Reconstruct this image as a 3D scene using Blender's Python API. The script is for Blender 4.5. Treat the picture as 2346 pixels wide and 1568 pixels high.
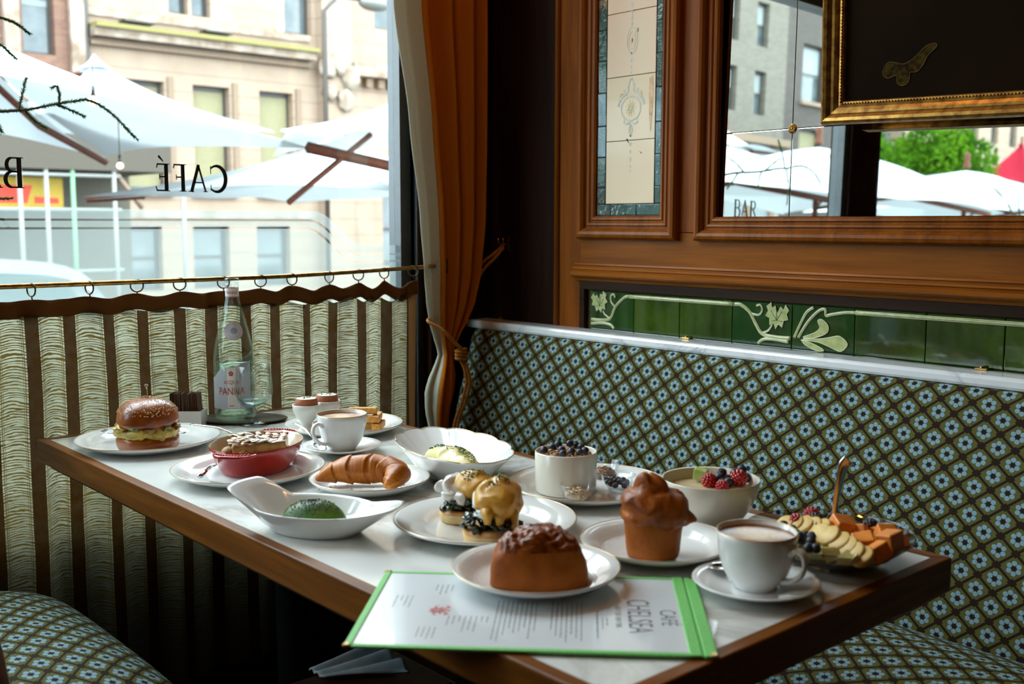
import bpy, bmesh, math, random
from mathutils import Vector, Matrix, noise
random.seed(7)
PI = math.pi
C = bpy.context.scene.collection
for o in list(bpy.data.objects):
    bpy.data.objects.remove(o)

# ------------------------------------------------------------ camera, world, lights, exposure
sc = bpy.context.scene
cam = bpy.data.objects.new('camera', bpy.data.cameras.new('camera'))
C.objects.link(cam)
Fv = Vector((-0.74318, 0.65961, -0.11224)); Rv = Vector((0.66367, 0.74802, 0.00155))
Fv.normalize(); Rv = (Rv - Fv * Rv.dot(Fv)).normalized(); Uv = Rv.cross(Fv)
CAM = Vector((2.4, -2.0, 1.19))
cam.matrix_world = Matrix(((Rv.x, Uv.x, -Fv.x, CAM.x), (Rv.y, Uv.y, -Fv.y, CAM.y), (Rv.z, Uv.z, -Fv.z, CAM.z), (0, 0, 0, 1)))
cam.data.sensor_width = 36.0
cam.data.lens = 2427.2 / 2346 * 36.0
cam.data.clip_start = 0.05
cam.data.clip_end = 300
cam.data.dof.use_dof = True
cam.data.dof.focus_distance = 2.05
cam.data.dof.aperture_fstop = 5.0
sc.camera = cam

world = bpy.data.worlds.new('overcast_sky')
sc.world = world
world.use_nodes = True
wnt = world.node_tree
bg = wnt.nodes['Background']
bg.inputs['Color'].default_value = (0.80, 0.93, 1.0, 1)
bg.inputs['Strength'].default_value = 12.5

def area(name, loc, target, sx, sy, power, col):
    l = bpy.data.lights.new(name, 'AREA'); l.shape = 'RECTANGLE'; l.size = sx; l.size_y = sy
    l.energy = power; l.color = col
    o = bpy.data.objects.new(name, l); C.objects.link(o); o.location = loc
    o.rotation_euler = (Vector(target) - Vector(loc)).to_track_quat('-Z', 'Y').to_euler()
    return o
def portal(name, loc, target, sx, sy):
    o = area(name, loc, target, sx, sy, 1, (1, 1, 1)); o.data.cycles.is_portal = True
    return o
portal('window_portal', (-0.06, -1.1, 1.75), (1, -1.1, 1.75), 1.8, 2.6)
portal('window_portal', (-0.06, -3.4, 1.35), (1, -3.4, 1.35), 2.6, 1.7)
# warm ceiling lamps of the dining room
for lx, ly, e in ((1.4, -1.5, 9), (2.6, -3.4, 7), (0.9, -0.55, 7), (4.4, -3.4, 5)):
    l = bpy.data.lights.new('ceiling_lamp', 'POINT'); l.energy = e; l.color = (1.0, 0.46, 0.12); l.shadow_soft_size = 0.05
    o = bpy.data.objects.new('ceiling_lamp', l); C.objects.link(o); o.location = (lx, ly, 2.65)

sc.view_settings.view_transform = 'Standard'
sc.view_settings.look = 'None'
sc.view_settings.gamma = 1.0
sc.view_settings.use_curve_mapping = False
sc.view_settings.exposure = 0.0
sc.cycles.max_bounces = 9
sc.cycles.diffuse_bounces = 4
sc.cycles.glossy_bounces = 5
sc.cycles.transmission_bounces = 5
sc.cycles.transparent_max_bounces = 24
sc.cycles.caustics_reflective = False
sc.cycles.caustics_refractive = False
sc.cycles.sample_clamp_indirect = 6.0

# ------------------------------------------------------------ object helpers
def tag(o, label=None, cat=None, group=None, kind=None):
    if label: o['label'] = label
    if cat: o['category'] = cat
    if group: o['group'] = group
    if kind: o['kind'] = kind
    return o
def thing(name, label, cat, loc=(0, 0, 0), rz=0, group=None, rot=None):
    o = bpy.data.objects.new(name, None); C.objects.link(o); o.empty_display_size = 0.05
    o.location = loc; o.rotation_euler = rot if rot else (0, 0, rz)
    return tag(o, label, cat, group)
def dup(root, loc=None, rz=None, label=None, group=None, rot=None, scale=None):
    r = root.copy(); C.objects.link(r)
    if loc is not None: r.location = loc
    if rz is not None: r.rotation_euler = (0, 0, rz)
    if rot is not None: r.rotation_euler = rot
    if scale is not None: r.scale = (scale,) * 3 if isinstance(scale, (int, float)) else scale
    if label: r['label'] = label
    if group: r['group'] = group
    for ch in list(root.children):
        c = ch.copy(); C.objects.link(c); c.parent = r
        for g in ch.children:
            d = g.copy(); C.objects.link(d); d.parent = c
    return r

class G:
    """collects geometry of ONE mesh"""
    def __init__(s): s.v = []; s.f = []; s.sm = []; s.uv = None
    def add(s, vs, fs, smooth=False):
        n = len(s.v); s.v += [tuple(v) for v in vs]
        for f in fs: s.f.append(tuple(i + n for i in f)); s.sm.append(smooth)
        return s
    def box(s, a, b, m=None, bev=0.0):
        x0, y0, z0 = a; x1, y1, z1 = b
        if bev > 0:
            bm = bmesh.new(); bmesh.ops.create_cube(bm, size=1)
            for v in bm.verts: v.co = Vector(((x0 + x1) / 2 + v.co.x * (x1 - x0), (y0 + y1) / 2 + v.co.y * (y1 - y0), (z0 + z1) / 2 + v.co.z * (z1 - z0)))
            bmesh.ops.bevel(bm, geom=bm.edges[:], offset=bev, segments=2, profile=0.5, affect='EDGES')
            bm.verts.index_update()
            vs = [v.co.copy() for v in bm.verts]; fs = [[v.index for v in f.verts] for f in bm.faces]; bm.free()
        else:
            vs = [Vector(p) for p in ((x0, y0, z0), (x1, y0, z0), (x1, y1, z0), (x0, y1, z0), (x0, y0, z1), (x1, y0, z1), (x1, y1, z1), (x0, y1, z1))]
            fs = [(0, 3, 2, 1), (4, 5, 6, 7), (0, 1, 5, 4), (1, 2, 6, 5), (2, 3, 7, 6), (3, 0, 4, 7)]
        if m: vs = [m @ v for v in vs]
        return s.add(vs, fs)
    def lathe(s, prof, seg=40, m=None, smooth=True, sx=1.0, sy=1.0):
        vs = []; fs = []; rings = []
        for r, z in prof:
            if r < 1e-6:
                rings.append([len(vs)]); vs.append(Vector((0, 0, z)))
            else:
                ids = []
                for k in range(seg):
                    a = 2 * PI * k / seg; ids.append(len(vs)); vs.append(Vector((r * sx * math.cos(a), r * sy * math.sin(a), z)))
                rings.append(ids)
        for A, B in zip(rings, rings[1:]):
            for k in range(seg):
                k2 = (k + 1) % seg
                if len(A) == 1 and len(B) == 1: break
                if len(A) == 1: fs.append((A[0], B[k2], B[k]))
                elif len(B) == 1: fs.append((A[k], A[k2], B[0]))
                else: fs.append((A[k], A[k2], B[k2], B[k]))
        if m: vs = [m @ v for v in vs]
        return s.add(vs, fs, smooth)
    def tube(s, pts, r, seg=8, cap=True, flat=1.0, up=None):
        pts = [Vector(p) for p in pts]; n = len(pts)
        rs = r if isinstance(r, (list, tuple)) else [r] * n
        vs = []; fs = []
        pu = None
        for i, p in enumerate(pts):
            t = (pts[min(i + 1, n - 1)] - pts[max(i - 1, 0)])
            if t.length < 1e-9: t = Vector((0, 0, 1))
            t.normalize()
            if pu is None:
                u = Vector(up) if up else (Vector((0, 0, 1)) if abs(t.z) < 0.9 else Vector((1, 0, 0)))
            else: u = pu
            u = (u - t * u.dot(t))
            if u.length < 1e-6: u = t.orthogonal()
            u.normalize(); w = t.cross(u); pu = u
            for k in range(seg):
                a = 2 * PI * k / seg
                vs.append(p + (w * math.cos(a) + u * math.sin(a) * flat) * rs[i])
        for i in range(n - 1):
            for k in range(seg):
                k2 = (k + 1) % seg
                fs.append((i * seg + k, i * seg + k2, (i + 1) * seg + k2, (i + 1) * seg + k))
        if cap:
            fs.append(tuple(range(seg - 1, -1, -1))); fs.append(tuple((n - 1) * seg + k for k in range(seg)))
        return s.add(vs, fs, True)
    def grid(s, fn, nu, nv, closed=False, smooth=True):
        vs = [Vector(fn(i / nu, j / nv)) for j in range(nv + 1) for i in range(nu + 1)]
        fs = [(j * (nu + 1) + i, j * (nu + 1) + i + 1, (j + 1) * (nu + 1) + i + 1, (j + 1) * (nu + 1) + i) for j in range(nv) for i in range(nu)]
        if s.uv is None: s.uv = {}
        b = len(s.v)
        for j in range(nv + 1):
            for i in range(nu + 1): s.uv[b + j * (nu + 1) + i] = (i / nu, j / nv)
        return s.add(vs, fs, smooth)
    def ball(s, c, rx, ry=None, rz=None, sub=3, m=None):
        ry = rx if ry is None else ry; rz = rx if rz is None else rz
        bm = bmesh.new(); bmesh.ops.create_icosphere(bm, subdivisions=sub, radius=1)
        vs = [Vector((v.co.x * rx, v.co.y * ry, v.co.z * rz)) for v in bm.verts]
        if m: vs = [m @ v for v in vs]
        vs = [v + Vector(c) for v in vs]
        bm.verts.index_update(); fs = [[v.index for v in f.verts] for f in bm.faces]; bm.free()
        return s.add(vs, fs, True)
    def prism(s, pts, h, m=None):
        """polygon in XY extruded from 0 to h"""
        n = len(pts); ar = sum(pts[i][0] * pts[(i + 1) % n][1] - pts[(i + 1) % n][0] * pts[i][1] for i in range(n))
        if ar < 0: pts = pts[::-1]
        vs = [Vector((x, y, 0)) for x, y in pts] + [Vector((x, y, h)) for x, y in pts]
        fs = [tuple(range(n - 1, -1, -1)), tuple(range(n, 2 * n))] + [(i, (i + 1) % n, n + (i + 1) % n, n + i) for i in range(n)]
        if m: vs = [m @ v for v in vs]
        return s.add(vs, fs)
    def warp(s, fn, start=0):
        for i in range(start, len(s.v)): s.v[i] = tuple(fn(Vector(s.v[i])))
        return s
    def rough(s, amp, freq, seed=0, start=0, oct=3):
        """push verts along the noise direction"""
        for i in range(start, len(s.v)):
            p = Vector(s.v[i]); q = p * freq + Vector((seed * 7.1, seed * 3.3, seed * 1.7))
            n = noise.turbulence_vector(q, oct, False)
            s.v[i] = tuple(p + n * amp)
        return s
    def build(s, name, mat, parent=None, loc=None, rot=None, sub=0, kind=None):
        me = bpy.data.meshes.new(name); me.from_pydata(s.v, [], s.f); me.update()
        me.polygons.foreach_set('use_smooth', s.sm)
        if s.uv:
            l = me.uv_layers.new(name='uv')
            for lp in me.loops: l.data[lp.index].uv = s.uv.get(lp.vertex_index, (0, 0))
        for m_ in (mat if isinstance(mat, (list, tuple)) else [mat]): me.materials.append(m_)
        o = bpy.data.objects.new(name, me); C.objects.link(o)
        if parent: o.parent = parent
        if loc is not None: o.location = loc
        if rot is not None: o.rotation_euler = rot
        if sub:
            md = o.modifiers.new('sub', 'SUBSURF'); md.levels = sub; md.render_levels = sub
        if kind: o['kind'] = kind
        return o
def T(x=0, y=0, z=0, rx=0, ry=0, rz=0, s=1.0):
    return Matrix.Translation((x, y, z)) @ Matrix.Rotation(rz, 4, 'Z') @ Matrix.Rotation(ry, 4, 'Y') @ Matrix.Rotation(rx, 4, 'X') @ Matrix.Scale(s, 4)

# ------------------------------------------------------------ material helpers
class NT:
    def __init__(s, name):
        s.m = bpy.data.materials.new(name); s.m.use_nodes = True; s.t = s.m.node_tree
        for n in list(s.t.nodes): s.t.nodes.remove(n)
        s.out = s.t.nodes.new('ShaderNodeOutputMaterial')
    def n(s, typ, ins=None, **kw):
        nd = s.t.nodes.new(typ)
        for k, v in kw.items(): setattr(nd, k, v)
        if ins:
            for k, v in ins.items(): s.set(nd.inputs[k], v)
        return nd
    def set(s, sock, v):
        if isinstance(v, bpy.types.NodeSocket): s.t.links.new(v, sock)
        elif isinstance(v, (tuple, list)) and len(v) == 3 and sock.type == 'RGBA': sock.default_value = (*v, 1)
        else: sock.default_value = v
    def M(s, op, a, b=0.0, c=None):
        nd = s.t.nodes.new('ShaderNodeMath'); nd.operation = op
        s.set(nd.inputs[0], a); s.set(nd.inputs[1], b)
        if c is not None: s.set(nd.inputs[2], c)
        return nd.outputs[0]
    def mix(s, f, a, b):
        nd = s.t.nodes.new('ShaderNodeMix'); nd.data_type = 'RGBA'
        s.set(nd.inputs[0], f); s.set(nd.inputs[6], a); s.set(nd.inputs[7], b)
        return nd.outputs[2]
    def ramp(s, f, stops):
        nd = s.t.nodes.new('ShaderNodeValToRGB'); e = nd.color_ramp.elements
        e[0].position, e[1].position = stops[0][0], stops[-1][0]
        e[0].color = (*stops[0][1], 1); e[1].color = (*stops[-1][1], 1)
        for p, c in stops[1:-1]:
            x = e.new(p); x.color = (*c, 1)
        s.set(nd.inputs[0], f); return nd.outputs[0]
    def noise(s, scale, vec=None, detail=4.0, rough=0.55, dist=0.0):
        nd = s.n('ShaderNodeTexNoise', {'Scale': scale, 'Detail': detail, 'Roughness': rough, 'Distortion': dist})
        if vec is not None: s.set(nd.inputs['Vector'], vec)
        return nd.outputs['Fac']
    def coord(s, kind='Object', scale=(1, 1, 1), rot=(0, 0, 0), loc=(0, 0, 0)):
        tc = s.t.nodes.new('ShaderNodeTexCoord')
        mp = s.n('ShaderNodeMapping', {'Scale': scale, 'Rotation': rot, 'Location': loc})
        s.t.links.new(tc.outputs[kind], mp.inputs['Vector']); return mp.outputs[0]
    def sep(s, v):
        nd = s.t.nodes.new('ShaderNodeSeparateXYZ'); s.set(nd.inputs[0], v); return nd.outputs
    def bsdf(s, **k):
        nd = s.t.nodes.new('ShaderNodeBsdfPrincipled')
        for a, v in k.items(): s.set(nd.inputs[a.replace('_', ' ')], v)
        return nd
    def bump(s, h, strength=0.3, dist=0.002):
        return s.n('ShaderNodeBump', {'Height': h, 'Strength': strength, 'Distance': dist}).outputs[0]
    def end(s, sh):
        s.t.links.new(sh if isinstance(sh, bpy.types.NodeSocket) else sh.outputs[0], s.out.inputs['Surface']); return s.m

def pbr(name, col, rough=0.5, metal=0.0, var=0.12, vs=40.0, bump=0.0, bs=80.0, col2=None, coat=0.0, sss=0.0, spec=0.5, emit=None, es=1.0, detail=4.0, lo=0.35, hi=0.65, bd=0.002):
    t = NT(name); v = t.coord()
    c2 = col2 if col2 else tuple(min(1, c * (1 - var * 2)) for c in col)
    f = t.noise(vs, v, detail)
    b = t.bsdf(Base_Color=t.ramp(f, [(lo, c2), (hi, col)]), Roughness=rough, Metallic=metal, Coat_Weight=coat, Coat_Roughness=0.08)
    b.inputs['Specular IOR Level'].default_value = spec
    if sss: b.inputs['Subsurface Weight'].default_value = sss; b.inputs['Subsurface Radius'].default_value = (0.01, 0.005, 0.003); b.inputs['Subsurface Scale'].default_value = 0.6
    if emit: b.inputs['Emission Color'].default_value = (*emit, 1); b.inputs['Emission Strength'].default_value = es
    if bump: t.set(b.inputs['Normal'], t.bump(t.noise(bs, v, 5.0), bump, bd))
    return t.end(b)

def wood(name, a, b, rough=0.28, axis=0, sc_=1.0, coat=0.04):
    t = NT(name); s = [38 * sc_] * 3; s[axis] = 2.2 * sc_
    v = t.coord('Object', tuple(s)); f = t.noise(1.0, v, 6.0, 0.6, 0.6)
    s2 = [190 * sc_] * 3; s2[axis] = 6 * sc_
    f2 = t.noise(1.0, t.coord('Object', tuple(s2)), 3.0)
    c = t.mix(t.M('MULTIPLY', f2, 0.45), t.ramp(f, [(0.30, b), (0.68, a)]), tuple(x * 0.45 for x in b))
    bs = t.bsdf(Base_Color=c, Roughness=rough + 0.08, Coat_Weight=coat, Coat_Roughness=0.18, Specular_IOR_Level=0.10, Normal=t.bump(f2, 0.12, 0.001))
    return t.end(bs)

def glassy(name, tint=(0.97, 0.99, 0.98), edge=(0.55, 0.75, 0.68), rough=0.02, k=1.0, pw=0.35):
    t = NT(name)
    lw = t.n('ShaderNodeLayerWeight', {'Blend': pw}).outputs['Facing']
    tr = t.n('ShaderNodeBsdfTransparent', {'Color': t.mix(t.M('MULTIPLY', lw, k), tint, edge)})
    gl = t.n('ShaderNodeBsdfGlossy', {'Color': (1, 1, 1), 'Roughness': rough})
    bk = t.n('ShaderNodeNewGeometry').outputs['Backfacing']
    fr = t.n('ShaderNodeFresnel', {'IOR': t.M('ADD', 1.45, t.M('MULTIPLY', bk, 1 / 1.45 - 1.45))}).outputs[0]
    mx = t.n('ShaderNodeMixShader', {0: fr, 1: tr.outputs[0], 2: gl.outputs[0]})
    return t.end(mx)

M = {}
M['wood'] = wood('oak_panel_vertical', (0.30, 0.085, 0.007), (0.135, 0.034, 0.002), 0.26, 2)
M['woodx'] = wood('oak_panel_horizontal', (0.35, 0.108, 0.008), (0.17, 0.046, 0.003), 0.26, 0)
M['darkwood'] = wood('dark_oak', (0.030, 0.011, 0.004), (0.010, 0.004, 0.002), 0.35, 2)
M['darkwoodx'] = wood('dark_oak_horizontal', (0.045, 0.018, 0.007), (0.014, 0.006, 0.003), 0.35, 0)
M['tablewood'] = wood('table_edge_oak', (0.27, 0.088, 0.008), (0.10, 0.030, 0.003), 0.33, 0, 1.3)
M['tablewoody'] = wood('table_edge_oak_cross', (0.27, 0.088, 0.008), (0.10, 0.030, 0.003), 0.33, 1, 1.3)
M['umbwood'] = wood('umbrella_wood', (0.13, 0.042, 0.022), (0.06, 0.02, 0.012), 0.5, 0)
M['plaster'] = pbr('dark_plaster', (0.060, 0.034, 0.018), 0.9)
M['ceil'] = pbr('ceiling_paint', (0.12, 0.08, 0.05), 0.9)
M['floor'] = wood('dark_floor_boards', (0.05, 0.024, 0.012), (0.02, 0.010, 0.006), 0.5, 1)
M['black'] = pbr('blackened_steel', (0.010, 0.011, 0.013), 0.35)
M['winsteel'] = pbr('window_steel', (0.03, 0.05, 0.06), 0.3)
M['lettering'] = pbr('black_letter_film', (0.003, 0.003, 0.003), 0.5)
M['brass'] = pbr('aged_brass', (0.55, 0.33, 0.09), 0.28, 1.0, col2=(0.22, 0.11, 0.03), vs=60)
M['brassdark'] = pbr('dark_bronze_rings', (0.10, 0.055, 0.02), 0.35, 0.9)
M['gold'] = pbr('gilded_frame', (0.50, 0.27, 0.055), 0.33, 0.75, col2=(0.20, 0.085, 0.015), vs=55)
M['goldrim'] = pbr('gold_rim', (0.72, 0.52, 0.30), 0.3, 0.6)
M['china'] = pbr('white_china', (0.80, 0.81, 0.79), 0.12, var=0.02, vs=10, coat=0.5)
M['china2'] = pbr('cream_stoneware', (0.74, 0.70, 0.60), 0.22, var=0.03, vs=12, coat=0.3)
M['stoneware'] = pbr('speckled_stoneware', (0.72, 0.70, 0.63), 0.4, var=0.03, vs=400)
M['steel'] = pbr('polished_steel', (0.62, 0.62, 0.62), 0.13, 1.0, var=0.05)
M['white'] = pbr('white_paper', (0.80, 0.80, 0.79), 0.6, var=0.02)
# ------------------------------------------------------------ room shell
ZC, X1, Y1 = 3.3, 7.0, -8.2
def holewall(fixed, axis, a0, a1, z0, z1, holes, th, name, mat, parent=None, kind=None):
    """wall in the plane x=fixed (axis 'y') with rectangular holes (a0,a1,z0,z1); thickness th goes to -x"""
    us = sorted(set([a0, a1] + [h[0] for h in holes] + [h[1] for h in holes]))
    zs = sorted(set([z0, z1] + [h[2] for h in holes] + [h[3] for h in holes]))
    g = G()
    inh = lambda u, z: any(h[0] <= u <= h[1] and h[2] <= z <= h[3] for h in holes)
    for i in range(len(us) - 1):
        for j in range(len(zs) - 1):
            if inh((us[i] + us[i + 1]) / 2, (zs[j] + zs[j + 1]) / 2): continue
            for x, fl in ((fixed, 1), (fixed - th, 0)):
                q = [(x, us[i], zs[j]), (x, us[i + 1], zs[j]), (x, us[i + 1], zs[j + 1]), (x, us[i], zs[j + 1])]
                g.add(q, [(0, 1, 2, 3) if fl else (3, 2, 1, 0)])
    for h in list(holes):
        x, x2 = fixed, fixed - th
        g.add([(x, h[0], h[2]), (x2, h[0], h[2]), (x2, h[0], h[3]), (x, h[0], h[3])], [(0, 1, 2, 3)])
        g.add([(x, h[1], h[2]), (x2, h[1], h[2]), (x2, h[1], h[3]), (x, h[1], h[3])], [(3, 2, 1, 0)])
        g.add([(x, h[0], h[2]), (x, h[1], h[2]), (x2, h[1], h[2]), (x2, h[0], h[2])], [(0, 1, 2, 3)])
        g.add([(x, h[0], h[3]), (x, h[1], h[3]), (x2, h[1], h[3]), (x2, h[0], h[3])], [(3, 2, 1, 0)])
    g.add([(fixed, a0, z1), (fixed, a1, z1), (fixed - th, a1, z1), (fixed - th, a0, z1)], [(0, 1, 2, 3)])
    g.add([(fixed, a1, z0), (fixed, a1, z1), (fixed - th, a1, z1), (fixed - th, a1, z0)], [(0, 1, 2, 3)])
    g.add([(fixed, a0, z0), (fixed, a0, z1), (fixed - th, a0, z1), (fixed - th, a0, z0)], [(3, 2, 1, 0)])
    return g.build(name, mat, parent, kind=kind)

tag(G().box((-0.1, Y1, -0.1), (X1, 0.15, 0)).build('floor', M['floor']), kind='structure')
tag(G().box((-0.1, Y1, ZC), (X1, 0.15, ZC + 0.1)).build('ceiling', M['ceil']), kind='structure')
tag(G().box((X1, Y1, 0), (X1 + 0.1, 0.15, ZC)).build('wall_front', M['plaster']), kind='structure')
tag(G().box((-0.1, Y1 - 0.1, 0), (X1, Y1, ZC)).build('wall_back', M['plaster']), kind='structure')
SILL = 0.56
H = [(-1.98, -0.235, SILL, 3.1), (-4.72, -2.20, SILL, 2.24)]  # second bay's transom and the next bay walled up to lower the fill light
holewall(0.0, 'y', Y1, 0.15, 0, ZC, H, 0.10, 'wall_left', M['darkwood'], kind='structure')
wr = tag(G().box((-0.10, 0.075, 0), (X1, 0.15, ZC)).build('wall_right', M['darkwood']), kind='structure')

# window bays of the street front
M['glass'] = glassy('window_glass', (0.985, 0.995, 0.995), (0.85, 0.93, 0.92), 0.0, 1.0, 0.2)
def film():
    t = NT('etched_glass_film')
    tr = t.n('ShaderNodeBsdfTransparent', {'Color': (0.90, 0.95, 0.92)})
    tl = t.n('ShaderNodeBsdfTranslucent', {'Color': (0.36, 0.40, 0.39)})
    df = t.n('ShaderNodeBsdfDiffuse', {'Color': (0.50, 0.55, 0.54)})
    a = t.n('ShaderNodeMixShader', {0: 0.12, 1: tl.outputs[0], 2: df.outputs[0]})
    return t.end(t.n('ShaderNodeMixShader', {0: 0.40, 1: tr.outputs[0], 2: a.outputs[0]}))
M['film'] = film()
for k, (y0, y1, z0, z1) in enumerate(H):
    f = G()
    w = 0.035
    f.box((-0.07, y0, z0), (-0.015, y0 + w, z1)).box((-0.07, y1 - w, z0), (-0.015, y1, z1))
    f.box((-0.07, y0 + w, z0), (-0.015, y1 - w, z0 + w)).box((-0.07, y0 + w, z1 - w), (-0.015, y1 - w, z1))
    f.box((-0.08, y0 + w, 2.10), (0.0, y1 - w, 2.24))
    fr = tag(f.build('window_%d' % (k + 1), M['winsteel']), kind='structure')
    G().box((-0.046, y0 + w, z0 + w), (-0.042, y1 - w, 2.10)).build('pane', M['glass'], fr)
    if z1 > 2.3: G().box((-0.046, y0 + w, 2.24), (-0.042, y1 - w, z1 - w)).build('pane', M['glass'], fr)
    # etched bands: a step in their outline near the pane's ends
    def top(y, off, a=y0 + w, b=y1 - w):
        e = min(y - a, b - y)                      # distance to the nearer side
        s_ = max(0.0, min(1.0, (e - 0.10 - off * 0.6) / 0.16))
        s_ = s_ * s_ * (3 - 2 * s_)
        return 1.126 + (1.219 - 1.126) * s_ - off
    for lo, hi in ((0.022, 0.0), (0.041, 0.027), (0.60, 0.046)):
        n = 90; vs = []; fs = []
        for i in range(n + 1):
            y = y0 + w + (y1 - y0 - 2 * w) * i / n
            zt = top(y, hi); zb = top(y, lo) if lo < 0.5 else z0 + w
            vs += [(-0.040, y, zb), (-0.040, y, zt)]
            if i < n: fs.append((2 * i, 2 * i + 2, 2 * i + 3, 2 * i + 1))
        G().add(vs, fs).build('etched_band', M['film'], fr)
tag(G().box((-0.12, -1.98, SILL - 0.05), (0.03, -0.235, SILL)).build('trim_1', M['darkwood']), kind='structure')
tag(G().box((-0.12, -4.72, SILL - 0.05), (0.03, -2.20, SILL)).build('trim_2', M['darkwood']), kind='structure')
tag(G().box((-0.11, -0.235, 0.56), (0.012, -0.205, ZC), bev=0.004).build('trim_3', M['black']), kind='structure')
tag(G().box((0.0, -0.205, 0), (0.035, -0.0, ZC)).build('trim_4', M['darkwood']), kind='structure')

# ---- letters on the window pane (drawn from strokes, with serifs), read from the street
def arcpts(cx, cy, rx, ry, a0, a1, n=16):
    return [(cx + rx * math.cos(math.radians(a0 + (a1 - a0) * i / n)), cy + ry * math.sin(math.radians(a0 + (a1 - a0) * i / n))) for i in range(n + 1)]
def ribbon(pts, ws):
    n = len(pts); L = []; Rr = []
    for i in range(n):
        a = Vector(pts[max(i - 1, 0)]); b = Vector(pts[min(i + 1, n - 1)]); t = (b - a).normalized(); nrm = Vector((-t.y, t.x))
        w_ = ws[i] if isinstance(ws, (list, tuple)) else ws
        L.append(Vector(pts[i]) + nrm * w_ / 2); Rr.append(Vector(pts[i]) - nrm * w_ / 2)
    return L, Rr
def stroke(g, pts, ws, m):
    L, Rr = ribbon(pts, ws); n = len(L)
    g.add([m @ Vector((p.x, p.y, 0)) for p in L + Rr], [(i, i + 1, n + i + 1, n + i) for i in range(n - 1)])
def rect(g, x0, y0, x1, y1, m): g.add([m @ Vector((x, y, 0)) for x, y in ((x0, y0), (x1, y0), (x1, y1), (x0, y1))], [(0, 1, 2, 3)])
def letter(g, ch, m):
    """unit height letter, returns its width"""
    T_, t_ = 0.17, 0.07
    def stem(x, w=T_):
        rect(g, x, 0, x + w, 1, m); rect(g, x - 0.07, 0, x + w + 0.07, 0.03, m); rect(g, x - 0.07, 0.97, x + w + 0.07, 1, m)
    if ch in 'EFÉ':
        stem(0.08)
        rect(g, 0.2, 0.945, 0.56, 1.0, m); stroke(g, [(0.53, 1.0), (0.565, 0.84)], 0.05, m)
        rect(g, 0.2, 0.50, 0.46, 0.55, m); rect(g, 0.43, 0.43, 0.47, 0.62, m)
        if ch != 'F': rect(g, 0.2, 0, 0.58, 0.055, m); stroke(g, [(0.56, 0), (0.62, 0.18)], 0.05, m)
        if ch == 'É': stroke(g, [(0.28, 1.07), (0.48, 1.27)], [0.04, 0.10], m)
        return 0.66
    if ch == 'A':
        stroke(g, [(0.08, 0), (0.40, 1.0)], 0.085, m); stroke(g, [(0.38, 1.0), (0.72, 0)], 0.14, m)
        rect(g, 0.18, 0.32, 0.60, 0.37, m); rect(g, -0.02, 0, 0.20, 0.03, m); rect(g, 0.60, 0, 0.86, 0.03, m)
        return 0.86
    if ch == 'C':
        p = arcpts(0.48, 0.5, 0.42, 0.48, 50, 310, 24)
        stroke(g, p, [0.065 + 0.12 * math.sin(PI * i / 24) ** 1.5 for i in range(25)], m)
        rect(g, 0.72, 0.68, 0.76, 0.97, m); rect(g, 0.72, 0.06, 0.76, 0.28, m)
        return 0.84
    if ch in 'BR':
        stem(0.08)
        p = [(0.2, 0.975)] + arcpts(0.40, 0.755, 0.20, 0.22, 90, -90, 14) + [(0.2, 0.53)]
        stroke(g, p, [0.05] + [0.05 + 0.09 * math.sin(PI * i / 14) for i in range(15)] + [0.05], m)
        if ch == 'B':
            p = [(0.2, 0.53)] + arcpts(0.42, 0.275, 0.24, 0.25, 90, -90, 14) + [(0.2, 0.025)]
            stroke(g, p, [0.05] + [0.05 + 0.10 * math.sin(PI * i / 14) for i in range(15)] + [0.05], m)
            return 0.72
        stroke(g, [(0.38, 0.53), (0.74, 0.0)], 0.13, m); rect(g, 0.66, 0, 0.86, 0.03, m)
        return 0.82
    return 0.4
def sign(text, y_start, z, h, gap, name, label):
    """letters run towards -y as seen from the street (x<0), so they read backwards from the room"""
    g = G(); y = y_start
    for ch in text:
        m = Matrix(((0, 0, 0, -0.0385), (-h * 0.88, 0, 0, y), (0, h, 0, z), (0, 0, 0, 1)))
        w_ = letter(g, ch, m); y -= (w_ * h * 0.88 + gap)
    o = g.build(name, M['lettering']); tag(o, label, 'lettering'); return o
sign('CAFÉ', -0.775, 1.262, 0.065, 0.0035, 'window_lettering', 'black serif word CAFÉ on the window pane above the café curtain')
sign('BAR', -1.250, 1.262, 0.066, 0.0035, 'window_lettering', 'black serif word BAR on the pane, first letter at the picture edge')

# ------------------------------------------------------------ wall_right: oak panelling
def sweep_frame(x0, z0, x1, z1, prof, name, mat, parent, y=0.0):
    """mitred moulding round a rectangle; prof = [(outward offset, proud height)]"""
    g = G(); n = len(prof); vs = []
    for d, h in prof:
        vs += [(x0 - d, y - h, z0 - d), (x1 + d, y - h, z0 - d), (x1 + d, y - h, z1 + d), (x0 - d, y - h, z1 + d)]
    fs = []
    for i in range(n - 1):
        for k in range(4):
            k2 = (k + 1) % 4; fs.append((4 * i + k, 4 * i + k2, 4 * (i + 1) + k2, 4 * (i + 1) + k))
    g.add(vs, fs); return g.build(name, mat, parent)
def arcprof(segs):
    """[(d0,h0),(d1,h1),bulge]... list of points with rounded bits"""
    return segs
PR = [(0.0, -0.008), (0.0, 0.004), (0.004, 0.008), (0.008, 0.009), (0.011, 0.006), (0.013, 0.006), (0.016, 0.010), (0.020, 0.011), (0.023, 0.008), (0.026, 0.008),
      (0.029, 0.015), (0.034, 0.021), (0.040, 0.023), (0.046, 0.021), (0.050, 0.014), (0.051, 0.0)]
XE = 3.4   # panelling runs on past the frame
G().box((-0.02, 0.004, 0.905), (0.322, 0.017, 2.9)).build('shaded_corner_panel', M['darkwood'], wr)  # shade of the window corner put into the colour as dark oak
G().box((0.340, 0, 0.90), (0.420, 0.018, 2.9)).build('stile', M['wood'], wr)
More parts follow.
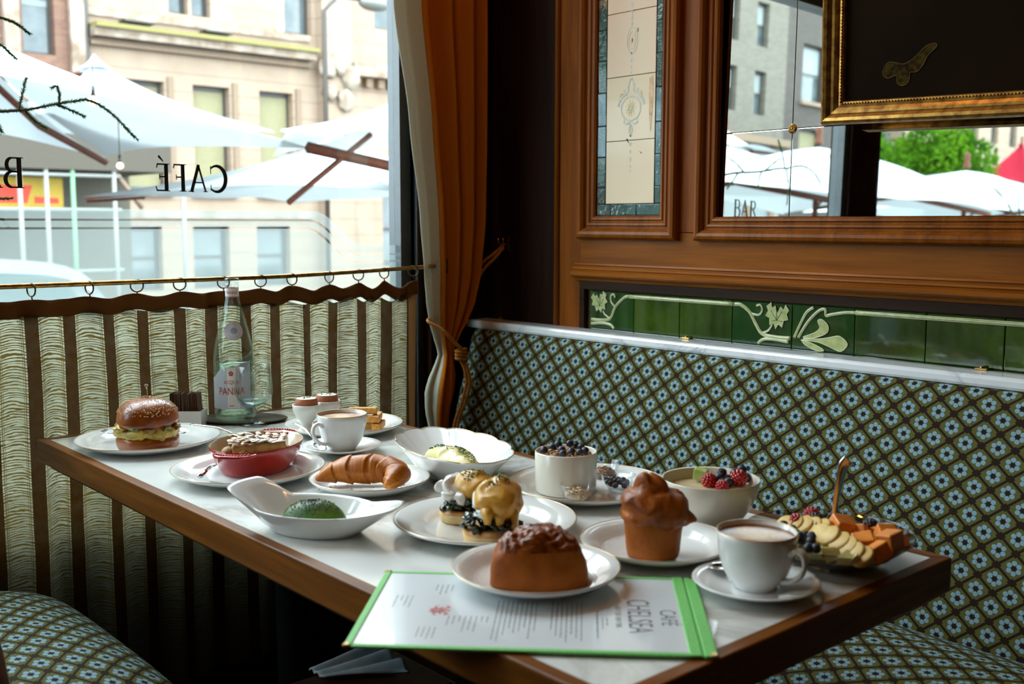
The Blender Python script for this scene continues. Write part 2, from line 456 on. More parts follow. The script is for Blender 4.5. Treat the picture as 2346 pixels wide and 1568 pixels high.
G().box((0.732, 0, 1.165), (0.802, 0.018, 2.9)).build('stile', M['wood'], wr)
g = G().box((0.420, 0, 1.085), (XE, 0.018, 1.167)); g.build('rail', M['woodx'], wr)
G().box((0.420, 0.006, 1.167), (0.732, 0.018, 2.9)).build('panel_back', M['wood'], wr)
# bead between corner panel and stile
G().tube([(0.331, -0.001, 0.905), (0.331, -0.001, 2.9)], 0.009, 10).build('bead', M['wood'], wr)
G().box((0.322, 0.004, 0.905), (0.340, 0.017, 2.9)).build('bead_bed', M['wood'], wr)
# moulding over the tiles
cp = [(1.086, 0.0), (1.084, 0.007), (1.080, 0.009), (1.077, 0.007), (1.075, 0.007), (1.073, 0.014), (1.069, 0.017), (1.066, 0.015), (1.065, 0.015), (1.062, 0.022), (1.058, 0.026),
      (1.053, 0.026), (1.049, 0.022), (1.046, 0.016), (1.045, 0.010), (1.038, 0.006), (1.037, 0.0)]
g = G(); n = len(cp); g.add([(0.405 + h * 0, -h, z) for z, h in cp] + [(XE, -h, z) for z, h in cp], [(i, n + i, n + i + 1, i + 1) for i in range(n - 1)] + [tuple(range(n))])
g.build('moulding', M['woodx'], wr)
G().box((0.420, -0.004, 0.90), (0.437, 0.018, 1.037)).build('tile_surround', M['darkwoodx'], wr)
G().box((0.437, -0.004, 1.016), (XE, 0.018, 1.037)).build('tile_surround', M['darkwoodx'], wr)

# green glazed tiles with cream relief
def tilemat(name, a, b, bp=0.12, bsc=26):
    t = NT(name); v = t.coord('Object')
    f = t.noise(9, v, 3.0)
    bs = t.bsdf(Base_Color=t.ramp(f, [(0.35, b), (0.65, a)]), Roughness=0.09, Coat_Weight=0.7, Coat_Roughness=0.03, Normal=t.bump(t.noise(bsc, v, 2.0), bp, 0.002))
    return t.end(bs)
M['tile'] = tilemat('green_glazed_tile', (0.034, 0.072, 0.004), (0.010, 0.028, 0.002))
M['tile2'] = tilemat('deep_green_tile', (0.010, 0.052, 0.007), (0.006, 0.030, 0.004))
M['cream'] = pbr('cream_relief_glaze', (0.47, 0.50, 0.24), 0.12, col2=(0.30, 0.36, 0.12), vs=60, coat=0.5)
M['creamedge'] = pbr('pale_relief_edge', (0.72, 0.70, 0.48), 0.15, coat=0.4)
M['grout'] = pbr('tile_grout', (0.16, 0.15, 0.06), 0.8)
G().box((0.437, 0.013, 0.90), (XE, 0.016, 1.018)).build('grout', M['grout'], wr)
joints = [0.4575 - 0.155 + 0.1] + []
xs = [0.455, 0.607, 0.755, 0.911, 1.072, 1.225, 1.381, 1.536, 1.690, 1.845, 2.0]
tiles = {}
for i in range(len(xs) - 1):
    m_ = M['tile2'] if i in (0, 3, 4) else M['tile']
    tiles[i] = G().box((xs[i] + 0.0008, 0.003, 0.915), (xs[i + 1] - 0.0008, 0.014, 1.0125), bev=0.0012).build('tile', m_, wr)
    G().box((xs[i] + 0.0008, 0.004, 0.902), (xs[i + 1] - 0.0008, 0.014, 0.9135), bev=0.001).build('tile', m_, wr)
def smoothpath(pts, k=5):
    out = []; P_ = [Vector(p) for p in pts]
    for i in range(len(P_) - 1):
        p0 = P_[max(i - 1, 0)]; p1 = P_[i]; p2 = P_[i + 1]; p3 = P_[min(i + 2, len(P_) - 1)]
        for j in range(k):
            t = j / k
            out.append(0.5 * ((2 * p1) + (p2 - p0) * t + (2 * p0 - 5 * p1 + 4 * p2 - p3) * t * t + (3 * p1 - p0 - 3 * p2 + p3) * t ** 3))
    out.append(P_[-1]); return out
def vine(pts, r, name='vine_relief', par=wr, y=0.0025):
    pp = smoothpath([(x, 0, z) for x, z in pts])
    G().tube([(p.x, y, p.z) for p in pp], r, 8, flat=1.0, up=(0, -1, 0)).build(name, M['cream'], par)
    for sgn in (1, -1):                                            # raised outline on both sides
        L, Rr = ribbon([(p.x, p.z) for p in pp], 2 * r * 1.0)
        q = L if sgn > 0 else Rr
        G().tube([(p.x, y - 0.001, p.y) for p in q], 0.0007, 5).build('relief_outline', M['creamedge'], par)
vine([(0.459, 0.937), (0.508, 0.938), (0.530, 0.947), (0.545, 0.975), (0.575, 1.000), (0.590, 1.0035)], 0.0032)
vine([(0.592, 1.0035), (0.76, 1.0035), (0.918, 1.0035)], 0.0038)
vine([(0.918, 1.0035), (0.936, 1.003), (0.960, 0.988), (0.978, 0.962), (0.996, 0.941), (1.033, 0.936), (1.070, 0.937)], 0.0034)
vine([(0.542, 0.976), (0.530, 0.987), (0.529, 1.003), (0.539, 1.006), (0.543, 0.998)], 0.0017)
vine([(0.965, 0.985), (0.985, 0.983), (0.994, 0.995), (0.988, 1.006), (0.978, 1.003)], 0.0017)
vine([(0.996, 0.943), (1.012, 0.950), (1.022, 0.965)], 0.0016)
vine([(0.525, 0.944), (0.508, 0.953), (0.501, 0.962)], 0.0016)
vine([(0.459, 0.926), (0.500, 0.930), (0.528, 0.927), (0.541, 0.918)], 0.0028)
vine([(0.985, 0.918), (1.000, 0.929), (1.03, 0.931), (1.065, 0.928)], 0.0028)
vine([(1.080, 0.940), (1.092, 0.966), (1.108, 0.996), (1.126, 1.009)], 0.0024)
vine([(1.090, 0.940), (1.112, 0.975), (1.138, 1.001), (1.154, 1.006), (1.157, 0.993), (1.17, 0.996), (1.20, 1.002), (1.226, 1.0035)], 0.0026)
vine([(1.226, 1.0035), (1.384, 1.0035), (1.571, 1.0035), (1.8, 1.0035), (2.0, 1.0035)], 0.0038)
def slab_xz(pts, h, name, mat, par, y=0.003):
    m_ = Matrix(((1, 0, 0, 0), (0, 0, -1, y), (0, 1, 0, 0), (0, 0, 0, 1)))
    return G().prism(pts, h, m_).build(name, mat, par)
def leafpoly(cx_, cz_, s, rot=0):
    pr = [(0, 0.2), (0.25, 0.75), (0.52, 0.55), (0.62, 0.95), (0.98, 0.60), (0.80, 0.30), (1.0, -0.10), (0.62, -0.22), (0.55, -0.75), (0.20, -0.55), (0, -0.95)]
    pts = pr + [(-x, z) for x, z in pr[::-1][1:-1]] + [(-0.0, 0.2)][:0]
    c, s_ = math.cos(rot), math.sin(rot)
    return [(cx_ + s * (x * c - z * s_), cz_ + s * (x * s_ + z * c)) for x, z in pts]
for cx_, cz_, s, r in ((0.490, 0.983, 0.028, 0.2), (1.034, 0.983, 0.030, -0.1)):
    lf = slab_xz(leafpoly(cx_, cz_, s, r), 0.0028, 'leaf_relief', M['cream'], wr)
    lp = leafpoly(cx_, cz_, s, r); 
    G().tube([(x, 0.0006, z) for x, z in lp + lp[:1]], 0.0008, 5).build('relief_outline', M['creamedge'], wr)
    for a in (0, 0.9, -0.9, 2.2, -2.2):
        G().tube([(cx_, 0, cz_ - s * 0.3), (cx_ + math.sin(a + r) * s * 0.6, 0, cz_ + math.cos(a) * s * 0.6)], 0.0006, 5).build('leaf_vein', M['tile'], wr)
for pts in ([(1.103, 0.943), (1.131, 0.954), (1.143, 0.966), (1.137, 0.980), (1.148, 0.984), (1.163, 0.972), (1.162, 0.957), (1.141, 0.946), (1.112, 0.939)],
            [(1.105, 0.940), (1.140, 0.941), (1.169, 0.947), (1.192, 0.951), (1.211, 0.936), (1.196, 0.919), (1.175, 0.924), (1.142, 0.934), (1.105, 0.936)],
            [(1.098, 0.936), (1.127, 0.930), (1.156, 0.918), (1.137, 0.915), (1.108, 0.926)]):
    pp = [(p.x, p.z) for p in smoothpath([(x, 0, z) for x, z in pts + pts[:1]], 3)][:-1]
    slab_xz(pp, 0.0026, 'petal_relief', M['cream'], wr)
    G().tube([(x, 0.0008, z) for x, z in pp + pp[:1]], 0.0009, 5).build('relief_outline', M['creamedge'], wr)

# ------------------------------------------------------------ tall glazed tile panel in its oak frame
tp = thing('tile_panel', 'tall oak-framed panel of pale painted tiles edged with green leaded glass', 'wall panel', (0, 0, 0))
ZT = 2.6
sweep_frame(0.476, 1.207, 0.693, ZT, [(d * 1.18, h) for d, h in PR], 'frame', M['wood'], tp)
G().box((0.470, 0.004, 1.200), (0.700, 0.006, ZT)).build('backing', M['black'], tp)
def cream_tile():
    t = NT('pale_painted_tile'); v = t.coord('Object')
    f = t.noise(5, v, 4.0); z = t.sep(v)[2]
    c = t.mix(t.M('MULTIPLY', f, 0.5), (0.80, 0.66, 0.44), (0.78, 0.56, 0.36))
    bs = t.bsdf(Base_Color=c, Roughness=0.2, Coat_Weight=0.4, Normal=t.bump(t.noise(120, v, 3.0), 0.05, 0.001)); return t.end(bs)
M['ctile'] = cream_tile()
M['ctile2'] = pbr('warm_reflection_tile', (0.84, 0.60, 0.42), 0.2, col2=(0.80, 0.66, 0.46), vs=5, coat=0.4)  # upper tiles: a warm reflection put into the tile colour
zj = [1.237, 1.394, 1.552, 1.708, 1.866, 2.023, 2.18, 2.34, ZT - 0.03]
for a, b in zip(zj, zj[1:]):
    G().box((0.509, -0.001, a + 0.0008), (0.670, 0.005, b - 0.0008), bev=0.0008).build('tile', M['ctile2'] if a > 1.45 else M['ctile'], tp)
M['leadglass'] = tilemat('green_leaded_glass', (0.030, 0.11, 0.085), (0.004, 0.022, 0.014), 0.9, 60)
M['leadglassblue'] = tilemat('blue_leaded_glass', (0.14, 0.27, 0.32), (0.02, 0.07, 0.06), 0.9, 60)
M['lead'] = pbr('lead_came', (0.05, 0.05, 0.045), 0.45, 0.6)
zl = [1.237, 1.279, 1.356, 1.434, 1.517, 1.597, 1.673, 1.75, 1.83, 1.91, 1.99, 2.07, 2.15, 2.23, 2.31, 2.4]
for i, (a, b) in enumerate(zip(zl, zl[1:])):
    for x0, x1 in ((0.479, 0.5065), (0.6725, 0.690)):
        m_ = M['leadglassblue'] if i in (2, 3) and x0 < 0.5 or i in (1, 2, 3) and x0 > 0.6 else M['leadglass']
        q = random.uniform(-0.0015, 0.0015)
        gg = G().box((x0, -0.001, a + 0.0012), (x1, 0.004, b - 0.0012), bev=0.001)
        gg.warp(lambda v: Vector((v.x, v.y + (v.z - (a + b) / 2) * q * 20, v.z))); gg.build('glass_piece', m_, tp)
for x0, x1 in ((0.479, 0.5255), (0.5275, 0.612), (0.614, 0.690)):
    G().box((x0, -0.001, 1.209), (x1, 0.004, 1.2355), bev=0.001).build('glass_piece', M['leadglass'], tp)
g = G()
for x in (0.508, 0.671): g.tube([(x, 0.0, 1.237), (x, 0.0, 2.4)], 0.0014, 6)
for z in zl: g.tube([(0.478, 0.0, z), (0.508, 0.0, z)], 0.0012, 6); g.tube([(0.671, 0.0, z), (0.691, 0.0, z)], 0.0012, 6)
g.tube([(0.478, 0, 1.236), (0.691, 0, 1.236)], 0.0013, 6)
for x in (0.5265, 0.613): g.tube([(x, 0, 1.208), (x, 0, 1.236)], 0.0012, 6)
g.build('lead_strips', M['lead'], tp)
M['pblue'] = pbr('faded_blue_paint', (0.46, 0.52, 0.46), 0.3, col2=(0.62, 0.60, 0.46), vs=150)
M['pyel'] = pbr('faded_yellow_paint', (0.62, 0.52, 0.12), 0.3, col2=(0.72, 0.62, 0.35), vs=150)
M['pred'] = pbr('rust_stain', (0.55, 0.27, 0.12), 0.5, col2=(0.76, 0.52, 0.32), vs=60)
def flat_xz(g, pts, y=-0.0016):
    g.add([(x, y, z) for x, z in pts], [tuple(range(len(pts)))])
def ringflat(g, cx_, cz_, rx, rz_, w_, y=-0.0016, n=40):
    o_ = [(cx_ + rx * math.cos(2 * PI * k / n), cz_ + rz_ * math.sin(2 * PI * k / n)) for k in range(n)]
    i_ = [(cx_ + (rx - w_) * math.cos(2 * PI * k / n), cz_ + (rz_ - w_) * math.sin(2 * PI * k / n)) for k in range(n)]
    g.add([(x, y, z) for x, z in o_ + i_], [(k, (k + 1) % n, n + (k + 1) % n, n + k) for k in range(n)])
gb, gy = G(), G()
ringflat(gb, 0.591, 1.472, 0.034, 0.0315, 0.004)
for k in range(12):
    a = 2 * PI * k / 12 + 0.2; c_, s_ = math.cos(a), math.sin(a)
    flat_xz(gy, [(0.591 + c_ * 0.006 - s_ * 0.0022, 1.472 + s_ * 0.006 + c_ * 0.0022), (0.591 + c_ * 0.022, 1.472 + s_ * 0.022), (0.591 + c_ * 0.006 + s_ * 0.0022, 1.472 + s_ * 0.006 - c_ * 0.0022)])
flat_xz(gb, arcpts(0.591, 1.472, 0.005, 0.006, 0, 342, 18), -0.0018)
for sx_ in (1, -1):                                               # crown scrolls, drops and swags
    X_ = lambda x: 0.591 + sx_ * x
    pp = [(X_(0.001), 1.545), (X_(0.010), 1.528), (X_(0.008), 1.515), (X_(0.020), 1.512), (X_(0.024), 1.520)]
    stroke(gb, pp, 0.005, Matrix(((1, 0, 0, 0), (0, 0, -1, -0.0016), (0, 1, 0, 0), (0, 0, 0, 1))))
    mm = Matrix(((1, 0, 0, 0), (0, 0, -1, -0.0017), (0, 1, 0, 0), (0, 0, 0, 1)))
    stroke(gb, arcpts(0.591, 1.472, 0.043 * sx_, 0.040, 10, 75, 10), 0.006, mm)
    stroke(gy, [(X_(0.016), 1.514), (X_(0.028), 1.510), (X_(0.036), 1.502), (X_(0.034), 1.512)], 0.003, mm)
    stroke(gb, [(X_(0.002), 1.438), (X_(0.014), 1.434), (X_(0.024), 1.438), (X_(0.020), 1.444)], 0.004, mm)
    stroke(gb, [(X_(0.001), 1.432), (X_(0.005), 1.420), (X_(0.0), 1.403)], 0.004, mm)
for z0_, z1_ in ((1.39, 1.378), (1.372, 1.36), (1.354, 1.34), (1.334, 1.326), (1.322, 1.316), (1.594, 1.583), (1.577, 1.568), (1.562, 1.556), (1.61, 1.60), (1.73, 1.718), (1.712, 1.70), (1.696, 1.684), (1.68, 1.672)):
    zc = (z0_ + z1_) / 2; flat_xz(gb, [(0.591, z0_), (0.5875, zc), (0.591, z1_), (0.5945, zc)])
ringflat(gb, 0.593, 1.637, 0.018, 0.032, 0.002)
ringflat(gb, 0.593, 1.637, 0.012, 0.022, 0.0015)
for k in range(8):
    a = 2 * PI * k / 8; flat_xz(gy, [(0.593 + 0.0015, 1.637), (0.593 + math.cos(a) * 0.005, 1.637 + math.sin(a) * 0.011), (0.593 - 0.0015, 1.638)])
gb.build('painted_scrolls', M['pblue'], tp)['kind'] = 'stuff'; gy.build('painted_rays', M['pyel'], tp)['kind'] = 'stuff'
g = G(); flat_xz(g, [(0.651, 1.54), (0.662, 1.545), (0.664, 1.50), (0.661, 1.45), (0.657, 1.41), (0.652, 1.44), (0.650, 1.49)]); g.build('rust_stain', M['pred'], tp)
for q_ in ([(0.576, 1.398), (0.583, 1.398), (0.586, 1.386)], [(0.620, 1.366), (0.630, 1.362), (0.629, 1.3595)], [(0.610, 1.655), (0.6125, 1.655), (0.613, 1.664), (0.611, 1.665)]):
    g = G(); flat_xz(g, q_); g.build('chip', M['lead'], tp)

# ------------------------------------------------------------ wall mirror, oak frame, four bevelled panes
mr = thing('wall_mirror', 'large oak-framed wall mirror of several panes with the street in it', 'mirror')
MX0, MZ0, MX1, MZ1 = 0.862, 1.203, 2.90, 2.75
sweep_frame(MX0, MZ0, MX1, MZ1, [(d * 1.1, h) for d, h in PR], 'frame', M['wood'], mr)
G().box((MX0 - 0.01, 0.052, MZ0 - 0.01), (MX1 + 0.01, 0.056, MZ1 + 0.01)).build('backing', M['black'], mr)
def mirrormat():
    t = NT('silvered_glass'); bs = t.bsdf(Base_Color=(0.86, 0.88, 0.86), Metallic=1.0, Roughness=0.012); return t.end(bs)
M['mirror'] = mirrormat()
MT = T(0, 0.010, 1.2) @ Matrix.Rotation(-0.02, 4, 'X') @ T(0, 0, -1.2)
for (x0, x1) in ((MX0, 1.0505), (1.0515, 2.711), (2.712, MX1)):
    for (z0, z1) in ((MZ0, 1.3935), (1.3945, 2.56), (2.561, MZ1)):
        b = 0.0010; d = 0.0005
        vs = [(x0, d, z0), (x1, d, z0), (x1, d, z1), (x0, d, z1), (x0 + b, 0, z0 + b), (x1 - b, 0, z0 + b), (x1 - b, 0, z1 - b), (x0 + b, 0, z1 - b), (x0, 0.003, z0), (x1, 0.003, z0), (x1, 0.003, z1), (x0, 0.003, z1)]
        fs = [(4, 5, 6, 7), (0, 1, 5, 4), (1, 2, 6, 5), (2, 3, 7, 6), (3, 0, 4, 7), (8, 9, 1, 0), (9, 10, 2, 1), (10, 11, 3, 2), (11, 8, 0, 3), (11, 10, 9, 8)]
        G().add([MT @ Vector(v) for v in vs], fs).build('mirror_pane', M['mirror'], mr)
for x, z in ((1.051, 1.394), (2.7115, 1.394)):
    g = G()
    m_ = MT @ T(x, 0, z) @ Matrix.Rotation(PI / 2, 4, 'X')
    g.lathe([(0.0, 0.005), (0.0025, 0.005), (0.003, 0.003), (0.0035, 0.0035)], 16, m_)
    for k in range(12):
        a = 2 * PI * k / 12
        g.ball((0, 0, 0), 0.0032, 0.0016, 0.0022, 2, m_ @ Matrix.Rotation(a, 4, 'Z') @ T(0.0062, 0, 0.0018))
    g.lathe([(0.0, 0.0015), (0.0105, 0.0015), (0.0110, 0.0006), (0.0105, 0.0), (0, 0)], 24, m_)
    g.build('rosette', M['brass'], mr)

# ------------------------------------------------------------ painting hanging over the mirror
pt = thing('painting', 'gilt-framed dark painting with a pale patch, hung over the mirror', 'painting', (1.180, -0.062, 1.388), rot=(0.075, math.radians(1.6), 0))
W_, H_ = 1.2, 0.9
# local: x to the right, z up, y=0 is the frame's front foot; frame 46 mm wide
FP = [(0.0, 0.004), (0.002, 0.010), (0.006, 0.012), (0.011, 0.011), (0.013, 0.013), (0.019, 0.017), (0.024, 0.018), (0.026, 0.017), (0.027, 0.019), (0.032, 0.024), (0.038, 0.026), (0.043, 0.023), (0.046, 0.014), (0.046, -0.012)]
fr = sweep_frame(0.046, 0.046, W_ - 0.046, H_ - 0.046, FP, 'frame', M['gold'], pt)
g = G()
for k in range(176): g.ball((0.0445 + k * 0.0063, -0.0125, 0.0405), 0.0023, sub=1)
for k in range(130): g.ball((0.0405, -0.0125, 0.0445 + k * 0.0063), 0.0023, sub=1)
bd = g.build('bead_row', M['gold'], pt); bd['kind'] = 'stuff'
def canvas_mat():
    t = NT('dark_varnished_canvas'); v = t.coord('Object')
    f = t.noise(3.0, v, 5.0); w1 = t.noise(260, v, 1.0)
    c = t.ramp(f, [(0.3, (0.006, 0.0035, 0.0015)), (0.7, (0.016, 0.008, 0.003))])
    return t.end(t.bsdf(Base_Color=c, Roughness=0.8, Specular_IOR_Level=0.03, Normal=t.bump(w1, 0.15, 0.001)))
M['canvas'] = canvas_mat()
G().box((0.040, -0.003, 0.040), (W_ - 0.04, 0.004, H_ - 0.04)).build('canvas', M['canvas'], pt)
M['patch'] = pbr('worn_varnish_patch', (0.060, 0.036, 0.006), 0.9, col2=(0.012, 0.007, 0.002), spec=0.05, vs=130, detail=6)
pts = [(0.126, 0.098), (0.136, 0.113), (0.152, 0.112), (0.166, 0.108), (0.182, 0.113), (0.197, 0.124), (0.212, 0.137), (0.228, 0.141), (0.234, 0.135), (0.218, 0.122), (0.208, 0.104), (0.196, 0.092), (0.182, 0.091), (0.181, 0.076), (0.170, 0.068), (0.157, 0.073), (0.154, 0.088), (0.138, 0.084), (0.128, 0.089)]
pp = smoothpath([(x, 0, z) for x, z in pts + pts[:1]], 3)[:-1]
G().add([(p.x, -0.0036, p.z) for p in pp], [tuple(range(len(pp)))]).build('pale_patch', M['patch'], pt)
G().tube([(p.x, -0.0036, p.z) for p in pp + pp[:1]], 0.0008, 5).build('patch_outline', pbr('ochre_patch_edge', (0.13, 0.085, 0.018), 0.8, spec=0.1), pt)
# ------------------------------------------------------------ street outside
GZ = -0.90
M['asphalt'] = pbr('asphalt', (0.070, 0.070, 0.070), 0.9)
M['sidewalk'] = pbr('sidewalk_concrete', (0.140, 0.133, 0.119), 0.9)
tag(G().box((-60, -90, GZ - 0.2), (-0.15, 60, GZ - 0.12)).build('road', M['asphalt']), kind='structure')
tag(G().box((-7.2, -90, GZ - 0.12), (-0.15, 60, GZ)).build('sidewalk', M['sidewalk']), kind='structure')
tag(G().box((-30, -90, GZ - 0.12), (-18.0, 60, GZ)).build('sidewalk', M['sidewalk']), kind='structure')
tag(G().box((-0.14, -9, GZ - 0.1), (-0.10, 0.15, 0.0)).build('wall_plinth', M['darkwood']), kind='structure')
def stone(name, a, b, course=0.42, rough=0.85, joint=0.55):
    t = NT(name); v = t.coord('Object')
    x, y, z = t.sep(v)
    f = t.noise(1.6, v, 5.0)
    fz = t.M('FRACT', t.M('DIVIDE', z, course))
    j = t.M('LESS_THAN', fz, 0.07)
    c = t.ramp(f, [(0.3, b), (0.7, a)])
    c = t.mix(t.M('MULTIPLY', j, joint), c, tuple(q * 0.5 for q in b))
    return t.end(t.bsdf(Base_Color=c, Roughness=rough))
def brick(name, a, b, mortar, sc_=1.0):
    t = NT(name); v = t.coord('Object', (1, 1, 1)); s = t.sep(v)
    cb = t.n('ShaderNodeCombineXYZ', {0: s[1], 1: s[2], 2: 0.0}).outputs[0]
    bt = t.n('ShaderNodeTexBrick', {'Vector': cb, 'Color1': a, 'Color2': b, 'Mortar': mortar, 'Scale': 4.4 / sc_, 'Mortar Size': 0.02, 'Brick Width': 0.95, 'Row Height': 0.32})
    return t.end(t.bsdf(Base_Color=bt.outputs['Color'], Roughness=0.9))
M['lime'] = stone('pale_limestone', (0.235, 0.172, 0.124), (0.200, 0.142, 0.098))
M['lime2'] = pbr('carved_limestone', (0.264, 0.216, 0.168), 0.85, col2=(0.132, 0.090, 0.060), vs=2.5)
M['copper'] = pbr('mossy_cornice_top', (0.161, 0.136, 0.037), 0.8)
M['corn'] = pbr('cornice_dark_stone', (0.168, 0.114, 0.072), 0.8)  # darker stone tone for cornices, jambs, sills and pilasters
M['brick1'] = brick('red_brown_brick', (0.143, 0.074, 0.046), (0.105, 0.046, 0.031), (0.136, 0.099, 0.074))
M['brick2'] = brick('buff_brick', (0.099, 0.090, 0.068), (0.074, 0.065, 0.050), (0.093, 0.084, 0.065))
M['brick3'] = brick('dark_brick', (0.046, 0.036, 0.028), (0.031, 0.024, 0.019), (0.043, 0.037, 0.031))
M['winframe'] = pbr('dark_window_frame', (0.028, 0.022, 0.016), 0.5)
M['blind'] = pbr('yellowish_blind', (0.186, 0.167, 0.087), 0.8)
M['blindw'] = pbr('white_blind', (0.186, 0.211, 0.211), 0.8)
M['pane'] = pbr('reflecting_far_pane', (0.077, 0.095, 0.098), 0.06, col2=(0.035, 0.049, 0.052), vs=2.0)
def facade(name, label, x, y0, y1, z0, z1, holes, mat, th=0.35, blinds=None):
    o = holewall(x, 'y', y0, y1, z0, z1, holes, th, name, mat)
    tag(o, label, 'building')
    G().box((x - 6, y0, z0), (x - th - 0.01, y1, z1)).build('body', mat, o)
    for i, (a, b, c, d) in enumerate(holes):
        w = 0.07; xx = x - 0.22
        g = G().box((xx - 0.06, a, c), (xx, a + w, d)).box((xx - 0.06, b - w, c), (xx, b, d)).box((xx - 0.06, a + w, c), (xx, b - w, c + w)).box((xx - 0.06, a + w, d - w * 1.6), (xx, b - w, d))
        g.box((xx - 0.05, a + w, (c + d) / 2 - 0.04), (xx + 0.01, b - w, (c + d) / 2 + 0.04))
        fr = g.build('window', M['winframe'], o)
        G().box((xx - 0.05, a + w, c + w), (xx - 0.03, b - w, d - w)).build('pane', M['pane'], fr)
        bl = (blinds[i] if blinds else None)
        if bl:
            G().box((xx - 0.025, a + w, d - w - (d - c) * bl[0]), (xx - 0.012, b - w, d - w * 1.2)).build('blind', M[bl[1]], fr)
    return o
XF = -21.6
holes = []; bl = []
for y in (7.62, 9.25, 10.98): holes.append((y, y + 0.93, 1.9, 4.40)); bl.append((0.93, 'blind'))
for y in (7.45, 9.15, 10.82): holes.append((y, y + 0.93, -0.4, 1.09)); bl.append(None)
for y in (8.72, 9.28): holes.append((y, y + 0.48, 5.98, 8.2)); bl.append((0.5, 'blindw'))
holes.append((11.72, 12.50, 5.88, 8.2)); bl.append((0.5, 'blindw'))
lime = facade('limestone_building', 'pale limestone building with a mossy cornice opposite the café window', XF, 6.86, 12.62, GZ, 12.0, holes, M['lime'], blinds=bl)
g = G().box((XF, 6.86, 5.40), (XF + 0.55, 12.4, 5.50)); g.build('cornice_top', M['copper'], lime)
G().box((XF, 6.86, 5.22), (XF + 0.42, 12.38, 5.40)).build('cornice', M['lime2'], lime)
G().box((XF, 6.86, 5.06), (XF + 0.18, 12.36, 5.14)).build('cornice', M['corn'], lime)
G().box((XF, 6.86, 5.70), (XF + 0.08, 12.4, 5.86)).build('sill_course', M['lime2'], lime)
G().box((XF, 6.86, 1.28), (XF + 0.10, 12.4, 1.45)).build('sill_course', M['lime2'], lime)
for y in (7.62, 9.25, 10.98):
    G().box((XF, y - 0.12, 1.78), (XF + 0.12, y + 1.05, 1.90)).build('window_sill', M['lime2'], lime)
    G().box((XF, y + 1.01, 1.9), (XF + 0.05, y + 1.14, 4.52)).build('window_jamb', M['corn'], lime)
for y in (7.5, 9.4):
    G().box((XF + 0.1, y, 5.58), (XF + 0.5, y + 0.7, 5.62)).build('cornice_grille', M['winframe'], lime)
# carved pier at the corner
pier = tag(G().box((XF + 0.0, 12.62, GZ), (XF + 0.30, 13.5, 12.0)).build('carved_pier', M['lime']), 'pale carved stone pier with scroll brackets between two façades', 'pier')
for k, (y, z, r) in enumerate(((12.75, 5.1, 0.26), (13.1, 5.2, 0.30), (13.4, 4.9, 0.28), (12.8, 4.5, 0.2), (13.25, 4.3, 0.26), (13.35, 3.6, 0.24), (13.2, 3.0, 0.22))):
    G().ball((XF + 0.32, y, z), 0.2, r, r * 1.1, 3).rough(0.06, 7, k).build('scroll_bracket', M['lime2'], pier)
holes = [(14.4, 15.2, 6.3, 8.6), (16.4, 17.3, 6.3, 8.6), (14.6, 15.5, 0.0, 2.0), (17.0, 17.9, 0.0, 2.0), (15.9, 16.5, 0.3, 1.9)]
rb = facade('dentil_building', 'pale stone building with dentil cornice beside the drape', XF, 13.52, 26, GZ, 12.0, holes, M['lime'], blinds=[(0.4, 'blindw')] * 2 + [None] * 3)
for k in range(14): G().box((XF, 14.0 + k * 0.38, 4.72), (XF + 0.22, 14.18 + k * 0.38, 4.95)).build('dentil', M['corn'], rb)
G().box((XF, 13.5, 4.97), (XF + 0.42, 26, 5.30)).build('cornice', M['lime2'], rb)
holes = [(5.5, 6.16, 4.75, 7.2), (3.6, 4.3, 4.75, 7.2), (1.4, 2.1, 4.75, 7.2)]
bb = facade('brick_building', 'red-brown brick building at the far left of the window view', XF - 0.02, -9.0, 6.70, GZ, 12.0, holes, M['brick1'], blinds=[(0.55, 'blindw')] * 3)
G().tube([(XF + 0.12, 6.78, -0.5), (XF + 0.12, 6.78, 9)], 0.06, 8).build('downpipe', M['winframe'], bb)
for y in (5.1, 6.45): G().box((XF, y, GZ), (XF + 0.16, y + 0.3, 9.5)).build('pilaster', M['lime2'], bb)
# buildings that show in the mirror
holes = []; bl = []
for z in (5.5, 8.0):
    for y in (-29.95, -31.75): holes.append((y, y + 0.72, z + 0.95, z + 2.55)); bl.append((0.45, 'blindw'))
holes.append((-31.9, -31.0, 1.6, 3.4)); bl.append(None)
m1 = facade('buff_brick_building', 'buff brick building reflected in the left strip of the mirror', XF, -33.0, -24.0, GZ, 11.6, holes, M['brick2'], blinds=bl)
G().box((XF, -33.0, 5.35), (XF + 0.4, -24.0, 5.62)).build('shop_cornice', M['corn'], m1)
for y in (-31.0, -32.5, -29.3): G().box((XF, y, GZ), (XF + 0.15, y + 0.3, 5.35)).build('shop_pilaster', M['corn'], m1)
G().box((XF, -32.9, GZ), (XF + 0.05, -24, 5.35)).build('shop_front', M['blindw'], m1)
holes = [(-35.6, -34.1, 7.3, 9.5), (-35.6, -34.1, 3.9, 6.25), (-38.5, -37.0, 7.3, 9.5), (-38.5, -37.0, 3.9, 6.25), (-35.8, -34.0, 0, 2.2)]
m2 = facade('dark_brick_building', 'dark brick building with tall bright sash windows reflected beside the painting', XF, -41.0, -33.0, GZ, 10.9, holes, M['brick3'], blinds=[(0.5, 'blindw'), (0.8, 'blind'), (0.5, 'blindw'), (0.8, 'blind'), None])
for y0, z in ((-35.75, 3.75), (-35.75, 7.15)): G().box((XF, y0, z), (XF + 0.15, y0 + 1.8, z + 0.15)).build('window_sill', M['corn'], m2)
holes = [(-47.0 - k * 2.2, -46.2 - k * 2.2, 7.4, 9.2) for k in range(6)]
m3 = facade('pale_far_building', 'pale far building above the treetop in the mirror', XF - 1, -62, -44, GZ, 10.5, holes, M['lime'])

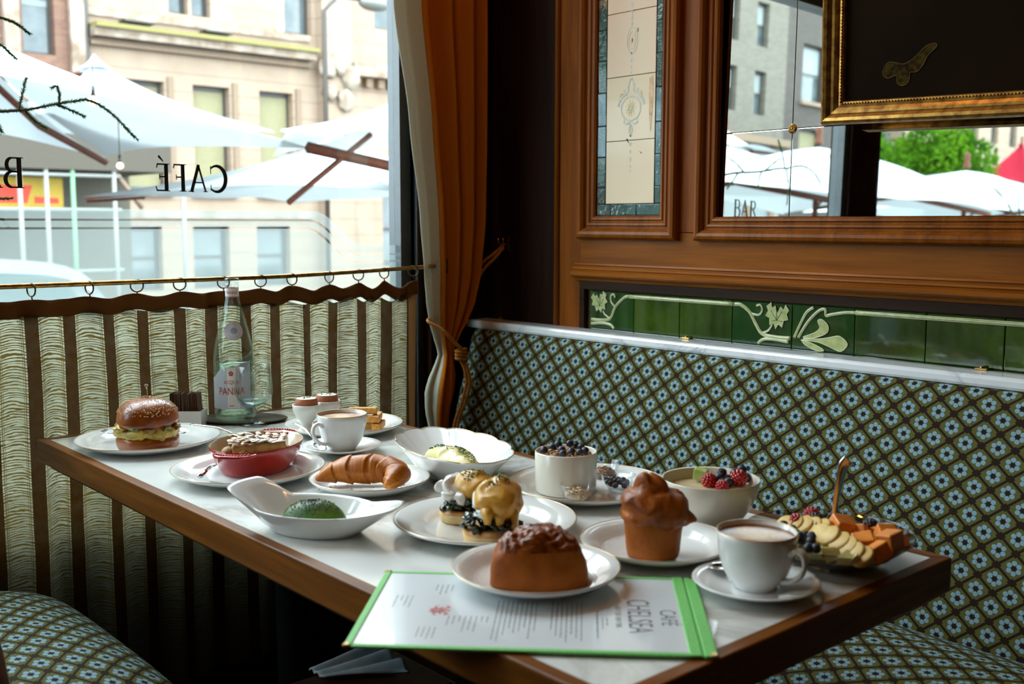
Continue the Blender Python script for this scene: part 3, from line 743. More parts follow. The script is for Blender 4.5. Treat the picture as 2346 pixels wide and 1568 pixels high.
# ---- market umbrellas
def cloth_mat(name, col, tr=0.45):
    t = NT(name)
    v = t.coord('Object'); f = t.noise(3.0, v, 3.0)
    c = t.ramp(f, [(0.2, tuple(x * 0.93 for x in col)), (0.8, col)])
    a = t.n('ShaderNodeBsdfDiffuse', {'Color': c}); b = t.n('ShaderNodeBsdfTranslucent', {'Color': c})
    return t.end(t.n('ShaderNodeMixShader', {0: tr, 1: a.outputs[0], 2: b.outputs[0]}))
M['canvascloth'] = cloth_mat('white_umbrella_canvas', (0.436, 0.475, 0.488), 0.16)
M['redcloth'] = cloth_mat('red_umbrella_canvas', (0.315, 0.022, 0.038), 0.3)
def umbrella(corners, hz, peak, label, mat='canvascloth', group='white market umbrellas on the terrace', ribs=(0, 1, 2, 3), wave=0.05, seed=0, mast=None, arm0=None, brace=None, sag=0.16, finial=True, vent=True):
    cx_ = sum(c[0] for c in corners) / 4; cy_ = sum(c[1] for c in corners) / 4
    pk = Vector(peak if len(peak) == 3 else (cx_, cy_, peak[0]))
    t = thing('market_umbrella', label, 'umbrella', (pk.x, pk.y, GZ), group=group)
    o = Vector((pk.x, pk.y, GZ)); Pk = pk - o
    Cs = [Vector((c[0], c[1], hz if len(c) < 3 else c[2])) - o for c in corners]
    g = G()
    for k in range(4):
        a, b = Cs[k], Cs[(k + 1) % 4]
        def f(u, v, a=a, b=b, k=k):
            e = a.lerp(b, u); p = Pk.lerp(e, v)
            p.z -= sag * math.sin(PI * v) * (0.55 + 0.45 * math.sin(PI * u))          # sag of the cloth
            p.z += wave * math.sin(u * PI * 2 + k + seed) * v * math.sin(PI * v * 0.9)
            inn = 0.10 * math.sin(PI * u) * v ** 3
            return p.lerp(Vector((Pk.x, Pk.y, p.z)), inn * 0.5) + Vector((0, 0, 0.07 * math.sin(PI * u) * v ** 4))
        g.grid(f, 14, 12)
        def fv(u, v, f=f):
            p = f(u, 1.0); return Vector((p.x, p.y, p.z - 0.09 * v))
    g.build('canopy', M[mat], t)
    if vent:
        g = G(); 
        for k in range(4):
            a, b = Cs[k] * 0.13 + Pk * 0.87, Cs[(k + 1) % 4] * 0.13 + Pk * 0.87
            a.z = Pk.z - 0.07; b.z = Pk.z - 0.07
            g.grid(lambda u, v, a=a, b=b: (Pk + Vector((0, 0, 0.07))).lerp(a.lerp(b, u), v) - Vector((0, 0, 0.03 * math.sin(PI * v) - 0.02 * math.sin(PI * u) * v)), 6, 4)
        g.build('vent_cap', M[mat], t)
    hub = Vector((Pk.x, Pk.y, Pk.z - 0.12))
    if ribs:
        for k in ribs:
            e = Cs[k] + Vector((0, 0, -0.05))
            m_ = hub.lerp(e, 0.5); m_.z -= 0.12
            G().tube([hub, m_, e.lerp(m_, 0.02)], 0.032, 4).build('rib', M['umbwood'], t)
            if not mast: G().tube([Vector((Pk.x, Pk.y, Pk.z - 0.75)), m_], 0.022, 4).build('strut', M['umbwood'], t)
    if mast:                                                      # side-mast umbrella: the canopy hangs from an arm
        mb = Vector((mast[0], mast[1], GZ)) - o
        G().tube([(Vector(arm0) - o) if arm0 else hub + Vector((0, 0, -0.02)), Vector((mb.x, mb.y, mast[2] - GZ))], 0.045, 4).build('arm', M['umbwood'], t)
        G().tube([mb, Vector((mb.x, mb.y, mast[2] - GZ + 0.05))], 0.05, 8).build('pole', M['umbwood'], t)
        G().box((mb.x - 0.3, mb.y - 0.3, 0), (mb.x + 0.3, mb.y + 0.3, 0.07), bev=0.01).build('base', M['black'], t)
    if brace: G().tube([Vector(brace[0]) - o, Vector(brace[1]) - o], 0.024, 4).build('brace', M['umbwood'], t)
    if not mast:
        G().tube([(0, 0, 0), (0, 0, Pk.z - 0.02)], 0.035, 10).build('pole', M['umbwood'], t)
        G().box((-0.3, -0.3, 0), (0.3, 0.3, 0.07), bev=0.01).build('base', M['black'], t)
    if finial: G().lathe([(0, 0.24), (0.03, 0.22), (0.045, 0.15), (0.03, 0.09), (0.05, 0.05), (0.05, 0.0)], 12, T(0, 0, Pk.z + 0.04)).build('finial', M['umbwood'], t)
    return t
umbrella([(-6.93, 1.56), (-4.95, 2.44), (-2.04, -0.86), (-4.0, -1.75)], 1.75, (-5.55, 0.0, 2.52), 'large white umbrella nearest the pane, its far corner above the lettering', seed=1, ribs=(0,), mast=(-5.6, -3.4, 2.3), finial=False)
cB = (-6.35, 3.55)
umbrella([(-7.45, 1.53, 1.40), (-8.02, 3.95, 1.40), (2 * cB[0] + 7.45, 2 * cB[1] - 1.53, 1.45), (2 * cB[0] + 8.02, 2 * cB[1] - 3.95, 1.45)], 1.42, (cB[0], cB[1], 1.98), 'low white umbrella behind the word CAFÉ', seed=2, mast=(-6.3, 5.4, 1.7), ribs=(), brace=((-7.42, 1.55, 1.385), (-7.2, 2.0, 1.42)), finial=False)
umbrella([(-3.47, 1.31), (-2.9, 3.6), (-5.1, 4.5), (-5.7, 2.5)], 1.75, (-4.05, 3.1, 2.34), 'white umbrella half hidden by the drape', seed=3, mast=(-4.8, 3.81, 1.532), ribs=(), arm0=(-4.8, 2.29, 1.76), brace=((-4.8, 2.876, 1.89), (-4.8, 2.114, 1.335)), finial=False)
umbrella([(-6.2, 0.6), (-8.2, 0.6), (-8.2, 2.8), (-6.2, 2.8)], 1.98, (-7.26, 1.61, 2.6), 'white umbrella top peeping over the near one', seed=6, ribs=(), mast=(-7.6, -2.4, 2.3), finial=False)
umbrella([(-3.5, -7.9), (-6.5, -7.9), (-6.5, -11.1), (-3.5, -11.1)], 1.78, (-5.0, -9.55, 2.50), 'white umbrella reflected left of the dark mullion', seed=4, sag=-0.14, vent=False, ribs=(0, 3), wave=0.09)
umbrella([(-3.4, -4.5), (-6.3, -4.5), (-6.3, -7.6), (-3.4, -7.6)], 1.74, (-4.9, -6.0, 2.4), 'white umbrella reflected at the mirror\'s left edge', seed=5, sag=-0.14, vent=False, ribs=(0, 3), wave=0.09)
umbrella([(-3.5, -11.7), (-6.6, -11.7), (-6.6, -15.2), (-3.5, -15.2)], 1.82, (-5.1, -13.7, 2.52), 'white umbrella reflected below the green tree', seed=6, sag=-0.14, vent=False, ribs=(0, 3), wave=0.09)
umbrella([(-3.5, -15.6), (-6.6, -15.6), (-6.6, -19.0), (-3.5, -19.0)], 1.85, (-5.1, -17.3, 2.4), 'white umbrella reflected at the mirror\'s far right', seed=7, sag=-0.14, vent=False, ribs=(0, 3), wave=0.09)
umbrella([(-11.3, -16.2), (-13.0, -16.2), (-13.0, -18.0), (-11.3, -18.0)], 3.45, (-12.1, -17.0, 3.85), 'small high umbrella far off in the mirror, by the shop front', seed=8, group='umbrellas across the street')
umbrella([(-14.2, -37.6), (-16.2, -37.6), (-16.2, -40.0), (-14.2, -40.0)], 4.2, (-15.2, -39.2, 5.75), 'red umbrella reflected at the right edge of the mirror', mat='redcloth', group='umbrellas across the street', seed=9)

# ---- tree seen in the mirror
def tree(cx_, cy_, cz, rx, ry, rz_, n, label, seed):
    rnd = random.Random(seed)
    t = thing('street_tree', label, 'tree', (cx_, cy_, GZ), group='street trees')
    g = G()
    for i in range(n):
        u = Vector((rnd.gauss(0, 1), rnd.gauss(0, 1), rnd.gauss(0, 1))).normalized() * (rnd.random() ** 0.35)
        k = 1 + 0.35 * noise.noise(u * 2.3 + Vector((seed, 0, 0)))
        p = Vector((u.x * rx * k, u.y * ry * k, cz - GZ + u.z * rz_ * k))
        s = rnd.uniform(0.07, 0.15); a = Vector((rnd.gauss(0, 1), rnd.gauss(0, 1), rnd.gauss(0, 1))).normalized(); b = a.orthogonal().normalized(); c_ = a.cross(b)
        g.add([p - b * s, p - c_ * s * 0.5, p + b * s, p + c_ * s * 0.5], [(0, 1, 2, 3)])
    cr = g.build('crown', M['leafgreen'], t); cr['kind'] = 'stuff'
    g = G().tube([(0, 0, 0), (0.05, 0, 1.5), (0, 0.1, cz - GZ)], [0.16, 0.12, 0.07], 10)
    for k in range(6):
        a = k * 1.05; g.tube([(0, 0, cz - GZ - rz_ * 0.8 + k * 0.2), (rx * 0.5 * math.cos(a), ry * 0.5 * math.sin(a), cz - GZ + k * 0.15)], [0.05, 0.02], 6)
    g.build('trunk', M['bark'], t); return t
def leafmat(name, a, b):
    t = NT(name); f = t.noise(1.2, t.coord('Object'), 3.0); c = t.ramp(f, [(0.35, b), (0.65, a)])
    x = t.n('ShaderNodeBsdfDiffuse', {'Color': c}); y = t.n('ShaderNodeBsdfTranslucent', {'Color': c})
    return t.end(t.n('ShaderNodeMixShader', {0: 0.35, 1: x.outputs[0], 2: y.outputs[0]}))
M['leafgreen'] = leafmat('fresh_leaves', (0.074, 0.167, 0.009), (0.015, 0.059, 0.005))
M['needle'] = leafmat('spruce_needles', (0.075, 0.150, 0.040), (0.022, 0.060, 0.020))
M['bark'] = pbr('bark', (0.055, 0.035, 0.022), 0.9)
tree(-15.2, -32.9, 4.3, 1.6, 2.4, 1.6, 7000, 'bright green street tree reflected right of the dark mullion', 3)
tree(-15.6, -29.0, 3.6, 1.2, 1.3, 1.5, 4000, 'darker street tree reflected just beside the mullion', 5)
tree(-17.9, -36.6, 4.4, 1.2, 1.5, 1.3, 3500, 'smaller street tree reflected near the red umbrella', 8)

# ---- conifer boughs outside the pane, in planters
def bough(segs, label, name='conifer_bough', nl=0.011):
    """segs: list of polylines; the first is the main stem"""
    o = Vector(segs[0][0]); t = thing(name, label, 'plant', tuple(o), group='conifer boughs outside the pane')
    rnd = random.Random(int(abs(o.y) * 1000))
    st, nd = G(), G()
    for k, pl in enumerate(segs):
        pp = smoothpath(pl, 6)
        L = len(pp)
        st.tube([p - o for p in pp], [0.0035 * (1 - 0.6 * i / L) * (1.3 if k == 0 else 0.8) for i in range(L)], 6)
        for i in range(L - 1):
            seg = pp[i + 1] - pp[i]; n = max(3, int(seg.length / 0.00045)); tt = seg.normalized(); ob = tt.orthogonal().normalized()
            for j in range(n):
                a = rnd.uniform(0, 2 * PI); d = (Matrix.Rotation(a, 3, tt) @ ob) * 0.75 + tt * 0.9
                d.normalize(); p = pp[i].lerp(pp[i + 1], rnd.random()) - o; q = p + d * nl * rnd.uniform(0.7, 1.15); s_ = d.orthogonal().normalized() * 0.0011
                nd.add([p - s_, p + s_, q], [(0, 1, 2)])
    st.build('stem', M['bark'], t); n_ = nd.build('needles', M['needle'], t); n_['kind'] = 'stuff'
    return t
X = -0.30
V3 = lambda y, z, x=X: (x, y, z)
bough([[V3(-1.32, 1.43), V3(-1.217, 1.448), V3(-1.157, 1.456), V3(-1.086, 1.475), V3(-1.017, 1.491)], [V3(-1.017, 1.491), V3(-0.985, 1.482), V3(-0.945, 1.455), V3(-0.915, 1.425), V3(-0.889, 1.400)],
       [V3(-1.175, 1.452), V3(-1.165, 1.490), V3(-1.154, 1.531)], [V3(-1.08, 1.478), V3(-1.078, 1.50), V3(-1.085, 1.517), V3(-1.096, 1.512)], [V3(-1.16, 1.452), V3(-1.14, 1.432), V3(-1.112, 1.414)],
       [V3(-1.09, 1.474), V3(-1.06, 1.465), V3(-1.019, 1.448)], [V3(-1.25, 1.44), V3(-1.225, 1.42), V3(-1.215, 1.40)]], 'green conifer twig hanging level across the upper left of the pane')
bough([[V3(-1.34, 1.66), V3(-1.24, 1.668), V3(-1.206, 1.665), V3(-1.17, 1.655), V3(-1.141, 1.634)], [V3(-1.24, 1.62), V3(-1.205, 1.600), V3(-1.174, 1.573)], [V3(-1.34, 1.66), V3(-1.29, 1.64), V3(-1.24, 1.62)]], 'conifer twig tips in the top left corner above the umbrella')
bough([[V3(-1.36, 1.24), V3(-1.26, 1.24), V3(-1.227, 1.244), V3(-1.199, 1.245)], [V3(-1.29, 1.215), V3(-1.23, 1.20), V3(-1.212, 1.178)], [V3(-1.36, 1.24), V3(-1.32, 1.228), V3(-1.29, 1.215)]], 'conifer twig tips low at the left picture edge beside the letter B')
bough([[V3(-1.50, 1.44), V3(-1.60, 1.46), V3(-1.75, 1.475), V3(-1.90, 1.50), V3(-1.97, 1.505)], [V3(-1.95, 1.505), V3(-1.93, 1.56), V3(-1.89, 1.62)], [V3(-1.96, 1.505), V3(-2.08, 1.525), V3(-2.18, 1.50), V3(-2.24, 1.45)],
       [V3(-1.96, 1.50), V3(-1.985, 1.43), V3(-1.98, 1.35)], [V3(-1.80, 1.48), V3(-1.88, 1.53), V3(-1.92, 1.545)], [V3(-1.66, 1.465), V3(-1.60, 1.50), V3(-1.54, 1.52)], [V3(-1.62, 1.46), V3(-1.58, 1.42), V3(-1.55, 1.39)], [V3(-1.78, 1.475), V3(-1.76, 1.43), V3(-1.77, 1.41)]],
      'conifer branch reflected in the mirror left of the rosette', nl=0.013)
bough([[V3(-4.5, 1.25), V3(-4.35, 1.40), V3(-4.30, 1.55)], [V3(-4.38, 1.38), V3(-4.25, 1.42), V3(-4.18, 1.46)], [V3(-4.40, 1.36), V3(-4.48, 1.45), V3(-4.46, 1.58)], [V3(-4.42, 1.33), V3(-4.28, 1.34), V3(-4.18, 1.36)]], 'thin conifer sprig reflected in the lower right corner of the mirror', nl=0.015)

# ---- planter hedge low outside the pane
M['hedge'] = leafmat('dark_hedge_leaves', (0.030, 0.060, 0.021), (0.009, 0.021, 0.007))
for k, (a, b) in enumerate(((-1.95, -0.15), (-4.7, -2.2))):
    h = thing('planter_box', ('long dark planter box with a clipped hedge under the first pane', 'long dark planter box with a clipped hedge under the second pane')[k], 'planter', (-0.95, a, GZ), group='hedge planters on the terrace')
    G().box((-0.22, 0, 0), (0.22, b - a, 0.75), bev=0.01).build('box', M['darkwood'], h)
    rnd = random.Random(k); g = G()
    for i in range(9000):
        p = Vector((rnd.uniform(-0.24, 0.24), rnd.uniform(-0.02, b - a + 0.02), rnd.uniform(0.72, 1.62 + 0.05 * math.sin(i)))); s = rnd.uniform(0.015, 0.035)
        q = Vector((rnd.gauss(0, 1), rnd.gauss(0, 1), rnd.gauss(0, 1))).normalized(); r_ = q.orthogonal().normalized(); w_ = q.cross(r_)
        g.add([p - r_ * s, p - w_ * s * 0.6, p + r_ * s, p + w_ * s * 0.6], [(0, 1, 2, 3)])
    g.build('foliage', M['hedge'], h)['kind'] = 'stuff'

# ---- string of bulbs
M['bulb'] = pbr('lit_bulb', (1, 0.85, 0.55), 0.3, emit=(1.0, 0.78, 0.42), es=5)
for (x, y, z), lb in (((-4.0, 0.521, 1.526), 'small glowing bulb below the near umbrella\'s far corner'), ((-2.2, -0.29, 1.70), 'small glowing bulb at the tip of the conifer twig'), ((XF + 0.14, 11.53, 5.92), 'small glowing lamp on the limestone façade below the upper right window')):
    b = thing('festoon_bulb', lb, 'bulb', (x, y, z), group='festoon bulbs over the terrace')
    G().ball((0, 0, 0), 0.020 if z < 3 else 0.075, sub=2).build('globe', M['bulb'], b)
    G().tube([(0, 0, 0.02), (0, 0, 0.06)], 0.009, 8).build('cap', M['black'], b)
    G().tube([(0, 0, 0.05), (0, 0, 0.05 + (0.24 if z < 1.6 else 0.10 if z < 3 else 0.05))], 0.003, 5).build('cord', M['black'], b)

# ---- scaffold shed with poster, posts
M['pole'] = pbr('white_post_paint', (0.198, 0.204, 0.186), 0.5)
M['greenpole'] = pbr('pale_green_post', (0.108, 0.252, 0.120), 0.5)
sh = thing('scaffold_shed', 'dark sidewalk shed on thin white posts seen under the near umbrella', 'scaffold', (-14, 0, GZ))
G().box((-1.6, -1.0, 2.86), (0.2, 5.2, 3.4)).build('deck', pbr('shed_deck', (0.059, 0.049, 0.035), 0.9), sh)
G().box((-1.6, -1.0, 0.0), (-1.5, 5.2, 2.86)).build('back_wall', pbr('shed_back', (0.091, 0.084, 0.063), 0.9), sh)
for y, m_ in ((2.93, 'pole'), (3.30, 'pole'), (3.68, 'greenpole'), (4.3, 'pole'), (5.4, 'pole'), (1.5, 'pole')):
    G().tube([(0.15, y, 0), (0.15, y, 3.0)], 0.035, 8).build('post', M[m_], sh)
for z in (2.78, 2.27, 1.35): G().tube([(0.15, -1, z), (0.15, 4.4, z)], 0.028, 8).build('crossbar', M['pole'], sh)
G().tube([(0.1, 4.3, 2.9), (0.1, 4.75, 2.3)], 0.04, 6).build('brace', M['corn'], sh)
ps = thing('poster_board', 'yellow poster board with broad red strokes hung between the shed posts', 'poster', (-14.1, 0, GZ))
G().box((-0.03, -0.5, 2.28), (0.0, 3.62, 2.76)).warp(lambda v: Vector((v.x, v.y, v.z - 0.02))).build('board', pbr('yellow_poster', (0.300, 0.198, 0.009), 0.7), ps)
G().add([(0.003, -0.5, 2.36), (0.003, 3.1, 2.36), (0.003, 3.18, 2.62), (0.003, -0.5, 2.66)], [(0, 1, 2, 3)]).build('red_band', pbr('red_poster_ink', (0.403, 0.029, 0.008), 0.7), ps)
G().add([(0.003, 3.2, 2.36), (0.003, 3.55, 2.36), (0.003, 3.55, 2.44), (0.003, 3.2, 2.46)], [(0, 1, 2, 3)]).build('red_bar', pbr('red_poster_ink', (0.403, 0.029, 0.008), 0.7), ps)

# ---- parked car behind the etched glass
car = thing('car', 'pale car with a curved white roof parked behind the etched glass', 'car', (-10.2, 0.4, GZ - 0.12))
M['carpaint'] = pbr('white_car_paint', (0.303, 0.314, 0.319), 0.25, coat=0.6); M['carglass'] = pbr('car_glass', (0.08, 0.12, 0.12), 0.08)
prof = [(-2.3, 0.35), (-2.35, 0.75), (-2.2, 1.0), (-1.35, 1.08), (-0.75, 1.62), (-0.2, 1.78), (1.0, 1.80), (1.75, 1.66), (2.15, 1.15), (2.3, 0.95), (2.3, 0.35)]
pr2 = [(p.x, p.z) for p in smoothpath([(a, 0, b) for a, b in prof], 4)]
my = Matrix(((0, 0, 1, -0.9), (1, 0, 0, 0), (0, 1, 0, 0), (0, 0, 0, 1)))
g = G().prism(pr2, 1.8, my); g.warp(lambda v: Vector((v.x * (1 - 0.18 * max(0, v.z - 1.0)), v.y, v.z))); g.build('body', pbr('grey_green_car_paint', (0.110, 0.138, 0.138), 0.25, coat=0.6), car)
rp = [p for p in pr2 if p[1] > 1.45]; rp2 = rp + [(a, b - 0.14) for a, b in rp[::-1]]
g = G().prism([(a, b + 0.012) for a, b in rp2], 1.82, my); g.warp(lambda v: Vector((v.x * (1 - 0.18 * max(0, v.z - 1.0)), v.y, v.z))); g.build('roof', M['carpaint'], car)
for s_ in (1, -1):
    g = G(); g.add([(s_ * 0.90, y, z) for y, z in ((-1.2, 1.06), (-0.7, 1.52), (-0.15, 1.66), (0.95, 1.68), (1.6, 1.56), (1.9, 1.08))], [tuple(range(6))]); g.warp(lambda v: Vector((v.x * (1 - 0.18 * max(0, v.z - 1.0)) + s_ * 0.006, v.y, v.z))); g.build('side_window', M['carglass'], car)
    for y in (-1.45, 1.45): G().lathe([(0.0, -0.1), (0.30, -0.1), (0.34, -0.08), (0.34, 0.08), (0.30, 0.1), (0, 0.1)], 20, T(s_ * 0.82, y, 0.34, 0, PI / 2)).build('wheel', M['black'], car)
# street lamp head in front of the far façade
sl = thing('street_lamp', 'grey street lamp head by the carved pier at the top', 'street lamp', (-16, 9.4, GZ))
G().tube([(0, 0, 0), (0, 0, 6.2), (0.1, 0.25, 6.5), (0.2, 0.7, 6.5)], 0.05, 8).build('pole', M['winframe'], sl)
G().ball((0.2, 1.05, 6.45), 0.25, 0.36, 0.15, 3).build('lamp_head', pbr('grey_lamp_head', (0.16, 0.17, 0.15), 0.5), sl)
# ------------------------------------------------------------ patterned banquette cloth
def flowercloth():
    t = NT('flower_lattice_cloth')
    tc = t.t.nodes.new('ShaderNodeTexCoord'); s = t.sep(tc.outputs['UV']); Mm = t.M
    PX, PZ = 0.060, 0.0505
    p = Mm('DIVIDE', s[0], PX); q = Mm('DIVIDE', s[1], PZ)
    fr = lambda x: Mm('SUBTRACT', Mm('FRACT', Mm('ADD', x, 0.5)), 0.5)
    fa = fr(Mm('ADD', p, q)); fb = fr(Mm('SUBTRACT', p, q))
    u = Mm('MULTIPLY', Mm('ADD', fa, fb), PX / 2); v = Mm('MULTIPLY', Mm('SUBTRACT', fa, fb), PZ / 2)
    v = Mm('MULTIPLY', v, 1.05)
    r = Mm('SQRT', Mm('ADD', Mm('MULTIPLY', u, u), Mm('MULTIPLY', v, v)))
    th = Mm('ARCTAN2', u, v)
    th6 = Mm('SUBTRACT', Mm('MODULO', Mm('ADD', th, PI * 2 + PI / 6), PI / 3), PI / 6)
    dx = Mm('SUBTRACT', Mm('MULTIPLY', r, Mm('COSINE', th6)), 0.0096); dy = Mm('MULTIPLY', r, Mm('SINE', th6))
    dp = Mm('SQRT', Mm('ADD', Mm('MULTIPLY', dx, dx), Mm('MULTIPLY', dy, dy)))
    petal = Mm('LESS_THAN', dp, 0.0046)
    pc = Mm('SUBTRACT', 1.0, Mm('MULTIPLY', dp, 110.0))
    aa = Mm('ABSOLUTE', fa); ab = Mm('ABSOLUTE', fb)
    line = Mm('GREATER_THAN', Mm('MAXIMUM', aa, ab), 0.440)
    node = Mm('GREATER_THAN', Mm('ADD', aa, ab), 0.80)
    node2 = Mm('MULTIPLY', Mm('GREATER_THAN', aa, 0.345), Mm('GREATER_THAN', ab, 0.345))
    centre = Mm('LESS_THAN', r, 0.0042)
    wv = t.n('ShaderNodeCombineXYZ', {0: Mm('MULTIPLY', s[0], 900.0), 1: Mm('MULTIPLY', s[1], 900.0), 2: 0.0}).outputs[0]
    nz = t.noise(1.0, wv, 2.0)
    base = t.ramp(nz, [(0.35, (0.062, 0.064, 0.010)), (0.65, (0.135, 0.135, 0.030))])
    pet = t.ramp(nz, [(0.35, (0.16, 0.27, 0.33)), (0.65, (0.29, 0.43, 0.49))])
    rim = Mm('MULTIPLY', Mm('LESS_THAN', dp, 0.0052), 1.0)
    c = t.mix(Mm('MAXIMUM', rim, Mm('LESS_THAN', r, 0.006)), base, (0.035, 0.045, 0.03))
    c = t.mix(petal, c, pet)
    dark = t.ramp(nz, [(0.35, (0.010, 0.004, 0.002)), (0.65, (0.026, 0.010, 0.005))])
    c = t.mix(Mm('MAXIMUM', Mm('MAXIMUM', line, node2), centre), c, dark)
    hgt = Mm('ADD', Mm('MULTIPLY', petal, pc), Mm('MULTIPLY', nz, 0.4))
    b = t.bsdf(Base_Color=c, Roughness=0.85, Sheen_Weight=0.0, Normal=t.bump(hgt, 0.5, 0.0008))
    b.inputs['Specular IOR Level'].default_value = 0.2
    return t.end(b)
M['flower'] = flowercloth()
def uvgrid(pts_fn, nu, nv, U, V, name, mat, parent=None, u0=0, v0=0):
    """grid with UVs in metres: U, V lengths"""
    g = G().grid(pts_fn, nu, nv); g.uv = {k: (u0 + a * U, v0 + b * V) for k, (a, b) in g.uv.items()}
    return g.build(name, mat, parent)
def pathlen(pts): return sum((Vector(a) - Vector(b)).length for a, b in zip(pts, pts[1:]))
def along(pts, v):
    L = pathlen(pts) * v
    for a, b in zip(pts, pts[1:]):
        d = (Vector(b) - Vector(a)).length
        if L <= d + 1e-9: return Vector(a).lerp(Vector(b), L / d if d else 0)
        L -= d
    return Vector(pts[-1])
# wall banquette: leaning upholstered back with a rolled top, domed seat
bq = thing('banquette', 'long wall banquette in blue flower lattice cloth behind the table', 'banquette', (0, 0, 0))
bp = [(0, -0.050, 0.872), (0, -0.060, 0.886), (0, -0.073, 0.889), (0, -0.086, 0.880), (0, -0.096, 0.860)]
bp += [(0, -0.100 - 0.012 * math.sin(k / 9 * PI) - 0.095 * k / 9, 0.84 - 0.42 * k / 9) for k in range(1, 10)]
bp = [tuple(p) for p in smoothpath(bp, 3)]
Lb = pathlen(bp); XB0, XB1 = 0.02, 3.4
def bfn(u, v):
    p = along(bp, 1 - v); x = XB0 + (XB1 - XB0) * u
    e = max(0, 1 - (x - XB0) / 0.09); return (x, p.y + 0.06 * e ** 2.2, p.z - 0.004 * e)
uvgrid(bfn, 170, 44, XB1 - XB0, Lb, 'backrest', M['flower'], bq, u0=0.024, v0=0.0)
sp = [(0, -0.20, 0.40), (0, -0.20, 0.44)] + [(0, -0.20 - 0.44 * k / 14, 0.445 + 0.045 * math.sin(PI * (k / 14) ** 0.9)) for k in range(1, 14)] + [(0, -0.655, 0.425), (0, -0.665, 0.39), (0, -0.66, 0.34)]
sp = [tuple(p) for p in smoothpath(sp, 2)]
Ls = pathlen(sp)
uvgrid(lambda u, v: (XB0 + (XB1 - XB0) * u, along(sp, 1 - v).y, along(sp, 1 - v).z), 120, 40, XB1 - XB0, Ls, 'seat', M['flower'], bq)
G().box((XB0, -0.64, 0.0), (XB1, -0.06, 0.36)).build('plinth', M['darkwoodx'], bq)
G().box((XB0, -0.20, 0.36), (XB1, -0.03, 0.42)).box((XB0, -0.065, 0.42), (XB1, -0.03, 0.86)).build('back_board', M['darkwoodx'], bq)
# marble ledge
def marble(name, base, vein, dark, rough=0.14, sc_=3.0):
    t = NT(name); v = t.coord('Object')
    n1 = t.noise(sc_, v, 8.0, 0.62, 1.6); n2 = t.noise(sc_ * 0.55, v, 3.0); n3 = t.noise(sc_ * 7, v, 6.0)
    vein_ = t.M('SUBTRACT', 1.0, t.M('MULTIPLY', t.M('ABSOLUTE', t.M('SUBTRACT', n1, 0.5)), 15.0))
    vein_ = t.M('MAXIMUM', vein_, 0.0)
    vm = t.M('MULTIPLY', vein_, t.M('MULTIPLY', t.M('GREATER_THAN', n2, 0.5), t.M('MULTIPLY', t.M('SUBTRACT', n2, 0.47), 7.0)))
    vm = t.M('MINIMUM', vm, 0.8)
    c = t.mix(t.M('MULTIPLY', n3, 0.35), base, vein); c = t.mix(vm, c, dark)
    return t.end(t.bsdf(Base_Color=c, Roughness=rough, Coat_Weight=0.3, Coat_Roughness=0.1))
M['marble'] = marble('white_marble', (0.74, 0.76, 0.74), (0.62, 0.62, 0.56), (0.42, 0.40, 0.34))
M['marble2'] = marble('grey_veined_marble', (0.80, 0.82, 0.84), (0.68, 0.70, 0.72), (0.46, 0.48, 0.52), sc_=6.0)
lg = tag(G().box((0.02, -0.074, 0.888), (3.4, 0.003, 0.912), bev=0.007).build('marble_ledge', M['marble2']), 'white marble ledge with rounded nose along the top of the banquette', 'ledge')
for x, lb in ((0.105, 'small brass clip on the marble ledge nearest the drape'), (0.785, 'small brass clip on the ledge below the green tiles'), (1.50, 'small brass clip on the ledge at the right picture edge')):
    c = thing('ledge_clip', lb, 'clip', (x, -0.006, 0.912), group='brass clips on the ledge')
    G().box((-0.012, -0.006, 0), (0.012, 0.006, 0.004), bev=0.0015).build('base', M['brass'], c)
    G().lathe([(0, 0.0075), (0.004, 0.0075), (0.0045, 0.004), (0.004, 0.003)], 14).build('screw', M['brass'], c)

# ------------------------------------------------------------ café curtain, rod and rings
def rodz(y): return 1.058 + 0.013 * max(0.0, (y + 0.75) / 0.5) ** 1.3
rod = thing('curtain_rod', 'thin brass rod across the pane carrying the café curtain', 'curtain rod', (0.1, -0.2, 1.07))
g = G().tube([(0, y + 0.2, rodz(y) - 1.07) for y in [-1.975 + 0.05 * k for k in range(36)] + [-0.205]], 0.0055, 10); g.build('rod', M['brass'], rod)
G().tube([(0, -0.03, 0.0), (0, -0.005, 0.0)], 0.0085, 12).build('end_ferrule', pbr('bright_brass', (0.7, 0.5, 0.06), 0.3, 1.0), rod)
G().box((-0.075, -0.006, -0.02), (0.0, 0.006, 0.02), bev=0.002).build('bracket', M['brassdark'], rod)
rings = [-1.95, -1.84, -1.73, -1.62, -1.51, -1.40, -1.29, -1.171, -1.067, -0.968, -0.861, -0.765, -0.680, -0.574, -0.487, -0.407, -0.312]
where = {-1.29: 'far left', -1.171: 'second from the left picture edge', -1.067: 'third from the left picture edge', -0.968: 'next left of the bottle neck', -0.861: 'right beside the bottle mouth', -0.765: 'first to the right of the bottle', -0.68: 'second to the right of the bottle, edge on', -0.574: 'third to the right of the bottle', -0.487: 'third from the drape', -0.407: 'second from the drape', -0.312: 'last one beside the drape'}
def torus(R, r, n=24, m=10):
    g = G(); g.tube([(R * math.cos(2 * PI * k / n), 0, R * math.sin(2 * PI * k / n)) for k in range(n + 1)], r, m, cap=False); return g
rg0 = None
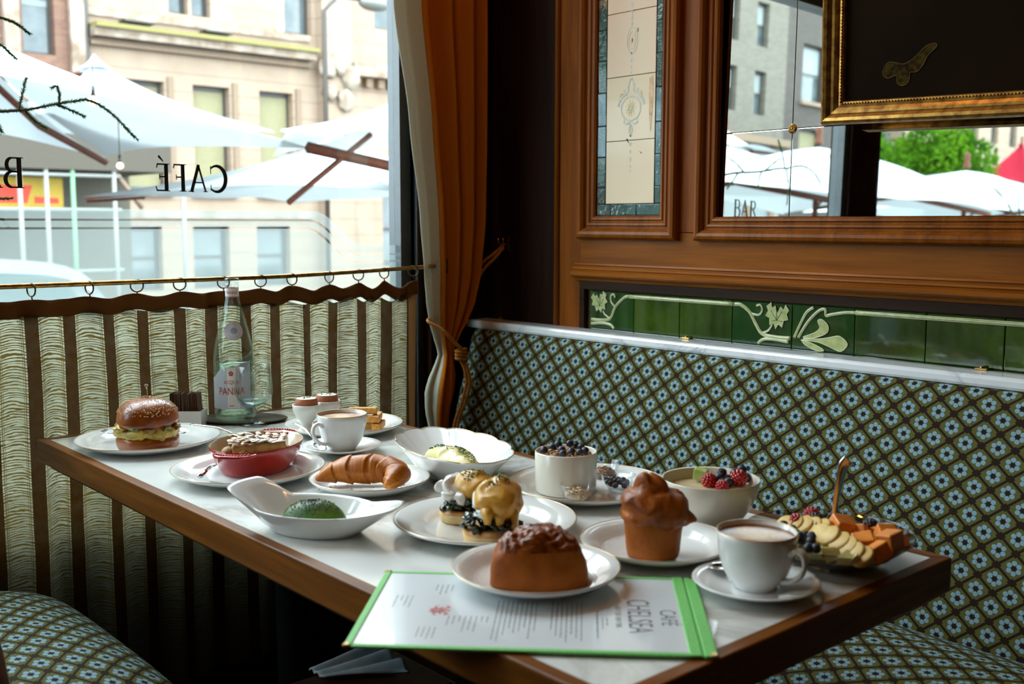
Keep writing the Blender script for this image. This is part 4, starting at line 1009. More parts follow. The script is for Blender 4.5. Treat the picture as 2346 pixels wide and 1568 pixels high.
for i, y in enumerate(rings):
    lb = 'dark metal curtain ring on the rod, ' + where[y] if y in where else None
    if y not in where: continue
    a = random.Random(i * 3).uniform(-0.9, 0.9) + 0.9
    rot = (0, 0, PI / 2 * 0 + a)
    if rg0 is None:
        rg0 = thing('curtain_ring', lb, 'curtain ring', (0.1, y, rodz(y) - 0.0085), group='rings on the café curtain rod', rot=rot)
        torus(0.0135, 0.0017).build('loop', M['brassdark'], rg0)
        G().tube([(0, 0, -0.0135), (0, 0.001, -0.019), (0.002, 0, -0.021)], 0.0016, 6).build('eye', M['brassdark'], rg0)
    else: dup(rg0, (0.1, y, rodz(y) - 0.0085), rot=rot, label=lb)
def curtainmat():
    t = NT('open_weave_curtain'); v = t.coord('Object'); x, y, z = t.sep(v); Mm = t.M
    yy = Mm('ADD', y, Mm('MULTIPLY', t.noise(3.0, v, 2.0), 0.010))
    ph = Mm('FRACT', Mm('DIVIDE', Mm('ADD', yy, 1.291 + 0.0815 * 40.5), 0.0815)); d = Mm('ABSOLUTE', Mm('SUBTRACT', ph, 0.5))   # 0 at a dense stripe's middle
    stripe = Mm('LESS_THAN', d, 0.165)
    sag = Mm('MULTIPLY', Mm('MULTIPLY', Mm('SUBTRACT', 0.5, d), Mm('SUBTRACT', 0.5, d)), 0.055)
    zz = Mm('SUBTRACT', z, Mm('SUBTRACT', 0.0, sag))
    tv = t.n('ShaderNodeCombineXYZ', {0: Mm('MULTIPLY', y, 26.0), 1: Mm('MULTIPLY', zz, 760.0), 2: x}).outputs[0]
    n1 = t.noise(1.0, tv, 3.0, 0.7)
    tv2 = t.n('ShaderNodeCombineXYZ', {0: Mm('MULTIPLY', y, 14.0), 1: Mm('MULTIPLY', zz, 150.0), 2: 3.0}).outputs[0]
    n2 = t.noise(1.0, tv2, 3.0, 0.6)
    tv3 = t.n('ShaderNodeCombineXYZ', {0: Mm('MULTIPLY', y, 9.0), 1: Mm('MULTIPLY', zz, 22.0), 2: 7.0}).outputs[0]
    n3 = t.noise(1.0, tv3, 3.0)
    wv = Mm('SINE', Mm('MULTIPLY', Mm('ADD', Mm('MULTIPLY', zz, 165.0), Mm('ADD', Mm('MULTIPLY', n3, 5.0), Mm('MULTIPLY', n2, 0.9))), 2 * PI))
    thr = Mm('GREATER_THAN', Mm('ADD', Mm('ADD', Mm('MULTIPLY', wv, 0.13), Mm('MULTIPLY', n1, 0.55)), Mm('MULTIPLY', n2, 0.42)), 0.515)
    edge = Mm('LESS_THAN', Mm('ABSOLUTE', Mm('SUBTRACT', d, 0.215)), 0.009)
    edge2 = Mm('LESS_THAN', Mm('ABSOLUTE', Mm('SUBTRACT', d, 0.255)), 0.005)
    dots = Mm('MULTIPLY', Mm('SINE', Mm('MULTIPLY', y, 1900.0)), Mm('SINE', Mm('MULTIPLY', z, 1500.0)))
    hole = Mm('GREATER_THAN', Mm('ADD', dots, Mm('MULTIPLY', t.noise(60.0, v, 3.0), 0.7)), 1.18)
    cl = t.n('ShaderNodeBsdfDiffuse', {'Color': (0.050, 0.020, 0.004)}); cl2 = t.n('ShaderNodeBsdfTranslucent', {'Color': (0.055, 0.020, 0.002)})
    cloth = t.n('ShaderNodeMixShader', {0: 0.30, 1: cl.outputs[0], 2: cl2.outputs[0]}).outputs[0]
    gt = t.n('ShaderNodeBsdfTranslucent', {'Color': (0.28, 0.26, 0.175)}); gr = t.n('ShaderNodeBsdfTransparent', {'Color': (0.58, 0.55, 0.46)})
    gap = t.n('ShaderNodeMixShader', {0: 0.40, 1: gt.outputs[0], 2: gr.outputs[0]}).outputs[0]
    c2a = t.n('ShaderNodeBsdfDiffuse', {'Color': (0.13, 0.085, 0.026)}); c2b = t.n('ShaderNodeBsdfTranslucent', {'Color': (0.13, 0.082, 0.018)})
    thread = t.n('ShaderNodeMixShader', {0: 0.5, 1: c2a.outputs[0], 2: c2b.outputs[0]}).outputs[0]
    open_ = t.n('ShaderNodeMixShader', {0: Mm('MAXIMUM', thr, Mm('MAXIMUM', edge, edge2)), 1: gap, 2: thread}).outputs[0]
    dense = t.n('ShaderNodeMixShader', {0: Mm('MULTIPLY', hole, 0.6), 1: cloth, 2: gap}).outputs[0]
    return t.end(t.n('ShaderNodeMixShader', {0: stripe, 1: open_, 2: dense}))
M['curtain'] = curtainmat()
M['hem'] = cloth_mat('brown_linen_hem', (0.17, 0.078, 0.028), 0.30)
CY0, CY1 = -1.965, -0.305
def cx_at(y, z):
    k = 0.55 + 0.45 * min(1, max(0, (1.04 - z) / 0.25))
    return 0.1 + 0.010 * math.sin(y * 2 * PI / 0.163 + 0.8) * k + 0.005 * math.sin(y * 2 * PI / 0.071 + z * 1.5) + 0.003 * math.sin(z * 9 + y * 5)
def ctop(y):
    best = min(abs(y - r) for r in rings); lo = min(0.5, best / 0.1)
    right = max(0, min(1, (y + 0.8) / 0.45))
    return 1.037 - 0.010 * (1 - right) * 0.6 - 0.016 * math.sin(lo * PI) ** 2 * (0.35 + right)
cc = thing('cafe_curtain', 'brown striped open-weave café curtain hanging across the lower pane', 'curtain', (0.1, -1.1, 0.0))
OFF = Vector((0.1, -1.1, 0.0))
g = G()
g.grid(lambda u, v: Vector((cx_at(CY0 + (CY1 - CY0) * u, 0.12 + 0.9 * v), CY0 + (CY1 - 0.03 - CY0) * u, 0.12 + (ctop(CY0 + (CY1 - CY0) * u) - 0.034 - 0.12) * v)), 420, 30)
cu = g.build('cloth', M['curtain']); cu.parent = cc; cu.location = -OFF
def hemfn(u, v):
    y = CY0 + (CY1 - CY0) * u; tz = ctop(y)
    return Vector((cx_at(y, 1.03) + 0.004 * math.sin(y * 60 + v * 2), y, tz - 0.036 * (1 - v) + 0.002 * math.sin(y * 45)))
c2 = thing('cafe_curtain', 'unseen second café curtain added to cut low light from the neighbouring pane', 'curtain', (0.1, -3.4, 0.0))  # added out of view to cut low daylight from the second bay
G().grid(lambda u, v: Vector((0.010 * math.sin(u * 95), -1.28 + 2.44 * u, 0.12 + 0.91 * v)), 200, 8).build('cloth', M['curtain'], c2)
G().grid(lambda u, v: Vector((0.002 + 0.010 * math.sin(u * 95), -1.28 + 2.44 * u, 1.0 + 0.035 * v)), 200, 2).build('top_hem', M['hem'], c2)
g = G().grid(hemfn, 420, 5); o = g.build('top_hem', M['hem'], cc, -OFF)
md = o.modifiers.new('s', 'SOLIDIFY'); md.thickness = 0.003
def sidehem(u, v):
    z = 0.12 + (1.03 - 0.12) * v; y = CY1 - 0.034 + 0.030 * u - 0.012 * (1 - v)
    return Vector((cx_at(y, z) + 0.002, y, z))
G().grid(sidehem, 8, 40).build('side_hem', M['hem'], cc, -OFF)

# ------------------------------------------------------------ tall drape with its tie-back rope
ZY = [(3.05, -0.43, -0.05), (1.75, -0.373, -0.066), (1.45, -0.325, -0.070), (1.2, -0.292, -0.076), (1.05, -0.279, -0.092), (0.97, -0.272, -0.112), (0.92, -0.262, -0.135), (0.88, -0.248, -0.163), (0.85, -0.236, -0.180), (0.825, -0.230, -0.187), (0.80, -0.243, -0.186), (0.77, -0.262, -0.182), (0.73, -0.277, -0.187), (0.68, -0.276, -0.200), (0.62, -0.262, -0.205), (0.4, -0.262, -0.17), (0.02, -0.270, -0.13)]
def dr(u, v):
    z = 3.05 + (0.02 - 3.05) * v
    for (za, a0, b0), (zb, a1, b1) in zip(ZY, ZY[1:]):
        if z <= za and z >= zb:
            t = (za - z) / (za - zb); t = t * t * (3 - 2 * t) * 0.5 + t * 0.5; a = a0 + (a1 - a0) * t; b = b0 + (b1 - b0) * t; break
    w = (b - a); amp = 0.012 + 0.055 * min(0.30, w)
    f = math.sin(u * 2 * PI * 4.0 + 0.4 + 0.5 * math.sin(z * 1.3)) * amp + 0.4 * amp * math.sin(u * 2 * PI * 7.3 + z * 0.8)
    f *= min(1.0, 0.25 + u * 2.2)
    bulge = 0.035 * math.exp(-((z - 0.72) / 0.10) ** 2) * math.sin(PI * u)
    return Vector((0.098 + f + bulge, a + w * (u + 0.012 * math.sin(u * 22)), z))
M['drape'] = cloth_mat('drape_lamp_tone', (0.50, 0.150, 0.014), 0.22)  # cream cloth with the warm lamp light put into its colour
M['lit_edge'] = cloth_mat('drape_lit_edge_tone', (0.62, 0.60, 0.50), 0.25)  # same cloth at the window edge, daylight painted in as a paler colour
dp_ = thing('drape', 'tall cream drape, its warm lamp tone and window-lit edge coloured in, tied back beside the banquette', 'curtain', (0.125, -0.2, 0.0))
DOF_ = Vector((0.125, -0.2, 0.0))
def cut(u0, u1):
    return lambda u, v: dr(u0 + (u1 - u0) * u, v)
for (a, b, m_, nm) in ((0.0, 0.26, 'lit_edge', 'lit_edge'), (0.26, 1.0, 'drape', 'cloth')):
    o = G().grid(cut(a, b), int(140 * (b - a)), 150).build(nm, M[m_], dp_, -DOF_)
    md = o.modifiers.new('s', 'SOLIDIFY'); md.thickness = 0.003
M['rope'] = pbr('golden_twisted_rope', (0.48, 0.185, 0.014), 0.55, col2=(0.24, 0.075, 0.005), spec=0.2, vs=300)
def rope(pts, R, name, parent, off, pitch=0.012, strands=3):
    pp = smoothpath(pts, 14); L = 0; g = G()
    cs = [0]
    for a, b in zip(pp, pp[1:]): cs.append(cs[-1] + (b - a).length)
    n = max(8, int(cs[-1] / (pitch / 7)))
    fr_ = []; pu = Vector((0.3, 0.2, 1))
    for i in range(n + 1):
        s = cs[-1] * i / n; k = max(j for j in range(len(cs)) if cs[j] <= s + 1e-9); k = min(k, len(pp) - 2)
        p = pp[k].lerp(pp[k + 1], (s - cs[k]) / max(1e-9, cs[k + 1] - cs[k])); t_ = (pp[k + 1] - pp[k]).normalized()
        u_ = (pu - t_ * pu.dot(t_)).normalized(); pu = u_; fr_.append((p, u_, t_.cross(u_), s))
    for k in range(strands):
        g.tube([p + (u_ * math.cos(2 * PI * (s / pitch + k / strands)) + w_ * math.sin(2 * PI * (s / pitch + k / strands))) * R * 0.60 - off for p, u_, w_, s in fr_], R * 0.52, 7)
    return g.build(name, M['rope'], parent)
tb = thing('tieback_rope', 'twisted gold rope knotted round the drape, its cords hanging down', 'tieback', (0.16, -0.206, 0.83))
TO = Vector((0.16, -0.206, 0.83))
rope([(0.128, -0.012, 1.128), (0.105, -0.035, 1.10), (0.082, -0.055, 1.075), (0.07, -0.10, 1.02), (0.06, -0.19, 0.95)], 0.0048, 'wall_cord', tb, TO)
rope([(0.128, -0.016, 1.120), (0.110, -0.035, 1.088), (0.090, -0.055, 1.060), (0.075, -0.10, 1.00), (0.07, -0.20, 0.93), (0.11, -0.272, 0.925), (0.155, -0.262, 0.905), (0.172, -0.247, 0.884), (0.180, -0.228, 0.862), (0.182, -0.210, 0.846)], 0.0048, 'wrap_cord', tb, TO)
g = None
coil = []
for i in range(60):
    a = i / 60 * 2 * PI * 3.6; coil.append((0.170 + 0.012 * math.cos(a), -0.206 + 0.014 * math.sin(a), 0.848 - 0.034 * i / 60))
pp = coil
rope(coil[::3], 0.0048, 'knot', tb, TO)
rope([(0.172, -0.210, 0.818), (0.185, -0.205, 0.79), (0.190, -0.205, 0.75), (0.185, -0.218, 0.70), (0.178, -0.236, 0.645), (0.17, -0.245, 0.55), (0.165, -0.245, 0.42)], 0.0042, 'hanging_cord', tb, TO)
rope([(0.172, -0.202, 0.818), (0.185, -0.193, 0.79), (0.190, -0.192, 0.75), (0.185, -0.205, 0.70), (0.178, -0.224, 0.645), (0.17, -0.235, 0.55), (0.165, -0.238, 0.42)], 0.0042, 'hanging_cord', tb, TO)
G().lathe([(0, 0), (0.009, -0.003), (0.012, -0.012), (0.008, -0.02), (0.018, -0.09), (0.016, -0.092), (0, -0.09)], 18, T(0.165 - TO.x, -0.241 - TO.y, 0.43 - TO.z)).build('tassel', M['rope'], tb)
hk = thing('wall_hook', 'small two-pronged brass hook on the shaded corner panel holding the rope', 'hook', (0.126, 0.0, 1.128))
G().box((-0.008, -0.003, -0.022), (0.008, 0.004, 0.022), bev=0.002).build('plate', M['brass'], hk)
for s_ in (1, -1): G().tube([(0, -0.002, 0.0), (s_ * 0.004, -0.014, -0.004), (s_ * 0.009, -0.024, 0.004), (s_ * 0.010, -0.026, 0.018)], [0.0022, 0.002, 0.0018, 0.0024], 8).build('prong', M['brass'], hk)

# ------------------------------------------------------------ table
TX0, TX1, TY0, TY1, TZ = 0.176, 1.770, -1.317, -0.662, 0.75
tb_ = thing('dining_table', 'long marble-topped dining table with oak edging, laid for breakfast', 'table', ((TX0 + TX1) / 2, (TY0 + TY1) / 2, 0))
TO = Vector((-(TX0 + TX1) / 2, -(TY0 + TY1) / 2, 0)); E = 0.020
G().box((TX0 + E, TY0 + E, 0.722), (TX1 - E, TY1 - E, TZ)).build('tabletop', M['marble'], tb_, TO)
def edgebar(pts, mat):
    n = len(pts); vs = [(x, y, 0.705) for x, y in pts] + [(x, y, TZ + 0.0012) for x, y in pts]
    g = G().add(vs, [tuple(range(n - 1, -1, -1)), tuple(range(n, 2 * n))] + [(i, (i + 1) % n, n + (i + 1) % n, n + i) for i in range(n)])
    o = g.build('edging', mat, tb_, TO); md = o.modifiers.new('b', 'BEVEL'); md.width = 0.0022; md.segments = 2
edgebar([(TX0, TY0), (TX1, TY0), (TX1 - E, TY0 + E), (TX0 + E, TY0 + E)], M['tablewood'])
edgebar([(TX1, TY1), (TX0, TY1), (TX0 + E, TY1 - E), (TX1 - E, TY1 - E)], M['tablewood'])
edgebar([(TX1, TY0), (TX1, TY1), (TX1 - E, TY1 - E), (TX1 - E, TY0 + E)], M['tablewoody'])
edgebar([(TX0, TY1), (TX0, TY0), (TX0 + E, TY0 + E), (TX0 + E, TY1 - E)], M['tablewoody'])
G().box((TX0 + 0.02, TY0 + 0.02, 0.690), (TX1 - 0.02, TY1 - 0.02, 0.722)).build('underframe', M['darkwoodx'], tb_, TO)
for x in (0.62, 1.40):
    G().lathe([(0.0, 0.0), (0.20, 0.0), (0.20, 0.02), (0.06, 0.045), (0.038, 0.08), (0.034, 0.30), (0.034, 0.62), (0.06, 0.66), (0.10, 0.69), (0, 0.69)], 24, T(x, -0.99, 0)).build('leg', M['black'], tb_, TO)
    G().box((x - 0.05, -1.20, 0.668), (x + 0.05, -0.78, 0.690), bev=0.004).build('bracket', M['black'], tb_, TO)

# bench with a domed seat in front of the window side, and a stool with a folded napkin
bn = thing('bench', 'upholstered bench with a domed flower-patterned seat at the lower left', 'bench', (0.53, -1.60, 0.02))
def benchfn(u, v):
    x = -0.36 + 0.86 * u; y = -0.30 + 0.60 * v
    ex = 1 - abs(2 * u - 1) ** 3.2; ey = 1 - abs(2 * v - 1) ** 2.6
    return (x * 1.0, y, 0.375 + 0.135 * max(0, ex) ** 0.55 * max(0, ey) ** 0.5)
uvgrid(benchfn, 60, 50, 0.86, 0.62, 'seat', M['flower'], bn)
G().box((-0.36, -0.30, 0.33), (0.50, 0.30, 0.385), bev=0.006).build('seat_frame', M['darkwoodx'], bn)
for x in (-0.33, 0.47):
    for y in (-0.27, 0.27): G().tube([(x, y, 0), (x, y, 0.34)], [0.016, 0.022], 10).build('leg', M['darkwood'], bn)
my2 = Matrix(((1, 0, 0, 0), (0, 0, -1, 0), (0, 1, 0, 0), (0, 0, 0, 1)))
M['chairwood'] = wood('dark_chair_wood', (0.10, 0.040, 0.010), (0.045, 0.016, 0.004), 0.4, 0)
ch = thing('wooden_chair', 'dark curved wooden chair back cut off by the lower left corner', 'chair', (0.71, -1.98, 0))
for s_ in (0, 1):
    G().tube([(0.02 + s_ * 0.06, 0.02 + s_ * 0.36, 0.0), (0.02 + s_ * 0.06, 0.0 + s_ * 0.36, 0.43)], [0.015, 0.02], 8).build('leg', M['chairwood'], ch)
    G().tube([(-0.36, 0.02 + s_ * 0.36, 0.0), (-0.36, 0.0 + s_ * 0.36, 0.43)], [0.015, 0.02], 8).build('leg', M['chairwood'], ch)
G().box((-0.39, -0.03, 0.42), (0.12, 0.34, 0.45), bev=0.01).build('seat', M['chairwood'], ch)
ar = [(-0.10, 0.30, 0.45), (0.02, 0.31, 0.55), (0.10, 0.31, 0.615), (0.18, 0.31, 0.648), (0.24, 0.31, 0.62)]
G().tube([tuple(p) for p in smoothpath([(0.33, 0.34, 0.52), (0.262, 0.35, 0.602), (0.19, 0.35, 0.655), (0.05, 0.32, 0.70), (-0.2, 0.25, 0.72), (-0.38, 0.1, 0.72)], 5)], 0.018, 10, flat=1.6).build('arm', M['chairwood'], ch)
G().tube([(0.06, 0.33, 0.44), (0.10, 0.33, 0.69)], 0.014, 8).build('arm_post', M['chairwood'], ch)
st = thing('wooden_stool', 'reddish wooden stool half hidden under the table, a napkin on it', 'stool', (0.99, -1.07, 0))
G().box((-0.06, -0.12, 0.42), (0.12, 0.10, 0.448), bev=0.008).build('seat', pbr('reddish_stool_wood', (0.035, 0.010, 0.004), 0.4, vs=20), st)
for x in (-0.04, 0.10):
    for y in (-0.10, 0.08): G().tube([(x, y, 0), (x, y, 0.425)], [0.013, 0.017], 8).build('leg', M['chairwood'], st)
def napfn(u, v):
    x = -0.045 + (0.045 + 0.055 * v) * u; y = -0.065 + 0.12 * v
    return (x + 0.02 * v, y, 0.450 + 0.004 + 0.030 * abs(math.sin(u * 8.5 + v * 1.2)) * (0.2 + 0.8 * v) * (1 - 0.5 * u))
np_ = G().grid(napfn, 26, 20).build('cloth_napkin', pbr('grey_blue_linen', (0.42, 0.50, 0.54), 0.9)); np_.location = (0.965, -1.07, 0); tag(np_, 'crumpled blue-grey cloth napkin lying on the stool under the menu', 'napkin')
md = np_.modifiers.new('s', 'SOLIDIFY'); md.thickness = 0.003
# ------------------------------------------------------------ tableware
RH = Vector((0.663, 0.748, 0)); FH = Vector((-0.748, 0.663, 0))        # across and away, as seen from the seat
A48 = math.atan2(0.748, 0.663)
def plate_prof(R, rim=0.035, h=0.020, t=0.0035):
    w = R - rim
    return [(0.0, t), (w * 0.94, t), (w * 0.985, t + 0.0015), (w + 0.004, t + 0.006), (w + rim * 0.5, h - 0.005), (R - 0.003, h), (R, h - 0.0008), (R - 0.002, h - 0.0035),
            (w + rim * 0.45, h - 0.010), (w, 0.004), (w * 0.80, 0.0028), (w * 0.78, 0.0), (w * 0.70, 0.0), (w * 0.69, 0.0022), (0, 0.0022)]
def plate(name, label, x, y, R, rim=0.035, h=0.020, gold=True, z=TZ + 0.001, group='white gold-rimmed plates', cat='plate', mat='china', well=False):
    t = thing(name, label, cat, (x, y, z), group=group)
    G().lathe(plate_prof(R, rim, h), 72).build('dish', M[mat], t)
    if gold: G().tube([((R - 0.0012) * math.cos(2 * PI * k / 72), (R - 0.0012) * math.sin(2 * PI * k / 72), h - 0.0002) for k in range(73)], 0.0006, 6, cap=False).build('gold_rim', M['goldrim'], t)
    return t
plate('dinner_plate', 'plate under the seeded bun sandwich, left end of the table', 0.388, -1.172, 0.1375, 0.03)
plate('dinner_plate', 'plate carrying the two egg cups and the toast fingers', 0.518, -0.803, 0.124, 0.03)
plate('dinner_plate', 'plate under the red oval dish, a knife on its rim', 0.750, -1.146, 0.131, 0.03)
plate('dinner_plate', 'small plate under the croissant', 0.955, -1.032, 0.100, 0.022)
plate('dinner_plate', 'wide-rimmed plate under the two topped muffins', 1.263, -1.042, 0.132, 0.044, 0.019)
plate('dinner_plate', 'plate holding the granola ramekin and three small glass bowls', 1.215, -0.783, 0.131, 0.03)
plate('dinner_plate', 'plate under the tall popover, dusted with sugar', 1.498, -0.941, 0.1015, 0.026)
plate('dinner_plate', 'plate with the glazed brioche standing half on the menu', 1.484, -1.148, 0.1035, 0.026, z=TZ + 0.0062)

def eggcurve(r0, r1, z0, z1, n, pw=0.5):
    return [(r0 + (r1 - r0) * (k / n) ** pw, z0 + (z1 - z0) * k / n) for k in range(n + 1)]
M['coffee'] = None
def coffeemat():
    t = NT('milk_coffee'); v = t.coord('Object', (1, 1, 1)); s = t.sep(v)
    r = t.M('SQRT', t.M('ADD', t.M('MULTIPLY', s[0], s[0]), t.M('MULTIPLY', s[1], s[1])))
    n = t.noise(45, v, 4.0, 0.6, 1.2)
    f = t.M('ADD', t.M('MULTIPLY', r, 26.0), t.M('MULTIPLY', t.M('SUBTRACT', n, 0.5), 1.1))
    c = t.ramp(f, [(0.22, (0.62, 0.45, 0.24)), (0.50, (0.47, 0.23, 0.055)), (0.80, (0.30, 0.105, 0.012)), (1.0, (0.19, 0.06, 0.006))])
    return t.end(t.bsdf(Base_Color=c, Roughness=0.28))
M['coffee'] = coffeemat()
def cup_and_saucer(x, y, lab_s, lab_c, hdir):
    s = thing('saucer', lab_s, 'saucer', (x, y, TZ + 0.001), group='white coffee saucers')
    R = 0.0755
    G().lathe([(0, 0.0045), (0.024, 0.0045), (0.026, 0.0062), (0.029, 0.0055), (0.045, 0.008), (0.065, 0.0135), (R - 0.001, 0.016), (R, 0.0152), (R - 0.003, 0.013), (0.05, 0.006), (0.03, 0.0025), (0.028, 0.0), (0.024, 0.0), (0, 0.002)], 64).build('dish', M['china'], s)
    c = thing('coffee_cup', lab_c, 'cup', (x, y, TZ + 0.0062), hdir, group='white milk coffee cups')
    out = [(0.0, 0.0), (0.024, 0.0), (0.0255, 0.002), (0.0262, 0.005), (0.0325, 0.011), (0.0385, 0.021), (0.0432, 0.035), (0.0460, 0.050), (0.0472, 0.061), (0.0480, 0.0685), (0.0470, 0.0695), (0.0455, 0.0685), (0.0430, 0.055), (0.038, 0.035), (0.028, 0.014), (0.018, 0.007), (0, 0.006)]
    G().lathe(out, 64).build('cup_body', M['china'], c)
    hp = smoothpath([(0.0445, 0, 0.050), (0.054, 0, 0.0565), (0.063, 0, 0.052), (0.065, 0, 0.041), (0.060, 0, 0.028), (0.049, 0, 0.019), (0.037, 0, 0.016)], 5)
    n = len(hp); G().tube(hp, [0.0048 + 0.0016 * abs(1 - 2 * i / (n - 1)) for i in range(n)], 10, flat=0.62, up=(1, 0, 0)).build('handle', M['china'], c)
    G().lathe([(0, 0.0635), (0.040, 0.0637), (0.0446, 0.0645)], 48).build('coffee', M['coffee'], c)
    G().tube([(0.0468 * math.cos(2 * PI * k / 60), 0.0468 * math.sin(2 * PI * k / 60), 0.0696) for k in range(61)], 0.0008, 5, cap=False).build('rim_line', M['goldrim'], c)
    return c
cup_and_saucer(1.675, -0.966, 'saucer at the right end of the table beside the green menu', 'coffee cup at the right end of the table, handle to the right', A48 - 0.80)
cup_and_saucer(0.690, -0.917, 'saucer in the middle between the red dish and the egg cups', 'coffee cup in the middle, its handle toward the red dish', A48 + PI + 0.75)

def bar2(pts, ws, th, name, mat, parent):
    """flat tapering bar along pts with half-widths ws"""
    g = G(); n = len(pts); vs = []
    P_ = [Vector(p) for p in pts]
    for i, p in enumerate(P_):
        t = (P_[min(i + 1, n - 1)] - P_[max(i - 1, 0)]).normalized(); w = t.cross(Vector((0, 0, 1)))
        w = w.normalized() if w.length > 1e-4 else Vector((0, 1, 0)); u = w.cross(t)
        for k in range(8):
            a = 2 * PI * k / 8; vs.append(p + w * math.cos(a) * ws[i] + u * math.sin(a) * th)
    fs = [(i * 8 + k, i * 8 + (k + 1) % 8, (i + 1) * 8 + (k + 1) % 8, (i + 1) * 8 + k) for i in range(n - 1) for k in range(8)] + [tuple(range(7, -1, -1)), tuple((n - 1) * 8 + k for k in range(8))]
    g.add(vs, fs, True); return g.build(name, mat, parent)
def spoon(label, loc, rot, L=0.14, bw=0.014, group=None):
    t = thing('teaspoon' if L < 0.16 else 'serving_spoon', label, 'spoon', loc, rot=rot, group=group)
    bl = L * 0.30
    pts = smoothpath([(bl * 0.9, 0, 0.001), (bl * 1.25, 0, 0.006), (L * 0.6, 0, 0.010), (L * 0.85, 0, 0.008), (L, 0, 0.005)], 4)
    n = len(pts); bar2(pts, [0.0022 + 0.0035 * (i / (n - 1)) ** 2.2 for i in range(n)], 0.0011, 'handle', M['steel'], t)
    g = G()
    def f(u, v):
        a = 2 * PI * u; r = v; w = bw * (1 + 0.15 * math.cos(a)); x = bl * 0.5 + bl * 0.52 * r * -math.cos(a); y = w * r * math.sin(a)
        return (x, y, -0.0045 * (1 - r * r) + 0.002)
    g.grid(f, 30, 8); o = g.build('bowl', M['steel'], t); md = o.modifiers.new('s', 'SOLIDIFY'); md.thickness = 0.0009
    return t
spoon('teaspoon lying on the right-hand saucer, its tip past the cup', (1.612, -0.975, TZ + 0.018), (0.0, 0.0, 0.60), 0.142)
spoon('teaspoon leaning on the rim of the middle saucer', (0.700, -0.965, TZ + 0.012), (0.0, -0.28, A48 + PI * 0.72), 0.115, 0.0115)
# serving spoon upright in the fruit dish
ss = thing('serving_spoon', 'serving spoon standing upright among the fruit, its broad handle end up', 'spoon', (1.655, -0.762, TZ + 0.020))
hp = smoothpath([(0.002, 0, 0.012), (0.0, 0.0, 0.045), (0.004, 0.002, 0.080), (0.008, 0.004, 0.100), (0.014, 0.008, 0.108)], 6); n = len(hp)
G().tube(hp, [0.0045 + 0.0085 * (i / (n - 1)) ** 2.2 for i in range(n)], 12, flat=0.28, up=(-0.70, 0.30, 0.3)).build('handle', M['steel'], ss)
G().ball((0.002, -0.004, 0.0), 0.017, 0.005, 0.018, 3).build('bowl', M['steel'], ss)

def fork(label, loc, rot, L=0.17):
    t = thing('fork', label, 'fork', loc, rot=rot)
    pts = smoothpath([(0.052, 0, 0.003), (0.07, 0, 0.007), (L * 0.65, 0, 0.009), (L, 0, 0.006)], 4); n = len(pts)
    bar2(pts, [0.0026 + 0.0035 * (i / (n - 1)) ** 2 for i in range(n)], 0.0012, 'handle', M['steel'], t)
    bar2([(0.030, 0, 0.0005), (0.036, 0, 0.0), (0.048, 0, 0.002), (0.054, 0, 0.0035)], [0.0105, 0.0110, 0.0070, 0.0028], 0.0011, 'neck', M['steel'], t)
    for k in range(4): bar2([(-0.006, -0.0084 + k * 0.0056, 0.004), (0.010, -0.0090 + k * 0.0060, 0.0), (0.032, -0.0090 + k * 0.0060, 0.0)], [0.0007, 0.0013, 0.0015], 0.0010, 'tine', M['steel'], t)
    return t
fork('fork lying on the sandwich plate behind the bun, tines to the left', (0.305, -1.225, TZ + 0.022), (0, 0.02, A48 - 0.10), 0.165)
fork('fork stuck in the almond crumble, its handle over the left rim of the red dish', (0.708, -1.098, TZ + 0.050), (0, -0.17, A48 + PI - 0.10), 0.132)
kn = thing('table_knife', 'steel knife resting on the front rim of the red dish\'s plate', 'knife', (0.778, -1.246, TZ + 0.021), rot=(0, 0.06, 2.50))
bar2([(-0.012, 0.0, 0.0035), (0.03, 0.0, 0.004), (0.070, 0.0, 0.0045)], [0.0052, 0.0046, 0.0036], 0.0032, 'handle', M['steel'], kn)
bar2([(0.070, 0.0, 0.0045), (0.082, 0.0, 0.004), (0.12, 0.0, 0.002), (0.150, 0.004, 0.0)], [0.0045, 0.0075, 0.007, 0.001], 0.0007, 'blade', M['steel'], kn)

# ---- bottle on its dark tray
M['bottleglass'] = glassy('bottle_glass', (0.985, 0.998, 0.992), (0.62, 0.82, 0.77), 0.02, 1.0, 0.22)
M['clearglass'] = glassy('clear_tumbler_glass', (0.99, 0.995, 0.995), (0.80, 0.83, 0.84), 0.02, 1.0, 0.3)
M['water'] = glassy('still_water', (0.93, 0.99, 0.975), (0.66, 0.90, 0.85), 0.02, 0.8, 0.25)
try_ = thing('bottle_tray', 'dark shallow oval tray under the water bottle and the glass', 'tray', (0.262, -0.905, TZ + 0.001), A48)
G().lathe([(0, 0.002), (0.093, 0.002), (0.098, 0.006), (0.100, 0.006), (0.100, 0.004), (0.094, 0.0), (0, 0)], 56, sx=1.0, sy=0.62).build('dish', pbr('dark_pewter', (0.045, 0.035, 0.022), 0.35, 0.6), try_)
bt = thing('water_bottle', 'tall clear glass water bottle with a pale label, half full', 'bottle', (0.243, -0.912, TZ + 0.0035), A48 - 0.12)
bo = [(0.0, 0.004), (0.030, 0.0), (0.040, 0.001), (0.0435, 0.006), (0.0440, 0.02), (0.0440, 0.118), (0.0438, 0.136), (0.0420, 0.155), (0.0380, 0.176), (0.0325, 0.199), (0.0265, 0.223), (0.0205, 0.246), (0.0160, 0.264), (0.0142, 0.276), (0.0138, 0.294), (0.0150, 0.296), (0.0155, 0.299), (0.0150, 0.302), (0.0142, 0.3035), (0.0148, 0.305), (0.0152, 0.311), (0.0145, 0.3135), (0.0120, 0.3135)]
bi = [(r - 0.0026, z) for r, z in bo[3:-1]][::-1]
